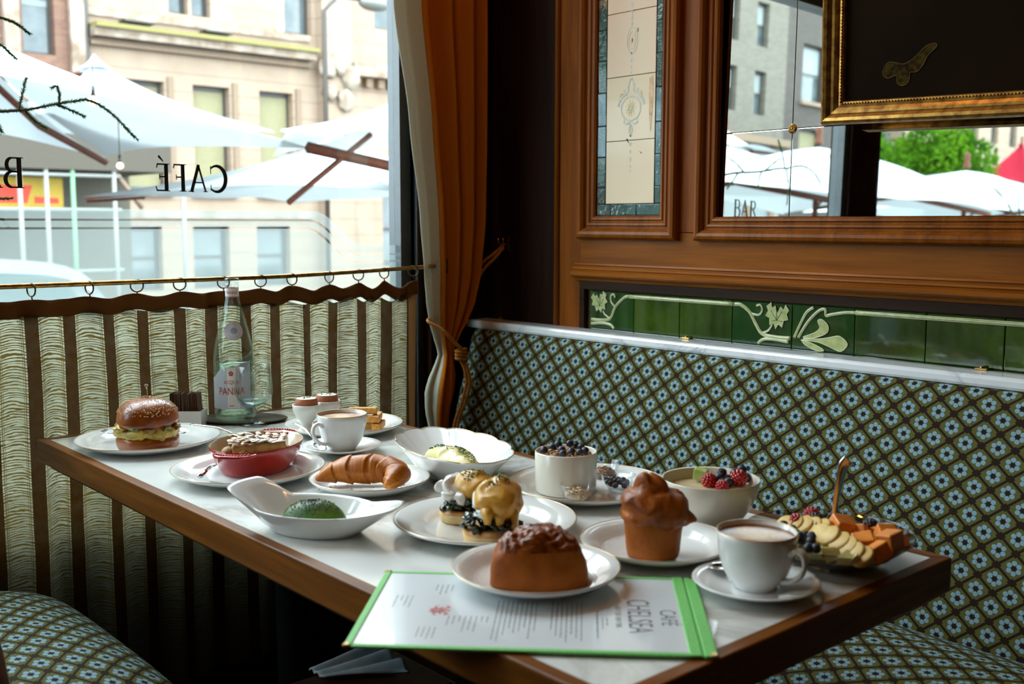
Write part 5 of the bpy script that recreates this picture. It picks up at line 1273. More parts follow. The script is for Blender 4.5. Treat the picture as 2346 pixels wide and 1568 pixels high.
G().lathe(bo + bi[:-1] + [(0.038, 0.010), (0.0, 0.014)], 56).build('bottle_body', M['bottleglass'], bt)
wz = 0.128
G().lathe([(0, 0.0145), (0.038, 0.0105), (0.0410, 0.016), (0.0410, wz), (0.0, wz)], 48).build('water', M['water'], bt)
def cylpatch(R, a0, a1, z0, z1, name, mat, parent, fn=None, n=40, m=12):
    def f(u, v):
        a = a0 + (a1 - a0) * u; zb, zt = (fn(u) if fn else (z0, z1)); z = zb + (zt - zb) * v
        r = R(z) if callable(R) else R; return (r * math.sin(a), -r * math.cos(a), z)
    return G().grid(f, n, m).build(name, mat, parent)
def Rb(z):
    for (r0, z0), (r1, z1) in zip(bo, bo[1:]):
        if z0 <= z <= z1: return r0 + (r1 - r0) * (z - z0) / max(1e-6, z1 - z0) + 0.0004
    return 0.044
M['label'] = pbr('pale_blue_label', (0.56, 0.60, 0.66), 0.45, var=0.03); M['labelw'] = pbr('white_label', (0.80, 0.80, 0.78), 0.45, var=0.02)
M['redink'] = pbr('red_ink', (0.58, 0.055, 0.02), 0.5); M['greyink'] = pbr('grey_ink', (0.10, 0.11, 0.12), 0.6); M['darkink'] = pbr('dark_ink', (0.03, 0.03, 0.035), 0.6)
cylpatch(Rb, -1.55, 1.25, 0, 0, 'label', M['label'], bt, lambda u: (0.028, 0.103 + 0.030 * (max(0, u - 0.25) / 0.75) ** 1.0 - 0.008 * math.sin(u * 9) * (u < 0.5)))
cylpatch(Rb, 0.02, 0.62, 0.030, 0.120, 'label_panel', M['labelw'], bt).location = (0, -0.0003, 0)
cylpatch(0.0146, -PI, PI, 0.272, 0.293, 'neck_label', M['labelw'], bt)
for z in (0.2725, 0.2920): cylpatch(0.0149, -PI, PI, z, z + 0.0012, 'label_stripe', M['redink'], bt, m=1)
def textmesh(s, size, align='CENTER'):
    c = bpy.data.curves.new('lettering', 'FONT'); c.body = s; c.size = size; c.align_x = align; c.resolution_u = 3
    o = bpy.data.objects.new('lettering', c); me = bpy.data.meshes.new_from_object(o)
    bpy.data.objects.remove(o); return me
def put_text(s, size, fn, name, mat, parent, sx=1.0, align='CENTER', cut=0.004):
    me = textmesh(s, size, align)
    bm = bmesh.new(); bm.from_mesh(me); bmesh.ops.triangulate(bm, faces=bm.faces[:])
    for v in bm.verts: v.co = Vector(fn(v.co.x * sx, v.co.y))
    bm.to_mesh(me); bm.free(); me.materials.clear(); me.materials.append(mat)
    o = bpy.data.objects.new(name, me); C.objects.link(o); o.parent = parent; return o
def oncyl(a, z, extra=0.0009):
    return lambda x, y: ((Rb(z + y) + extra) * math.sin(a + x / 0.044), -(Rb(z + y) + extra) * math.cos(a + x / 0.044), z + y)
put_text('PANNA', 0.0235, oncyl(0.22, 0.060), 'label_text', M['redink'], bt, 0.72)
put_text('ACQUA', 0.0115, oncyl(0.22, 0.084), 'label_text', M['redink'], bt, 0.8)
for k in range(5):
    a = 2 * PI * k / 5 + PI / 2
    G().lathe([(0, 0.0003), (0.0022, 0.0003)], 10, T(*oncyl(0.22 + 0.0032 * math.cos(a) / 0.044, 0.107 + 0.0036 * math.sin(a), 0.0012)(0, 0)) @ Matrix.Rotation(0.22, 4, 'Z') @ Matrix.Rotation(PI / 2, 4, 'X')).build('emblem_petal', M['redink'], bt)
cylpatch(lambda z: Rb(z) + 0.001, 0.10, 0.34, 0.0350, 0.0365, 'label_bar', M['redink'], bt, m=1)
put_text('PANNA', 0.0095, lambda x, y: (0.0151 * math.sin(0.35 + x / 0.0146), -0.0151 * math.cos(0.35 + x / 0.0146), 0.279 + y), 'neck_text', M['redink'], bt, 0.8)
# round medallion on the shoulder
def med(r0, name, mat, ex):
    g = G(); n = 40
    pts = [(0, 0)] + [(r0 * math.cos(2 * PI * k / n) * 1.0, r0 * math.sin(2 * PI * k / n) * 0.98) for k in range(n)]
    vs = []
    for x, y in pts:
        z = 0.200 + y; r = Rb(z) + ex; a = 0.42 + x / 0.033; vs.append((r * math.sin(a), -r * math.cos(a), z))
    g.add(vs, [(0, 1 + k, 1 + (k + 1) % n) for k in range(n)]); g.build(name, mat, bt)
med(0.0205, 'medallion_edge', M['redink'], 0.0006); med(0.0198, 'medallion', M['label'], 0.0009); med(0.0150, 'medallion_edge', M['redink'], 0.0012); med(0.0146, 'medallion', M['label'], 0.0015); med(0.007, 'medallion_crest', pbr('pale_violet_ink', (0.34, 0.36, 0.50), 0.5), 0.0018)
# stemmed water glass
gl = thing('water_glass', 'clear short-stemmed wine glass standing in front of the bottle', 'glass', (0.324, -0.908, TZ + 0.001), 0)
go = [(0.0, 0.004), (0.028, 0.0005), (0.034, 0.0), (0.0345, 0.0012), (0.020, 0.005), (0.0075, 0.010), (0.0060, 0.018), (0.0070, 0.028), (0.0140, 0.035), (0.0270, 0.043), (0.0365, 0.055), (0.0405, 0.070), (0.0405, 0.085), (0.0380, 0.108), (0.0355, 0.130)]
gi = [(0.0345, 0.1302), (0.0368, 0.108), (0.0392, 0.085), (0.0390, 0.071), (0.035, 0.058), (0.025, 0.047), (0.010, 0.041), (0, 0.040)]
G().lathe(go + gi, 56).build('glass_body', M['clearglass'], gl)
G().lathe([(0, 0.0395), (0.010, 0.0415), (0.0255, 0.0478), (0.0342, 0.0580), (0, 0.0580)], 40).build('water', M['water'], gl)

# ---- packet caddy
cd = thing('sugar_caddy', 'small white box packed with brown sugar sachets behind the sandwich', 'caddy', (0.235, -1.022, TZ + 0.001), A48)
g = G(); w, d, h = 0.0375, 0.024, 0.034
for a, b in (((-w, -d, 0), (w, -d + 0.003, h)), ((-w, d - 0.003, 0), (w, d, h)), ((-w, -d + 0.003, 0), (-w + 0.003, d - 0.003, h)), ((w - 0.003, -d + 0.003, 0), (w, d - 0.003, h)), ((-w + 0.003, -d + 0.003, 0), (w - 0.003, d - 0.003, 0.003))): g.box(a, b)
g.build('box', M['china'], cd)
M['sachet'] = pbr('brown_sachet_paper', (0.13, 0.058, 0.024), 0.7, col2=(0.07, 0.028, 0.012), vs=160)
s0 = None
for k in range(15):
    x = -0.031 + 0.0044 * k; tl = random.uniform(-0.07, 0.07); hh = 0.001 + random.uniform(-0.002, 0.003)
    wp = cd.matrix_world
    px_ = Matrix.Translation((0.235, -1.022, TZ + 0.001)) @ Matrix.Rotation(A48, 4, 'Z')
    lc = px_ @ Vector((x, 0.0, 0.0045))
    if s0 is None:
        s0 = thing('sugar_sachet', 'brown paper sugar sachet in the white box', 'sachet', lc, group='brown sugar sachets in the white box', rot=(0, tl, A48))
        G().box((-0.0014, -0.019, 0), (0.0014, 0.019, 0.062)).warp(lambda v: Vector((v.x * (0.4 if v.z > 0.05 else 1), v.y, v.z))).build('packet', M['sachet'], s0)
        G().box((-0.0005, -0.019, 0.062), (0.0005, 0.019, 0.067)).build('crimped_edge', M['sachet'], s0)
    else: dup(s0, lc, rot=(random.uniform(-0.05, 0.05), tl, A48 + random.uniform(-0.08, 0.08)))

# ---- egg cups with eggs, ramekin, toast fingers
M['eggshell'] = pbr('brown_eggshell', (0.42, 0.150, 0.062), 0.55, col2=(0.34, 0.105, 0.042), vs=90)
M['eggwhite'] = pbr('boiled_egg_white', (0.80, 0.80, 0.70), 0.35, var=0.04, sss=0.1)
M['chive'] = pbr('chopped_chives', (0.075, 0.20, 0.035), 0.6, col2=(0.03, 0.09, 0.02), vs=300)
EP = 0.0075
for (x, y, ls, le) in ((0.505, -0.885, 'nearer white egg cup beside the little ramekin', 'brown egg in the nearer cup, top cut off and sprinkled green'), (0.492, -0.828, 'farther white egg cup beside the toast fingers', 'brown egg in the farther cup, top cut off and sprinkled green')):
    e = thing('egg_cup', ls, 'egg cup', (x, y, TZ + EP), group='white porcelain egg cups')
    G().lathe([(0, 0.003), (0.018, 0.0), (0.021, 0.001), (0.020, 0.004), (0.012, 0.011), (0.0105, 0.018), (0.014, 0.024), (0.022, 0.034), (0.0275, 0.046), (0.0290, 0.058), (0.0280, 0.0592), (0.0268, 0.058), (0.0250, 0.046), (0.018, 0.033), (0, 0.026)], 44).build('cup_body', M['stoneware'], e)
    b = thing('boiled_egg', le, 'egg', (x, y, TZ + EP + 0.028), group='soft-boiled eggs')
    G().lathe([(0, 0.0), (0.012, 0.004), (0.0195, 0.014), (0.0235, 0.028), (0.0232, 0.034), (0.0215, 0.0435), (0.0208, 0.0440), (0.0200, 0.0425)], 40).rough(0.0006, 300, 2).build('shell', M['eggshell'], b)
    G().lathe([(0.0206, 0.0425), (0.017, 0.0440), (0.010, 0.0448), (0, 0.0446)], 36).rough(0.0012, 160, 3).build('egg_white', M['eggwhite'], b)
    g = G(); 
    for k in range(26):
        a = random.uniform(0, 2 * PI); r = 0.015 * random.random() ** 0.6; m_ = T(r * math.cos(a), r * math.sin(a), 0.0452 + random.uniform(0, 0.0014), random.uniform(-0.6, 0.6), random.uniform(-0.6, 0.6), random.uniform(0, 3))
        g.tube([m_ @ Vector((-0.0016, 0, 0)), m_ @ Vector((0.0016, 0, 0))], 0.0006, 5)
    g.build('chives', M['chive'], b)['kind'] = 'stuff'
rk = thing('ramekin', 'tiny white ramekin in front of the egg cups', 'ramekin', (0.545, -0.870, TZ + EP))
G().lathe([(0, 0.0), (0.0195, 0.0), (0.0205, 0.002), (0.0212, 0.024), (0.0205, 0.0248), (0.0195, 0.024), (0.0188, 0.005), (0, 0.004)], 40).build('dish', M['stoneware'], rk)
def breadmat(name, a, b, bump=0.8, sc_=140):
    t = NT(name); v = t.coord('Object'); f = t.noise(sc_, v, 5.0, 0.6); f2 = t.noise(sc_ * 0.25, v, 3.0)
    c = t.ramp(t.M('ADD', t.M('MULTIPLY', f, 0.5), t.M('MULTIPLY', f2, 0.5)), [(0.36, b), (0.62, a)])
    return t.end(t.bsdf(Base_Color=c, Roughness=0.6, Normal=t.bump(f, bump, 0.0015)))
M['toast'] = breadmat('golden_toast', (0.74, 0.38, 0.065), (0.46, 0.16, 0.012))
tf0 = None
bx, by = 0.552, -0.770
for (dx, dy, z, rz, lb) in ((0.0, 0.0, 0.0, 0.0, 'toast finger at the bottom left of the stack'), (0.026, 0.0, 0.0, PI / 2 - 0.1, 'toast finger at the bottom right, end on'), (-0.004, -0.012, 0.0155, 0.0, 'toast finger in the middle layer, left'), (0.022, 0.006, 0.0155, PI / 2, 'toast finger in the middle layer, end on'),
                          (-0.006, -0.004, 0.031, 0.05, 'toast finger lying across the top of the stack'), (-0.012, 0.020, 0.0, 0.1, 'toast finger at the back of the stack')):
    loc = Vector((bx, by, TZ + EP + z + 0.0005)) + RH * dx + FH * dy
    if tf0 is None:
        tf0 = thing('toast_finger', lb, 'toast', loc, group='toast fingers stacked on the egg plate', rot=(0, 0, A48 + rz))
        G().box((-0.030, -0.0085, 0), (0.030, 0.0085, 0.0145), bev=0.0022).rough(0.0010, 130, 4).build('slice', M['toast'], tf0)
    else: dup(tf0, loc, rot=(0, 0, A48 + rz), label=lb)

# ---- seeded bun sandwich
M['bun'] = pbr('glazed_bun_crust', (0.36, 0.088, 0.005), 0.33, col2=(0.20, 0.040, 0.002), vs=22, coat=0.25, bump=0.15, bs=160)
M['bunside'] = pbr('bun_side_crumb', (0.62, 0.33, 0.10), 0.5, col2=(0.40, 0.14, 0.025), vs=40)
M['seed'] = pbr('sesame_seed', (0.72, 0.55, 0.30), 0.5)
M['eggyellow'] = pbr('folded_egg', (0.66, 0.48, 0.075), 0.35, col2=(0.44, 0.33, 0.09), vs=60, sss=0.05)
M['browned'] = pbr('browned_filling', (0.20, 0.095, 0.018), 0.4, col2=(0.34, 0.25, 0.07), vs=70)
M['lettuce'] = pbr('wilted_greens', (0.16, 0.19, 0.03), 0.45, col2=(0.38, 0.40, 0.22), vs=60)
bg_ = thing('bun_sandwich', 'egg sandwich in a glossy sesame-seeded bun with a pick on top', 'sandwich', (0.430, -1.190, TZ + EP - 0.003))
def bunprof(R, h, base=0.0): return [(0, base)] + [(R * 0.94, base), (R * 0.995, base + h * 0.06), (R, base + h * 0.20), (R * 0.975, base + h * 0.40), (R * 0.91, base + h * 0.62), (R * 0.74, base + h * 0.82), (R * 0.48, base + h * 0.95), (R * 0.2, base + h), (0, base + h)]
G().lathe([(0, 0), (0.048, 0), (0.055, 0.004), (0.0585, 0.012), (0.058, 0.022), (0.053, 0.028), (0, 0.029)], 56).rough(0.003, 22, 5).build('bun_base', M['bun'], bg_)
g = G().lathe([(0, 0.026), (0.052, 0.027), (0.059, 0.031), (0.058, 0.036), (0.060, 0.041), (0.054, 0.046), (0, 0.047)], 72).rough(0.0085, 55, 6); g.build('folded_egg', M['eggyellow'], bg_)
g = G()
for k in range(11):
    a = 2 * PI * k / 11 + 0.2; r = 0.047 + 0.008 * random.random()
    g = G().ball((r * math.cos(a), r * math.sin(a), 0.044 + 0.003 * random.random()), 0.017, 0.012, 0.0065, 3).rough(0.006, 90, k)
    g.build('browned_filling' if k % 3 else 'greens', M['browned'] if k % 3 == 1 else (M['lettuce'] if k % 3 == 0 else M['eggyellow']), bg_)
G().lathe([(0, 0.044), (0.050, 0.046), (0.056, 0.049), (0.052, 0.053), (0, 0.054)], 60).rough(0.0060, 60, 9).build('cheese_layer', M['bunside'], bg_)
def topz(p):  # bulge of the bun top
    return p
gt = G().lathe(bunprof(0.0575, 0.048, 0.050), 64); gt.rough(0.0028, 18, 11); ot = gt.build('bun_top', M['bun'], bg_, rot=(0.02, 0.05, 0))
g = G(); rnd = random.Random(5)
for k in range(560):
    a = rnd.uniform(0, 2 * PI); q = rnd.random() ** 0.6 * 0.96; 
    ph = q * 1.38; r = 0.0572 * math.sin(ph) ** 0.85; z = 0.062 + 0.0365 * math.cos(ph) ** 0.75
    p = Vector((r * math.cos(a), r * math.sin(a), z)); q_ = p * 18 + Vector((77, 36.3, 18.7)); p = p + noise.turbulence_vector(q_, 3, False) * 0.0028
    nrm = Vector((math.cos(a) * math.sin(ph), math.sin(a) * math.sin(ph), math.cos(ph) + 0.2)).normalized()
    mm = Matrix.Translation(p + nrm * 0.0010) @ nrm.to_track_quat('Z', 'Y').to_matrix().to_4x4() @ Matrix.Rotation(rnd.uniform(0, PI), 4, 'Z')
    g.ball((0, 0, 0), 0.0016, 0.0010, 0.0007, 1, mm) if False else g.add([mm @ Vector(v) for v in ((0.0015, 0, 0), (0, 0.0009, 0), (-0.0015, 0, 0), (0, -0.0009, 0), (0, 0, 0.0010), (0, 0, -0.0005))], [(0, 1, 4), (1, 2, 4), (2, 3, 4), (3, 0, 4), (1, 0, 5), (2, 1, 5), (3, 2, 5), (0, 3, 5)], True)
o = g.build('sesame_seeds', M['seed'], bg_, rot=(0.02, 0.05, 0)); o['kind'] = 'stuff'
pk = thing('bamboo_pick', 'thin bamboo pick with a knotted end stuck in the bun', 'pick', (0.428, -1.188, TZ + 0.085))
G().tube([(0, 0, 0), (0.001, 0, 0.028), (-0.002, 0.001, 0.036)], 0.0009, 6).build('stem', pbr('bamboo', (0.55, 0.46, 0.22), 0.5), pk)
kt = [(0.0035 * math.cos(t_ * 1.0) * 1.0 - 0.003, 0.002 * math.sin(t_ * 2), 0.040 + 0.004 * math.sin(t_)) for t_ in [k * 2 * PI / 16 for k in range(17)]]
G().tube(kt, 0.0009, 6).build('knot', pbr('bamboo_knot', (0.62, 0.58, 0.38), 0.5), pk)

# ---- red oval dish with almond crumble on a paper doily
dl_ = tag(G().lathe([(0, 0.0), (0.088, 0.0), (0.088, 0.0006), (0, 0.0006)], 8, sx=1.0, sy=0.9).build('paper_doily', M['white']), 'white paper doily between the red dish and its plate', 'doily'); dl_.location = (0.752, -1.140, TZ + 0.0052)
M['enamel'] = pbr('red_enamel', (0.46, 0.010, 0.005), 0.16, col2=(0.32, 0.005, 0.003), vs=12, coat=0.25)
M['enamelin'] = pbr('cream_enamel_inside', (0.60, 0.50, 0.36), 0.18, col2=(0.45, 0.31, 0.17), vs=18, coat=0.4)
rdh = thing('red_gratin_dish', 'red enamelled oval gratin dish with two tab handles', 'dish', (0.728, -1.117, TZ + 0.006), A48 + PI / 2 - 0.15)
sx, sy = 1.38, 1.04
ro = [(0, 0), (0.050, 0.0), (0.056, 0.003), (0.064, 0.018), (0.072, 0.042), (0.0745, 0.0485), (0.0735, 0.050)]
G().lathe(ro, 72, sx=sx, sy=sy).build('dish_body', M['enamel'], rdh)
G().lathe([(0.0735, 0.050), (0.0710, 0.048), (0.066, 0.026), (0.058, 0.009), (0.050, 0.005), (0, 0.005)], 72, sx=sx, sy=sy).build('inner_glaze', M['enamelin'], rdh)
for s_ in (1, -1):
    pts = [(s_ * 0.092, -0.038), (s_ * 0.108, -0.034), (s_ * 0.119, -0.020), (s_ * 0.121, 0.0), (s_ * 0.119, 0.020), (s_ * 0.108, 0.034), (s_ * 0.092, 0.038)]
    pp = [(p.x, p.y) for p in smoothpath([(a, b, 0) for a, b in pts], 4)]
    o = G().prism(pp, 0.006, T(0, 0, 0.0425)).build('tab_handle', M['enamel'], rdh); md = o.modifiers.new('b', 'BEVEL'); md.width = 0.002; md.segments = 2
    g = G()
    for k in range(12):
        a = -0.026 + k * 0.0047; g.ball((s_ * (0.1165 - 0.010 * (a / 0.026) ** 2), a * 1.1, 0.0488), 0.0022, sub=1)
    g.build('beaded_edge', M['enamel'], rdh)
cb = thing('almond_cake', 'browned baked slab scattered with flaked almonds in the red dish', 'cake', (0.737, -1.117, TZ + 0.026), A48 + 0.25)
M['cake'] = breadmat('baked_crumble', (0.50, 0.30, 0.12), (0.26, 0.11, 0.03), 1.0, 90)
g = G().box((-0.046, -0.036, 0), (0.044, 0.036, 0.034), bev=0.005); 
g = G().grid(lambda u, v: (-0.048 + 0.09 * u, -0.036 + 0.07 * v, 0), 2, 2) if False else g
g.rough(0.004, 60, 3).build('slab', M['cake'], cb)
g = G()
for k in range(26):
    a = random.uniform(0, 2 * PI); g = G() if k == 0 else g
    g.ball((0.052 * math.cos(a) * random.uniform(0.8, 1.15), 0.040 * math.sin(a) * random.uniform(0.8, 1.15), 0.007 + 0.01 * random.random()), random.uniform(0.006, 0.012), sub=2)
g.rough(0.003, 120, 7).build('crumble', M['cake'], cb)['kind'] = 'stuff'
M['almond'] = pbr('flaked_almond', (0.72, 0.56, 0.38), 0.5, col2=(0.42, 0.20, 0.08), vs=250, lo=0.25)
M['sugar'] = pbr('icing_sugar_dust', (0.82, 0.80, 0.76), 0.8)
g = G(); g2 = G(); rnd = random.Random(11)
for k in range(125):
    x, y = rnd.uniform(-0.050, 0.044), rnd.uniform(-0.040, 0.038); z = 0.0365 + rnd.uniform(-0.001, 0.004)
    m_ = T(x, y, z, rnd.uniform(-0.28, 0.28), rnd.uniform(-0.28, 0.28), rnd.uniform(0, 6))
    (g if k % 3 else g2).lathe([(0, 0.0002), (0.0078, 0.0001), (0.008, -0.0002), (0, -0.0003)], 9, m_, sx=1.0, sy=0.66)
g.build('almond_flakes', M['almond'], cb)['kind'] = 'stuff'; g2.build('sugared_flakes', M['sugar'], cb)['kind'] = 'stuff'
# ------------------------------------------------------------ croissant
def croissantmat():
    t = NT('croissant_crust'); uv = t.t.nodes.new('ShaderNodeTexCoord'); s = t.sep(uv.outputs['UV']); v = t.coord('Object')
    sv = t.n('ShaderNodeCombineXYZ', {0: t.M('MULTIPLY', s[0], 3.0), 1: t.M('ADD', t.M('MULTIPLY', s[1], 75.0), t.M('MULTIPLY', t.noise(20, v, 2.0), 4.0)), 2: 0.0}).outputs[0]
    w = t.noise(1.0, sv, 4.0, 0.7); n = t.noise(22, v, 5.0)
    f = t.M('ADD', t.M('MULTIPLY', w, 0.55), t.M('MULTIPLY', n, 0.50))
    c = t.ramp(f, [(0.34, (0.27, 0.060, 0.004)), (0.55, (0.52, 0.16, 0.014)), (0.80, (0.72, 0.32, 0.05))])
    return t.end(t.bsdf(Base_Color=c, Roughness=0.38, Coat_Weight=0.12, Coat_Roughness=0.2, Specular_IOR_Level=0.3, Normal=t.bump(w, 0.5, 0.002)))
M['crois'] = croissantmat()
cr = thing('croissant', 'large golden layered croissant on the small plate', 'croissant', (0.965, -1.045, TZ + 0.006))
def sweep(path, rad, name, mat, parent, nseg=34, ridge=None, flat=0.86):
    pp = smoothpath(path, 12); n = len(pp); g = G()
    cs = [0]
    for a, b in zip(pp, pp[1:]): cs.append(cs[-1] + (b - a).length)
    def f(u, v):
        s = v; L = s * cs[-1]; k = 0
        while k < n - 2 and cs[k + 1] < L: k += 1
        q = (L - cs[k]) / max(1e-9, cs[k + 1] - cs[k]); p = pp[k].lerp(pp[k + 1], q)
        t_ = (pp[min(k + 2, n - 1)] - pp[max(k - 1, 0)]).normalized(); up = Vector((0, 0, 1)); w = t_.cross(up).normalized(); up = w.cross(t_)
        a = 2 * PI * u; r = rad(s) * (ridge(s, a) if ridge else 1)
        return p + w * math.cos(a) * r + up * math.sin(a) * r * flat
    g.grid(f, nseg, 130)
    return g.build(name, mat, parent)
def cpt(a, b, z=0.0): v = RH * a + FH * b; return (v.x, v.y, z)
def crad(s):
    e = math.sin(PI * min(1, max(0, s))) ** 0.62
    return 0.0006 + (0.0275 + 0.008 * max(0, s - 0.5)) * e * (1 + 0.08 * math.sin(s * 7))
def cridge(s, a):
    x = s * 6.5 + 0.14 * math.sin(a * 2 + 1); fr_ = x - math.floor(x)
    st = 0.93 + 0.13 * (fr_ if s < 0.5 else 1 - fr_)
    return st * (1 + 0.03 * math.sin(a * 5 + s * 20))
sweep([cpt(-0.084, -0.006, 0.014), cpt(-0.055, 0.012, 0.022), cpt(-0.015, 0.016, 0.027), cpt(0.025, 0.012, 0.027), cpt(0.050, -0.008, 0.026), cpt(0.046, -0.036, 0.020), cpt(0.036, -0.052, 0.012)], crad, 'crust', M['crois'], cr, ridge=cridge)
for k, (a, b, c_) in enumerate(((-0.02, 0.014, 0.050), (0.008, 0.012, 0.053), (0.012, -0.008, 0.040))):
    g = G().grid(lambda u, v: (Vector(cpt(a + 0.020 * (u - 0.5), b, c_)) + Vector((0, 0, 0)) + FH * (0.030 * (v - 0.5)) + Vector((0, 0, -0.05 * (v - 0.5) ** 2 * 14 + 0.003 * math.sin(u * 6)))), 10, 10).rough(0.004, 60, k)
    pass
g = G(); rnd = random.Random(3)
for k in range(40):
    a, r = rnd.uniform(0, 6.28), rnd.uniform(0.02, 0.075); s = rnd.uniform(0.0008, 0.0022); m_ = T(r * math.cos(a), r * math.sin(a), 0.001 + 0.0005, rnd.uniform(-1, 1), rnd.uniform(-1, 1), 0)
    g.add([m_ @ Vector(p) for p in ((s, 0, 0), (0, s, 0), (-s, 0, 0.0003), (0, -s, 0))], [(0, 1, 2, 3)])
o = tag(g.build('crumbs', M['crois']), 'pastry crumbs scattered on the croissant plate', 'crumbs', kind='stuff'); o.location = (0.96, -1.05, TZ + 0.0055)

# ------------------------------------------------------------ scalloped oval bowl with omelette
A_OM = math.atan2(-0.28, 0.96)
ob = thing('scalloped_bowl', 'large white oval bowl with a scalloped rim, behind the croissant', 'bowl', (0.968, -0.868, TZ + 0.001), A_OM)
def sc(a, r):   # scallop factor
    k = 12; m_ = abs(math.sin(a * k / 2)); return 1 - 0.035 * (1 - m_) ** 2.2 * max(0, (r - 0.6) / 0.4)
prof = [(0.0, 0.015), (0.30, 0.015), (0.52, 0.016), (0.60, 0.019), (0.68, 0.026), (0.80, 0.036), (0.92, 0.046), (0.985, 0.052), (1.0, 0.053), (1.0, 0.051), (0.985, 0.0485), (0.92, 0.042), (0.80, 0.029), (0.68, 0.012), (0.58, 0.003), (0.54, 0.0), (0.50, 0.0), (0.49, 0.003), (0, 0.003)]
g = G().lathe(prof, 144)
def ow(p):
    r = math.hypot(p.x, p.y); a = math.atan2(p.y, p.x); s_ = sc(a, r); z = p.z + 0.0022 * max(0, (r - 0.7) / 0.3) * (abs(math.sin(a * 6)) - 0.5)
    return Vector((p.x * 0.163 * s_, p.y * 0.091 * s_, z))
g.warp(ow).build('dish', M['china'], ob)
g = G(); pts = []
for k in range(289):
    a = 2 * PI * k / 288; s_ = sc(a, 1.0) * 0.997; pts.append((0.163 * s_ * math.cos(a), 0.091 * s_ * math.sin(a), 0.0534 + 0.0022 * (abs(math.sin(a * 6)) - 0.5)))
g.tube(pts, 0.0005, 5, cap=False).build('rim_line', M['goldrim'], ob)
M['omel'] = pbr('omelette', (0.70, 0.54, 0.13), 0.45, col2=(0.60, 0.52, 0.24), vs=22, sss=0.08, bump=0.2, bs=60, coat=0.2)
om = thing('omelette', 'pale yellow rolled omelette sprinkled with chives in the scalloped bowl', 'omelette', (0.970, -0.876, TZ + 0.0165), A_OM + 0.10)
def omf(u, v):
    s = v; a = 2 * PI * u; r = math.sin(PI * s) ** 0.55; x = -0.088 + 0.176 * s
    y = 0.033 * r * math.cos(a) + 0.010 * math.sin(s * PI); z = max(0, 0.0) + (0.027 * r * math.sin(a) if math.sin(a) > 0 else 0.004 * r * math.sin(a)) + 0.004
    return (x, y, z + 0.002 * math.sin(s * 15 + a))
g = G().grid(omf, 40, 50).rough(0.004, 25, 2).build('egg_roll', M['omel'], om)
g = G(); rnd = random.Random(9)
for k in range(190):
    s = rnd.uniform(0.05, 0.97); a = rnd.gauss(1.25, 0.30); r = math.sin(PI * s) ** 0.55
    m_ = T(-0.088 + 0.176 * s, 0.031 * r * math.cos(a) + 0.010 * math.sin(s * PI), 0.0055 + 0.027 * r * math.sin(a) + 0.0008, rnd.uniform(-1, 1), rnd.uniform(-1, 1), rnd.uniform(0, 3))
    g.tube([m_ @ Vector((-0.0014, 0, 0)), m_ @ Vector((0.0014, 0, 0))], 0.0008, 5)
g.rough(0.004, 25, 2).build('chives', M['chive'], om)['kind'] = 'stuff'

# ------------------------------------------------------------ white eared gratin dish with avocado
A_G = math.radians(27)
gd = thing('eared_dish', 'white oval gratin dish with two ear handles at the front edge', 'dish', (1.105, -1.228, TZ + 0.001), A_G)
prof = [(0.0, 0.004), (0.55, 0.004), (0.66, 0.006), (0.78, 0.016), (0.94, 0.032), (0.985, 0.0355), (1.0, 0.0352), (0.985, 0.032), (0.80, 0.010), (0.70, 0.001), (0.66, 0.0), (0.60, 0.0), (0.58, 0.002), (0, 0.002)]
g = G().lathe(prof, 192)
def gw(p):
    r = math.hypot(p.x, p.y); a = math.atan2(p.y, p.x)
    ex = abs(math.cos(a)); k = max(0, (r - 0.75) / 0.25)
    w_ = max(0.0, min(1.0, (ex - 0.66) / 0.26)); w_ = w_ * w_ * (3 - 2 * w_); k2 = k ** 1.3
    return Vector((p.x * 0.100 + (0.034 if p.x > 0 else -0.032) * w_ * k2, p.y * (0.066 + 0.022 * w_ * k2), p.z + (0.010 if p.x > 0 else 0.024) * w_ * k2))
g.warp(gw).build('dish', M['china'], gd)
def earfn(sg):
    def f(u, v):
        a = (u - 0.5) * PI * 0.98; x = 0.098 + 0.036 * v * math.cos(a) ** 0.8 + 0.008 * math.cos(a); y = 0.030 * math.sin(a) * (1 - 0.10 * v)
        z = 0.040 + (0.024 if sg < 0 else 0.012) * v ** 1.3 - 0.004 * (1 - math.cos(a)); return (sg * x * 0.94, y * (1 - 0.30 * v), z)
    return f
for sg in (1, -1):
    pass
M['avo'] = pbr('peeled_avocado', (0.070, 0.17, 0.008), 0.5, col2=(0.022, 0.075, 0.004), vs=30, coat=0.08, bump=0.3, bs=90)
av = thing('avocado_half', 'peeled avocado half, round side up, dusted with pepper', 'avocado', (1.100, -1.226, TZ + 0.005), A48 - 0.12)
g = G().ball((0, 0, 0), 0.050, 0.033, 0.038, 4); 
def avw(p):
    z = p.z if p.z > 0 else p.z * 0.06
    return Vector((p.x, p.y * (1 + 0.10 * p.x / 0.046), z))
g.warp(avw).rough(0.0016, 40, 1).build('flesh', M['avo'], av)
M['pepper'] = pbr('ground_pepper', (0.030, 0.024, 0.012), 0.8)
g = G(); rnd = random.Random(2)
for k in range(420):
    a = rnd.uniform(0, 2 * PI); q = rnd.random() ** 0.9 * 0.90; x, y = q * math.cos(a) * 0.9 - 0.08, q * math.sin(a); z = math.sqrt(max(0, 1 - x * x - y * y))
    s = rnd.uniform(0.0005, 0.0013); c_ = Vector((x * 0.050, y * 0.033 * (1 + 0.10 * x), z * 0.038 + 0.0006)); g.add([c_ + Vector(d) * s for d in ((1, 0, 0), (0, 1, 0), (-1, 0, 0), (0, -1, 0), (0, 0, 1))], [(0, 1, 4), (1, 2, 4), (2, 3, 4), (3, 0, 4)])
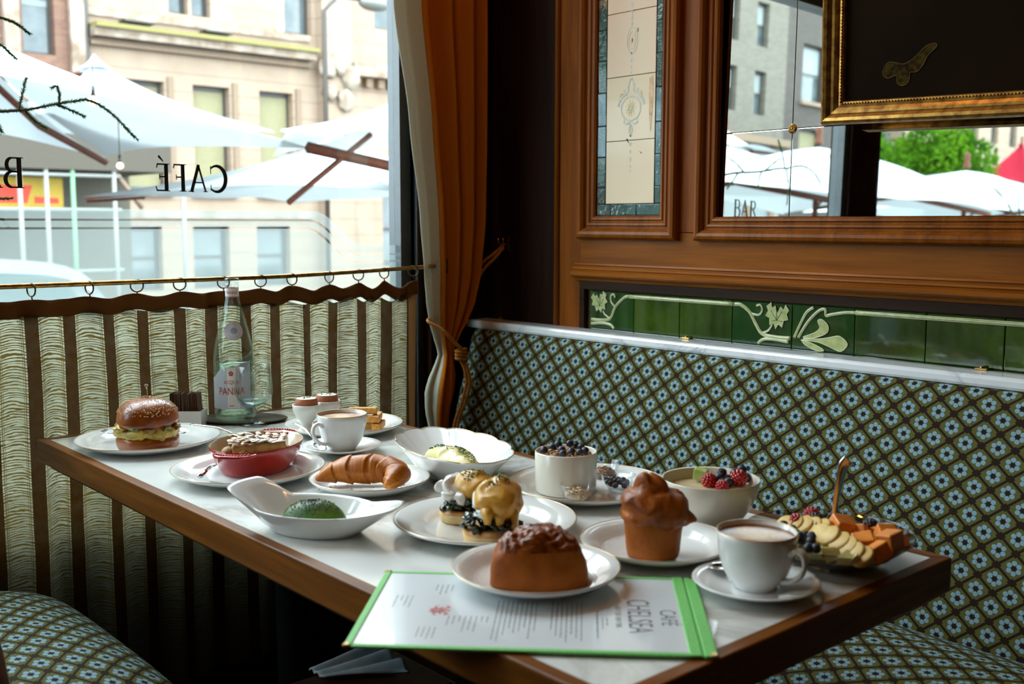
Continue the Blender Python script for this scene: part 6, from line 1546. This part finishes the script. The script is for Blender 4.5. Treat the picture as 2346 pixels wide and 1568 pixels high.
g.rough(0.0016, 40, 1).build('pepper_specks', M['pepper'], av)['kind'] = 'stuff'

# ------------------------------------------------------------ two muffins with spinach, poached egg and sauce
M['muffin'] = pbr('english_muffin', (0.74, 0.56, 0.26), 0.6, col2=(0.62, 0.40, 0.15), vs=45, bump=0.25, bs=200)
M['muffintop'] = pbr('toasted_muffin_edge', (0.46, 0.20, 0.05), 0.6, col2=(0.66, 0.40, 0.14), vs=60)
M['spinach'] = pbr('wilted_spinach', (0.012, 0.035, 0.010), 0.22, col2=(0.004, 0.012, 0.004), vs=80, coat=0.5)
M['poach'] = pbr('poached_white', (0.82, 0.82, 0.78), 0.25, var=0.03, sss=0.15, coat=0.3)
M['sauce'] = pbr('hollandaise', (0.72, 0.40, 0.05), 0.4, col2=(0.56, 0.27, 0.03), vs=60, coat=0.1, sss=0.05)
for i, (x, y, lb, sd, tilt) in enumerate(((1.216, -1.040, 'farther topped muffin, its poached egg white showing on the left', 1, 0.25), (1.318, -1.077, 'nearer topped muffin, the egg coated in yellow sauce', 5, 0.0))):
    mf = thing('topped_muffin', lb, 'muffin', (x, y, TZ + 0.0045), group='muffins with spinach and poached egg')
    R = 0.0355 + 0.002 * i
    G().lathe([(0, 0), (R * 0.88, 0), (R * 0.97, 0.002), (R, 0.007), (R, 0.012), (R * 0.97, 0.0155), (R * 0.90, 0.0165)], 48).rough(0.0016, 50, sd).build('muffin_half', M['muffin'], mf)
    G().lathe([(R * 1.0, 0.0125), (R * 0.985, 0.0155), (R * 0.90, 0.0172), (0, 0.0172)], 48).rough(0.0016, 50, sd).build('toasted_face', M['muffintop'], mf)
    g = G(); rnd = random.Random(sd)
    for k in range(80):
        a = rnd.uniform(0, 2 * PI); r = R * rnd.uniform(0.15, 0.98)
        g.ball((r * math.cos(a), r * math.sin(a), 0.019 + rnd.uniform(0, 0.013)), rnd.uniform(0.005, 0.009), rnd.uniform(0.004, 0.007), rnd.uniform(0.0025, 0.005), 2, Matrix.Rotation(rnd.uniform(0, 3), 4, 'Z') @ Matrix.Rotation(rnd.uniform(-0.7, 0.7), 4, 'X'))
    g.rough(0.005, 150, sd).build('spinach', M['spinach'], mf)['kind'] = 'stuff'
    off = -RH * 0.006 if i == 0 else RH * 0.006
    G().ball((off.x - RH.x * 0.006 * i, off.y - RH.y * 0.006 * i, 0.043 + 0.003 * i), 0.030, 0.028, 0.019 + 0.003 * i, 4).rough(0.009, 30, sd).build('poached_egg', M['poach'], mf)
    if i == 0:
        for k, (a, b, c_) in enumerate(((-0.030, -0.004, 0.044), (-0.020, -0.018, 0.036), (-0.006, -0.024, 0.034))):
            v = RH * a + FH * b; G().ball((v.x, v.y, c_), 0.010, 0.010, 0.008, 3).rough(0.006, 70, k).build('egg_white_lobe', M['poach'], mf)
    so = RH * (0.012 if i == 0 else 0.010) - FH * 0.004
    g = G().ball((so.x, so.y, 0.048 + 0.003 * i), 0.029 + 0.0035 * i, 0.0285 + 0.003 * i, 0.0185 + 0.008 * i, 4)
    g.rough(0.0065, 32, sd + 2); g.build('sauce', M['sauce'], mf)
    for k, (a, b, L) in enumerate(((0.010, -0.026, 0.022), (0.026, -0.018, 0.030), (-0.004, -0.027, 0.018)) if i else ((0.020, -0.020, 0.018),)):
        v = RH * a + FH * b; v2 = v * 1.12
        G().tube([(v.x, v.y, 0.046), (v2.x, v2.y, 0.046 - L * 0.5), (v2.x * 1.03, v2.y * 1.03, 0.046 - L)], [0.009, 0.0065, 0.0045], 10).rough(0.003, 70, k).build('sauce_drip', M['sauce'], mf)
    g = G()
    for k in range(60):
        a = rnd.uniform(0, 2 * PI); q = rnd.random() ** 0.7 * 0.8
        m_ = T(so.x + 0.026 * q * math.cos(a), so.y + 0.026 * q * math.sin(a), 0.0475 + 0.005 * i + (0.0185 + 0.006 * i) * math.sqrt(1 - q * q) + 0.0018, rnd.uniform(-1, 1), rnd.uniform(-1, 1), 0)
        g.tube([m_ @ Vector((-0.0015, 0, 0)), m_ @ Vector((0.0015, 0, 0))], 0.0008, 5)
    g.rough(0.0065, 32, sd + 2).build('chives', M['chive'], mf)['kind'] = 'stuff'
v = Vector((1.318, -1.077, 0)) + RH * 0.040 + FH * 0.0
o = tag(G().lathe([(0, 0), (0.024, 0), (0.026, 0.004), (0.020, 0.010), (0, 0.013)], 30).rough(0.006, 60, 3).build('sauce_pool', M['sauce']), 'puddle of yellow sauce running off the nearer muffin', 'sauce'); o.location = (v.x, v.y, TZ + 0.0045)

for o_ in list(C.objects):
    if o_.name.startswith('topped_muffin'): o_.scale = (1.07, 1.07, 1.12)

# ------------------------------------------------------------ granola ramekin, small glass bowls, berries
M['granola'] = breadmat('granola', (0.50, 0.30, 0.13), (0.24, 0.10, 0.03), 0.9, 120)
M['berry'] = pbr('blueberry', (0.012, 0.014, 0.030), 0.45, col2=(0.035, 0.042, 0.070), vs=60)
M['crown'] = pbr('blueberry_calyx', (0.010, 0.010, 0.020), 0.7)
M['rasp'] = pbr('raspberry', (0.52, 0.010, 0.010), 0.35, col2=(0.32, 0.003, 0.004), vs=70, coat=0.4)
M['black'+'berry'] = pbr('blackberry', (0.012, 0.004, 0.012), 0.22, coat=0.5)
gr_ = thing('granola_ramekin', 'white straight-sided ramekin of yogurt topped with granola', 'ramekin', (1.194, -0.812, TZ + 0.0045))
G().lathe([(0, 0), (0.0470, 0), (0.0492, 0.002), (0.0500, 0.010), (0.0505, 0.066), (0.0495, 0.0675), (0.0480, 0.066), (0.0475, 0.010), (0, 0.008)], 60).build('dish', M['china2'], gr_)
G().lathe([(0, 0.060), (0.025, 0.060), (0.0478, 0.057)], 40).rough(0.0015, 60, 1).build('yogurt', M['poach'], gr_)
g = G(); rnd = random.Random(4)
for k in range(95):
    a = rnd.uniform(0, 6.28); r = 0.040 * rnd.random() ** 0.5; g.ball((r * math.cos(a), r * math.sin(a), 0.061 + rnd.uniform(0, 0.006)), rnd.uniform(0.0025, 0.0055), rnd.uniform(0.002, 0.004), rnd.uniform(0.002, 0.003), 1)
g.rough(0.002, 250, 1).build('granola', M['granola'], gr_)['kind'] = 'stuff'
bb0 = None
def blueberry(loc, label, group, r=0.0062, rot=None, seed=0):
    global bb0
    rnd = random.Random(int((loc[0] * 7919 + loc[1] * 104729) * 1e3))
    rot = rot or (rnd.uniform(-1, 1), rnd.uniform(-1, 1), rnd.uniform(0, 6))
    if bb0 is None:
        bb0 = thing('blueberry', label, 'blueberry', loc, group=group, rot=rot)
        g = G().ball((0, 0, 0), 0.0062, 0.0062, 0.0055, 3); g.build('fruit', M['berry'], bb0)
        G().tube([(0.0018 * math.cos(2 * PI * k / 10), 0.0018 * math.sin(2 * PI * k / 10), 0.0053 + 0.0004 * (k % 2)) for k in range(11)], 0.0005, 5, cap=False).build('calyx', M['crown'], bb0)
        bb0.scale = (r / 0.0062,) * 3
    else: dup(bb0, loc, rot=rot, label=label, group=group, scale=r / 0.0062)
zb = TZ + 0.0045 + 0.069
GL = ['at the near left rim of the ramekin', 'leftmost at the far rim', 'upper one of the left-hand pair', 'at the far rim, topmost', 'at the far rim right of the topmost', 'large one in the middle front', 'at the far right rim', 'second from the right rim', 'lowest, at the near rim', 'rightmost at the near rim', 'in the very centre']
PL = ['just behind the half-sunk raspberry', 'in the middle, touching the big raspberry', 'topmost of the left cluster', 'half hidden between the raspberries', 'behind the big raspberry', 'topmost at the far right rim', 'rightmost, against the rim', 'low beside the small near raspberry']
for (x, y) in ((1.174, -0.842), (1.166, -0.815), (1.176, -0.812), (1.186, -0.795), (1.181, -0.777), (1.211, -0.816), (1.199, -0.782), (1.222, -0.796), (1.213, -0.838), (1.226, -0.812), (1.190, -0.818)):
    dz = 0.006 if (x, y) in ((1.176, -0.812), (1.186, -0.795)) else 0
    blueberry((x, y, zb + dz), 'blueberry on the granola, ' + GL.pop(0), 'blueberries on the granola', 0.0066)
def glassbowl(label, x, y, R=0.0285):
    b = thing('small_glass_bowl', label, 'glass bowl', (x, y, TZ + 0.0048), group='small ribbed glass bowls')
    g = G().lathe([(0, 0.0015), (R * 0.60, 0.0), (R * 0.66, 0.001), (R * 0.72, 0.006), (R * 0.90, 0.016), (R, 0.0262), (R * 0.985, 0.0275), (R * 0.955, 0.0262), (R * 0.86, 0.016), (R * 0.66, 0.006), (0, 0.0045)], 72)
    def w(p):
        a = math.atan2(p.y, p.x); k = 1 + (0.018 * math.cos(a * 24) if p.z < 0.018 and math.hypot(p.x, p.y) > R * 0.6 else 0); return Vector((p.x * k, p.y * k, p.z))
    g.warp(w).build('bowl_body', M['clearglass'], b); return b
glassbowl('small glass bowl of shredded brown topping behind, beside the ramekin', 1.172, -0.700, 0.0285)
gb2 = glassbowl('small glass bowl of pale flakes in front, against the ramekin', 1.252, -0.842)
glassbowl('small glass bowl of dark blueberries to the right of the ramekin', 1.248, -0.745)
def heap(name, label, x, y, z, R, h, n, mat, shape, seed, cat='topping'):
    g = G(); rnd = random.Random(seed)
    g.lathe([(0, h * 0.9), (R * 0.5, h * 0.7), (R * 0.9, h * 0.25), (R * 0.7, 0), (0, 0)], 24)
    for k in range(n):
        a = rnd.uniform(0, 6.28); q = rnd.random() ** 0.5; r = R * q; zz = h * (1 - 0.7 * q ** 1.6) + rnd.uniform(-0.001, 0.001)
        m_ = T(r * math.cos(a), r * math.sin(a), zz, rnd.uniform(-0.7, 0.7), rnd.uniform(-0.7, 0.7), rnd.uniform(0, 6)); g.ball((0, 0, 0), shape[0], shape[1], shape[2], 1, m_) if False else g.lathe([(0, shape[2]), (shape[1], 0), (0, -shape[2])], 6, m_, sx=shape[0] / shape[1])
    o = g.build(name, mat); o.location = (x, y, z); return tag(o, label, cat, kind='stuff')
heap('brown_topping', 'heap of shredded brown topping in the back glass bowl', 1.172, -0.700, TZ + 0.0098, 0.020, 0.014, 120, pbr('brown_shreds', (0.40, 0.17, 0.03), 0.6, col2=(0.22, 0.08, 0.012), vs=150), (0.0040, 0.0016, 0.0012), 1)
heap('almond_flakes', 'pale flaked almonds filling the front glass bowl', 1.252, -0.842, TZ + 0.0098, 0.020, 0.015, 90, pbr('pale_flakes', (0.90, 0.72, 0.46), 0.6, col2=(0.76, 0.54, 0.30), vs=150), (0.0065, 0.0028, 0.0008), 2)
rnd = random.Random(6)
for k in range(14):
    a = k * 2.4; r = 0.0048 * math.sqrt(k) * 1.0
    blueberry((1.248 + r * math.cos(a), -0.745 + r * math.sin(a), TZ + 0.0165 + 0.005 * (k < 6)), 'blueberry among others in the right-hand glass bowl', 'blueberries in the glass bowl', 0.0054)

# ------------------------------------------------------------ stoneware bowl with porridge and berries
bw = thing('stoneware_bowl', 'deep cream stoneware bowl of porridge and berries behind the popover', 'bowl', (1.466, -0.785, TZ + 0.001))
G().lathe([(0, 0.002), (0.028, 0.0), (0.034, 0.001), (0.044, 0.010), (0.058, 0.030), (0.067, 0.052), (0.0705, 0.070), (0.0700, 0.0715), (0.0675, 0.070), (0.064, 0.052), (0.055, 0.032), (0.040, 0.014), (0, 0.007)], 72).build('dish', M['china2'], bw)
G().lathe([(0, 0.058), (0.040, 0.0575), (0.0650, 0.056)], 48).rough(0.0015, 40, 3).build('porridge', pbr('oat_porridge', (0.56, 0.47, 0.28), 0.5, col2=(0.45, 0.34, 0.16), vs=60), bw)
def drupe(label, loc, group, R=0.0105, mat='rasp', rot=(0, 0, 0), cat='raspberry', name='raspberry'):
    t = thing(name, label, cat, loc, rot=rot, group=group); g = G()
    for j in range(6):
        ph = 0.25 + j * 0.42; n = max(4, int(10 * math.sin(ph)) + 2)
        for k in range(n):
            a = 2 * PI * (k + 0.5 * (j % 2)) / n
            g.ball((R * 0.82 * math.sin(ph) * math.cos(a), R * 0.82 * math.sin(ph) * math.sin(a), R * 0.95 * math.cos(ph)), R * 0.27, sub=1)
    g.ball((0, 0, 0), R * 0.78, sub=2); g.ball((0, 0, R * 0.85), R * 0.25, sub=1)
    g.build('drupelets', M[mat], t); return t
BP = 'berries in the porridge bowl'
zz = TZ + 0.066
drupe('raspberry half sunk in the porridge beside the green cube', (1.462, -0.783, zz), 'raspberries in the porridge', 0.0112, rot=(0.4, 0.3, 0))
drupe('large raspberry at the right rim of the porridge bowl', (1.488, -0.748, zz + 0.004), 'raspberries in the porridge', 0.0125, rot=(1.2, 0.2, 0.5))
drupe('raspberry low at the near rim of the porridge bowl', (1.484, -0.782, zz - 0.004), 'raspberries in the porridge', 0.0095, rot=(0.2, 0.8, 0))
for (x, y, z) in ((1.466, -0.764, 0.003), (1.471, -0.752, 0.0), (1.462, -0.754, 0.008), (1.473, -0.766, -0.002), (1.470, -0.733, 0.006), (1.474, -0.722, 0.010), (1.486, -0.727, 0.0), (1.482, -0.765, -0.001)):
    blueberry((x, y, zz + z), 'blueberry in the porridge bowl, ' + PL.pop(0), 'blueberries in the porridge bowl', 0.0075)
kw = thing('melon_cube', 'small pale green melon cube standing in the porridge', 'melon', (1.437, -0.772, zz + 0.003), rot=(0.3, 0.2, 0.4))
M['greenmelon'] = pbr('green_melon_flesh', (0.55, 0.66, 0.28), 0.3, col2=(0.30, 0.50, 0.06), vs=60, sss=0.1)
G().box((-0.010, -0.006, -0.008), (0.010, 0.006, 0.010), bev=0.0018).build('flesh', M['greenmelon'], kw)

# ------------------------------------------------------------ popover and brioche
def crustmat(name, a, b, c3, sc_=26, rough=0.35, coat=0.3, bump=0.5, spec=0.25):
    t = NT(name); v = t.coord('Object'); f = t.noise(sc_, v, 6.0, 0.6, 0.5); f2 = t.noise(sc_ * 6, v, 3.0)
    c = t.ramp(f, [(0.28, c3), (0.5, b), (0.75, a)])
    return t.end(t.bsdf(Base_Color=c, Roughness=rough, Coat_Weight=coat, Coat_Roughness=0.2, Specular_IOR_Level=spec, Normal=t.bump(t.M('ADD', f, t.M('MULTIPLY', f2, 0.3)), bump, 0.002)))
M['popover'] = crustmat('popover_crust', (0.46, 0.130, 0.006), (0.27, 0.062, 0.003), (0.12, 0.022, 0.001), 34, 0.4, 0.08, 0.9)
M['popside'] = crustmat('popover_side', (0.44, 0.130, 0.006), (0.34, 0.088, 0.004), (0.20, 0.044, 0.002), 18, 0.55, 0.0, 0.5)
po = thing('popover', 'tall browned popover with a swirled crown', 'popover', (1.511, -0.963, TZ + 0.0048))
G().lathe([(0, 0), (0.029, 0), (0.0325, 0.002), (0.0345, 0.010), (0.0375, 0.034), (0.0395, 0.048), (0.037, 0.056), (0, 0.058)], 56).rough(0.0022, 22, 4).build('base', M['popside'], po)
g = G().lathe([(0.030, 0.044), (0.0400, 0.046), (0.0450, 0.051), (0.0455, 0.058), (0.0425, 0.064), (0.0445, 0.070), (0.0425, 0.078), (0.0370, 0.085), (0.0290, 0.089), (0.0235, 0.091), (0.0225, 0.095), (0.0205, 0.101), (0.0150, 0.106), (0.007, 0.1085), (0, 0.109)], 72)
def swirl(p):
    a = math.atan2(p.y, p.x); k = (p.z - 0.046) / 0.06
    f = 1 + 0.07 * math.sin(a * 2 + k * 9) + 0.035 * math.sin(a * 5 - k * 14) ; ll = max(0, k)
    return Vector((p.x * f, p.y * f, p.z + 0.003 * math.sin(a * 2 + k * 5))) + RH * (-0.011 * ll * ll + 0.005) 
g.warp(swirl).rough(0.0055, 38, 6); g.build('crown', M['popover'], po)
# dusting of sugar on that plate
for (x, y, zz_, R, lb, sd) in ((1.478, -0.965, TZ + 0.0046, 0.055, 'icing sugar dusted over the popover plate', 1), (1.452, -1.165, TZ + 0.0104, 0.050, 'icing sugar around the glazed brioche', 2)):
    g = G(); rnd = random.Random(sd)
    for k in range(700):
        a = rnd.uniform(0, 6.28); r = R * rnd.random() ** 0.6 * 1.1; s = rnd.uniform(0.0003, 0.0009); c_ = Vector((r * math.cos(a), r * math.sin(a), 0.0002))
        g.add([c_ + Vector(d) * s for d in ((1, 0, 0), (0, 1, 0), (-1, 0, 0), (0, -1, 0), (0, 0, 0.6))], [(0, 1, 4), (1, 2, 4), (2, 3, 4), (3, 0, 4)])
    o = tag(g.build('sugar_dust', M['sugar']), lb, 'sugar', kind='stuff'); o.location = (x, y, zz_)
M['brioche'] = crustmat('caramelised_brioche', (0.38, 0.095, 0.004), (0.21, 0.042, 0.002), (0.085, 0.014, 0.001), 60, 0.30, 0.25, 1.0)
M['brioside'] = crustmat('brioche_side', (0.44, 0.125, 0.005), (0.34, 0.085, 0.003), (0.21, 0.044, 0.001), 20, 0.6, 0.0, 0.6)
br = thing('brioche', 'big dark-glazed lumpy brioche bun on the front plate', 'brioche', (1.494, -1.152, TZ + 0.0102), A48 + 0.02)
def brf(u, v, top=True):
    a = 2 * PI * u; ph = v * PI / 2
    c, s = math.cos(a), math.sin(a); e = 0.62
    x = 0.059 * (abs(c) ** e) * (1 if c > 0 else -1) * math.cos(ph) ** 0.62; y = 0.040 * (abs(s) ** e) * (1 if s > 0 else -1) * math.cos(ph) ** 0.62
    z = 0.068 * math.sin(ph) ** 0.80; z *= 1 - 0.16 * max(0, x / 0.059) ** 2 - 0.10 * max(0, -x / 0.059)
    q = max(0, v - 0.25); n = noise.turbulence(Vector((x, y, z)) * 105, 2, False) ; k = 1 + 0.040 * min(1, q * 3) * (n - 0.4)
    return (x * k, y * k, z * k + 0.002 * min(1, q * 3) * (n - 0.3))
G().grid(lambda u, v: brf(u, v * 0.42), 72, 16).rough(0.0022, 26, 3).build('side', M['brioside'], br)
G().grid(lambda u, v: brf(u, 0.42 + v * 0.58), 90, 34).rough(0.0022, 26, 3).build('glazed_top', M['brioche'], br)
G().lathe([(0, 0.0), (0.056, 0.0), (0.058, 0.003)], 30, sx=1.0, sy=0.66).build('underside', M['brioside'], br)

# ------------------------------------------------------------ glass dish of cut fruit
FX, FY, FZ = 1.663, -0.790, TZ + 0.001
fb = thing('fruit_dish', 'shallow clear glass dish heaped with cut fruit at the right table corner', 'glass dish', (FX, FY, FZ))
M['dishglass'] = glassy('tinted_dish_glass', (0.93, 0.93, 0.92), (0.30, 0.27, 0.24), 0.03, 1.0, 0.5)
G().lathe([(0, 0.003), (0.055, 0.0), (0.060, 0.001), (0.080, 0.012), (0.100, 0.028), (0.109, 0.036), (0.1085, 0.0375), (0.106, 0.0365), (0.096, 0.0275), (0.076, 0.014), (0.056, 0.006), (0, 0.006)], 80).build('dish_body', M['dishglass'], fb)
M['cantal'] = pbr('cantaloupe', (0.86, 0.32, 0.045), 0.45, col2=(0.74, 0.22, 0.02), vs=60, sss=0.15, coat=0.15)
M['honeydew'] = pbr('honeydew', (0.66, 0.58, 0.26), 0.35, col2=(0.52, 0.52, 0.18), vs=40, sss=0.12)
M['banana'] = pbr('banana_flesh', (0.78, 0.56, 0.20), 0.5, col2=(0.64, 0.42, 0.10), vs=50, sss=0.1)
FB = FZ + 0.028
c0 = None
for i, (dx, dy, dz, s, r, lb) in enumerate(((0.014, 0.010, 0.016, 1.25, 0.3, 'large cantaloupe cube in front of the serving spoon'), (0.062, -0.020, 0.012, 1.05, -0.2, 'cantaloupe cube in the middle of the heap behind the banana'), (0.046, 0.045, 0.010, 0.8, 0.5, 'cantaloupe cube at the back edge of the heap'),
        (0.066, 0.028, 0.014, 1.0, 0.1, 'flat-topped cantaloupe cube at the back right'), (0.087, 0.000, 0.016, 1.15, 0.7, 'cantaloupe cube at the top right of the heap'), (0.092, -0.038, 0.010, 1.05, 0.25, 'cantaloupe cube at the near right rim'),
        (0.086, 0.030, 0.008, 0.9, 1.2, 'cantaloupe cube at the far right rim'), (0.034, 0.022, 0.012, 0.8, 0.9, 'small cantaloupe cube wedged beside the largest'))):
    loc = (FX + dx, FY + dy, FB + dz); rot = (random.uniform(-0.5, 0.5), random.uniform(-0.5, 0.5), A48 + r)
    if c0 is None:
        c0 = thing('cantaloupe_cube', lb, 'melon', loc, group='cantaloupe cubes in the fruit dish', rot=rot)
        G().box((-0.0125, -0.010, -0.010), (0.0125, 0.010, 0.010), bev=0.0018).rough(0.001, 60, 3).build('flesh', M['cantal'], c0); c0.scale = (s,) * 3
    else: dup(c0, loc, rot=rot, label=lb, scale=s)
b0 = None
bl = [(-0.058, -0.030, 0.006), (-0.045, -0.028, 0.010), (-0.030, -0.026, 0.012), (-0.016, -0.027, 0.012), (-0.002, -0.028, 0.013), (0.010, -0.032, 0.013), (0.026, -0.038, 0.015), (0.044, -0.044, 0.013), (0.058, -0.050, 0.011), (0.072, -0.058, 0.008), (0.084, -0.060, 0.007)]
wn = ['first', 'second', 'third', 'fourth', 'fifth', 'sixth', 'seventh', 'eighth', 'ninth', 'tenth', 'last']
for i, (dx, dy, dz) in enumerate(bl):
    if i < 5: dy += 0.016
    loc = (FX + dx, FY + dy, FB + dz); rot = (0.1, 0.75, A48 + PI + 0.5); lb = '%s banana slice from the left in the row along the dish' % wn[i]
    if b0 is None:
        b0 = thing('banana_slice', lb, 'banana', loc, group='banana slices in the fruit dish', rot=rot)
        G().lathe([(0, 0.0045), (0.0135, 0.0047), (0.0155, 0.0033), (0.0155, -0.0033), (0.0135, -0.0047), (0, -0.0045)], 28).rough(0.0008, 60, 2).build('flesh', M['banana'], b0)
        G().lathe([(0, 0.0046), (0.003, 0.0046)], 12).build('core', pbr('banana_core', (0.5, 0.38, 0.14), 0.5), b0)
    else: dup(b0, loc, rot=(rot[0] + random.uniform(-0.1, 0.1), rot[1] + random.uniform(-0.12, 0.12), rot[2]), label=lb)
h0 = None
for i, (dx, dy, dz, lb) in enumerate(((-0.066, -0.046, 0.006, 'pale green melon chunk at the left rim of the fruit dish'), (-0.052, -0.068, 0.004, 'pale green melon chunk low at the near left rim'), (-0.052, -0.050, 0.010, 'pale green melon chunk second from the left rim'), (0.044, -0.078, 0.006, 'pale melon wedge at the near rim, leftmost of four'), (0.058, -0.082, 0.005, 'pale melon wedge at the near rim, second'), (0.072, -0.078, 0.006, 'pale melon wedge at the near rim, third'), (0.082, -0.070, 0.006, 'pale melon wedge at the near rim, rightmost'))):
    loc = (FX + dx * 0.96, FY + dy * 0.96, FB + dz); rot = (random.uniform(-0.6, 0.6), random.uniform(-0.6, 0.6), random.uniform(0, 3))
    if h0 is None:
        h0 = thing('melon_chunk', lb, 'melon', loc, group='pale melon chunks in the fruit dish', rot=rot)
        G().prism([(-0.010, -0.007), (0.010, -0.007), (0.004, 0.009)], 0.012, T(0, 0, -0.006)).build('flesh', M['honeydew'], h0)
    else: dup(h0, loc, rot=rot, label=lb)
rnd = random.Random(21)
for k in range(24):
    t_ = rnd.random(); dx = -0.030 + 0.068 * t_ + rnd.uniform(-0.006, 0.006); dy = -0.058 - 0.030 * t_ + rnd.uniform(-0.012, 0.012)
    q = math.hypot(dx, dy)
    if q > 0.097: dx *= 0.097 / q; dy *= 0.097 / q
    blueberry((FX + dx, FY + dy, FB + 0.008 + rnd.uniform(0, 0.012)), 'blueberry in the pile at the near side of the fruit dish', 'blueberries in the fruit dish', 0.0064)
drupe('raspberry at the back left of the fruit dish, leftmost', (FX - 0.046, FY - 0.004, FB + 0.013), 'raspberries in the fruit dish', 0.0105, rot=(1.2, 0, 0.6))
drupe('raspberry topping the heap beside the dark blackberries', (FX - 0.038, FY + 0.020, FB + 0.018), 'raspberries in the fruit dish', 0.0115, rot=(0.9, 0.3, 0.2))
for dx, dy, dz, lb in ((-0.022, 0.006, 0.016, 'blackberry in front of the topmost raspberry'), (-0.010, -0.004, 0.010, 'blackberry just left of the largest cantaloupe cube'), (-0.014, 0.040, 0.014, 'blackberry behind the serving spoon\'s bowl'), (0.034, 0.046, 0.012, 'blackberry at the back between the cantaloupe cubes')):
    drupe(lb, (FX + dx, FY + dy, FB + dz), 'blackberries in the fruit dish', 0.0115, 'blackberry', (0.8, 0.3, 0), 'blackberry', 'blackberry')
# cut fruit under the top layer so that nothing hangs in the air
fl = tag(G().lathe([(0, 0.018), (0.05, 0.018), (0.080, 0.012), (0.090, 0.006), (0.07, -0.001), (0.0, -0.006)], 40).rough(0.004, 60, 2).build('fruit_pieces', M['honeydew']), 'pale cut fruit filling the bottom of the glass dish', 'fruit', kind='stuff'); fl.location = (FX, FY, FZ + 0.014)

# ------------------------------------------------------------ menu
mn = thing('menu', 'laminated white menu with green fabric border overhanging the front table edge', 'menu', (1.331, -1.262, TZ + 0.0018), math.atan2(-0.714, 0.70))
# local x = reading direction (towards the seat), local y = towards the heading at the right
WM, HM = 0.238, 0.384
M['green'] = pbr('green_binding_cloth', (0.19, 0.60, 0.15), 0.55, col2=(0.15, 0.50, 0.12), vs=300)
def papermat():
    t = NT('laminated_menu_page'); v = t.coord('Object')
    return t.end(t.bsdf(Base_Color=(0.70, 0.74, 0.76), Roughness=0.24, Coat_Weight=0.6, Coat_Roughness=0.04, Normal=t.bump(t.noise(9, v, 2.0), 0.05, 0.004)))
G().box((0.002, 0.002, 0.0), (WM - 0.002, HM - 0.004, 0.0022)).build('back_cover', M['green'], mn)
G().box((0.004, 0.004, 0.0022), (WM - 0.004, HM - 0.022, 0.0028)).build('page', papermat(), mn)
bz = (0.0005, 0.0036)
for a, b in (((0, 0), (WM, 0.0085)), ((0, 0.0085), (0.0075, HM - 0.0155)), ((WM - 0.0085, 0.0085), (WM, HM - 0.0155)), ((0.0, HM - 0.0285), (WM, HM - 0.0155)), ((0.001, HM - 0.0135), (WM + 0.001, HM))):
    G().box((a[0], a[1], bz[0]), (b[0], b[1], bz[1] + (0.0006 if a[1] < 0.001 or a[1] > 0.3 else 0)), bev=0.0012).build('border_strip', M['green'], mn)
for x, y in ((0.003, 0.003), (WM - 0.003, 0.003), (WM - 0.003, HM - 0.004), (0.003, HM - 0.004)): G().box((x - 0.004, y - 0.004, -0.0002), (x + 0.004, y + 0.004, 0.0048), bev=0.0015).build('corner_clip', M['brass'], mn)
zt = 0.00295
ms = lambda x0, y0, rot=0.0, s=1.0: (lambda x, y: (x0 + (x * math.cos(rot) - y * math.sin(rot)) * s, y0 + (x * math.sin(rot) + y * math.cos(rot)) * s, zt))
M['greyink'] = pbr('faded_grey_ink', (0.17, 0.18, 0.19), 0.6)
put_text('CAFÉ', 0.026, ms(0.134, 0.333), 'heading_text', M['greyink'], mn, 0.78)
put_text('CHELSEA', 0.038, ms(0.130, 0.297), 'heading_text', M['greyink'], mn, 0.66)
put_text('NEW YORK  NEW YORK', 0.0095, ms(0.134, 0.283), 'small_text', M['greyink'], mn, 0.62)
def lines(y0, n, step, x0, x1, name='text_line', mat='greyink', rag=0.35, th=0.0011, seed=0):
    rnd = random.Random(seed)
    for k in range(n):
        y = y0 + k * step; g = G(); x = x0; e = x1 - (x1 - x0) * rag * rnd.random()
        while x < e:
            w = rnd.uniform(0.004, 0.012); w = min(w, e - x)
            g.add([(x, y, zt), (x + w, y, zt), (x + w, y + th, zt), (x, y + th, zt)], [(0, 1, 2, 3)]); x += w + 0.0016
        g.build(name, M[mat], mn)['kind'] = 'stuff'
lines(0.150, 9, 0.0055, 0.095, 0.215, seed=1); lines(0.212, 7, 0.0055, 0.095, 0.220, seed=2); lines(0.262, 1, 0.006, 0.120, 0.200, seed=3, th=0.0016, rag=0.0); lines(0.268, 2, 0.005, 0.140, 0.175, seed=4)
lines(0.098, 8, 0.0062, 0.145, 0.195, seed=5, rag=0.7); lines(0.072, 4, 0.0062, 0.045, 0.085, seed=6, rag=0.6); lines(0.070, 4, 0.0058, 0.180, 0.215, seed=7, rag=0.6); lines(0.030, 4, 0.006, 0.085, 0.130, seed=8, rag=0.6)
lines(0.148, 8, 0.0055, 0.045, 0.085, seed=9, rag=0.7); lines(0.212, 7, 0.0055, 0.045, 0.085, seed=10, rag=0.7)
g = G()
for k in range(6):                                                   # small red crest in two halves
    a = PI * k / 5 - PI / 2; 
for s_ in (1, -1):
    mm = Matrix.Translation((0.130, 0.086, zt))
    stroke(g, [(s_ * 0.003, -0.012), (s_ * 0.006, -0.004), (s_ * 0.004, 0.003), (s_ * 0.010, 0.010), (s_ * 0.015, 0.006)], [0.003, 0.004, 0.003, 0.004, 0.002], mm)
    stroke(g, [(s_ * 0.004, -0.004), (s_ * 0.012, -0.007), (s_ * 0.015, -0.002)], 0.002, mm); stroke(g, [(s_ * 0.004, 0.000), (s_ * 0.012, 0.002)], 0.0018, mm)
stroke(g, [(0, -0.010), (0, 0.012)], 0.004, Matrix.Translation((0.130, 0.086, zt))); g.build('red_crest', M['redink'], mn)
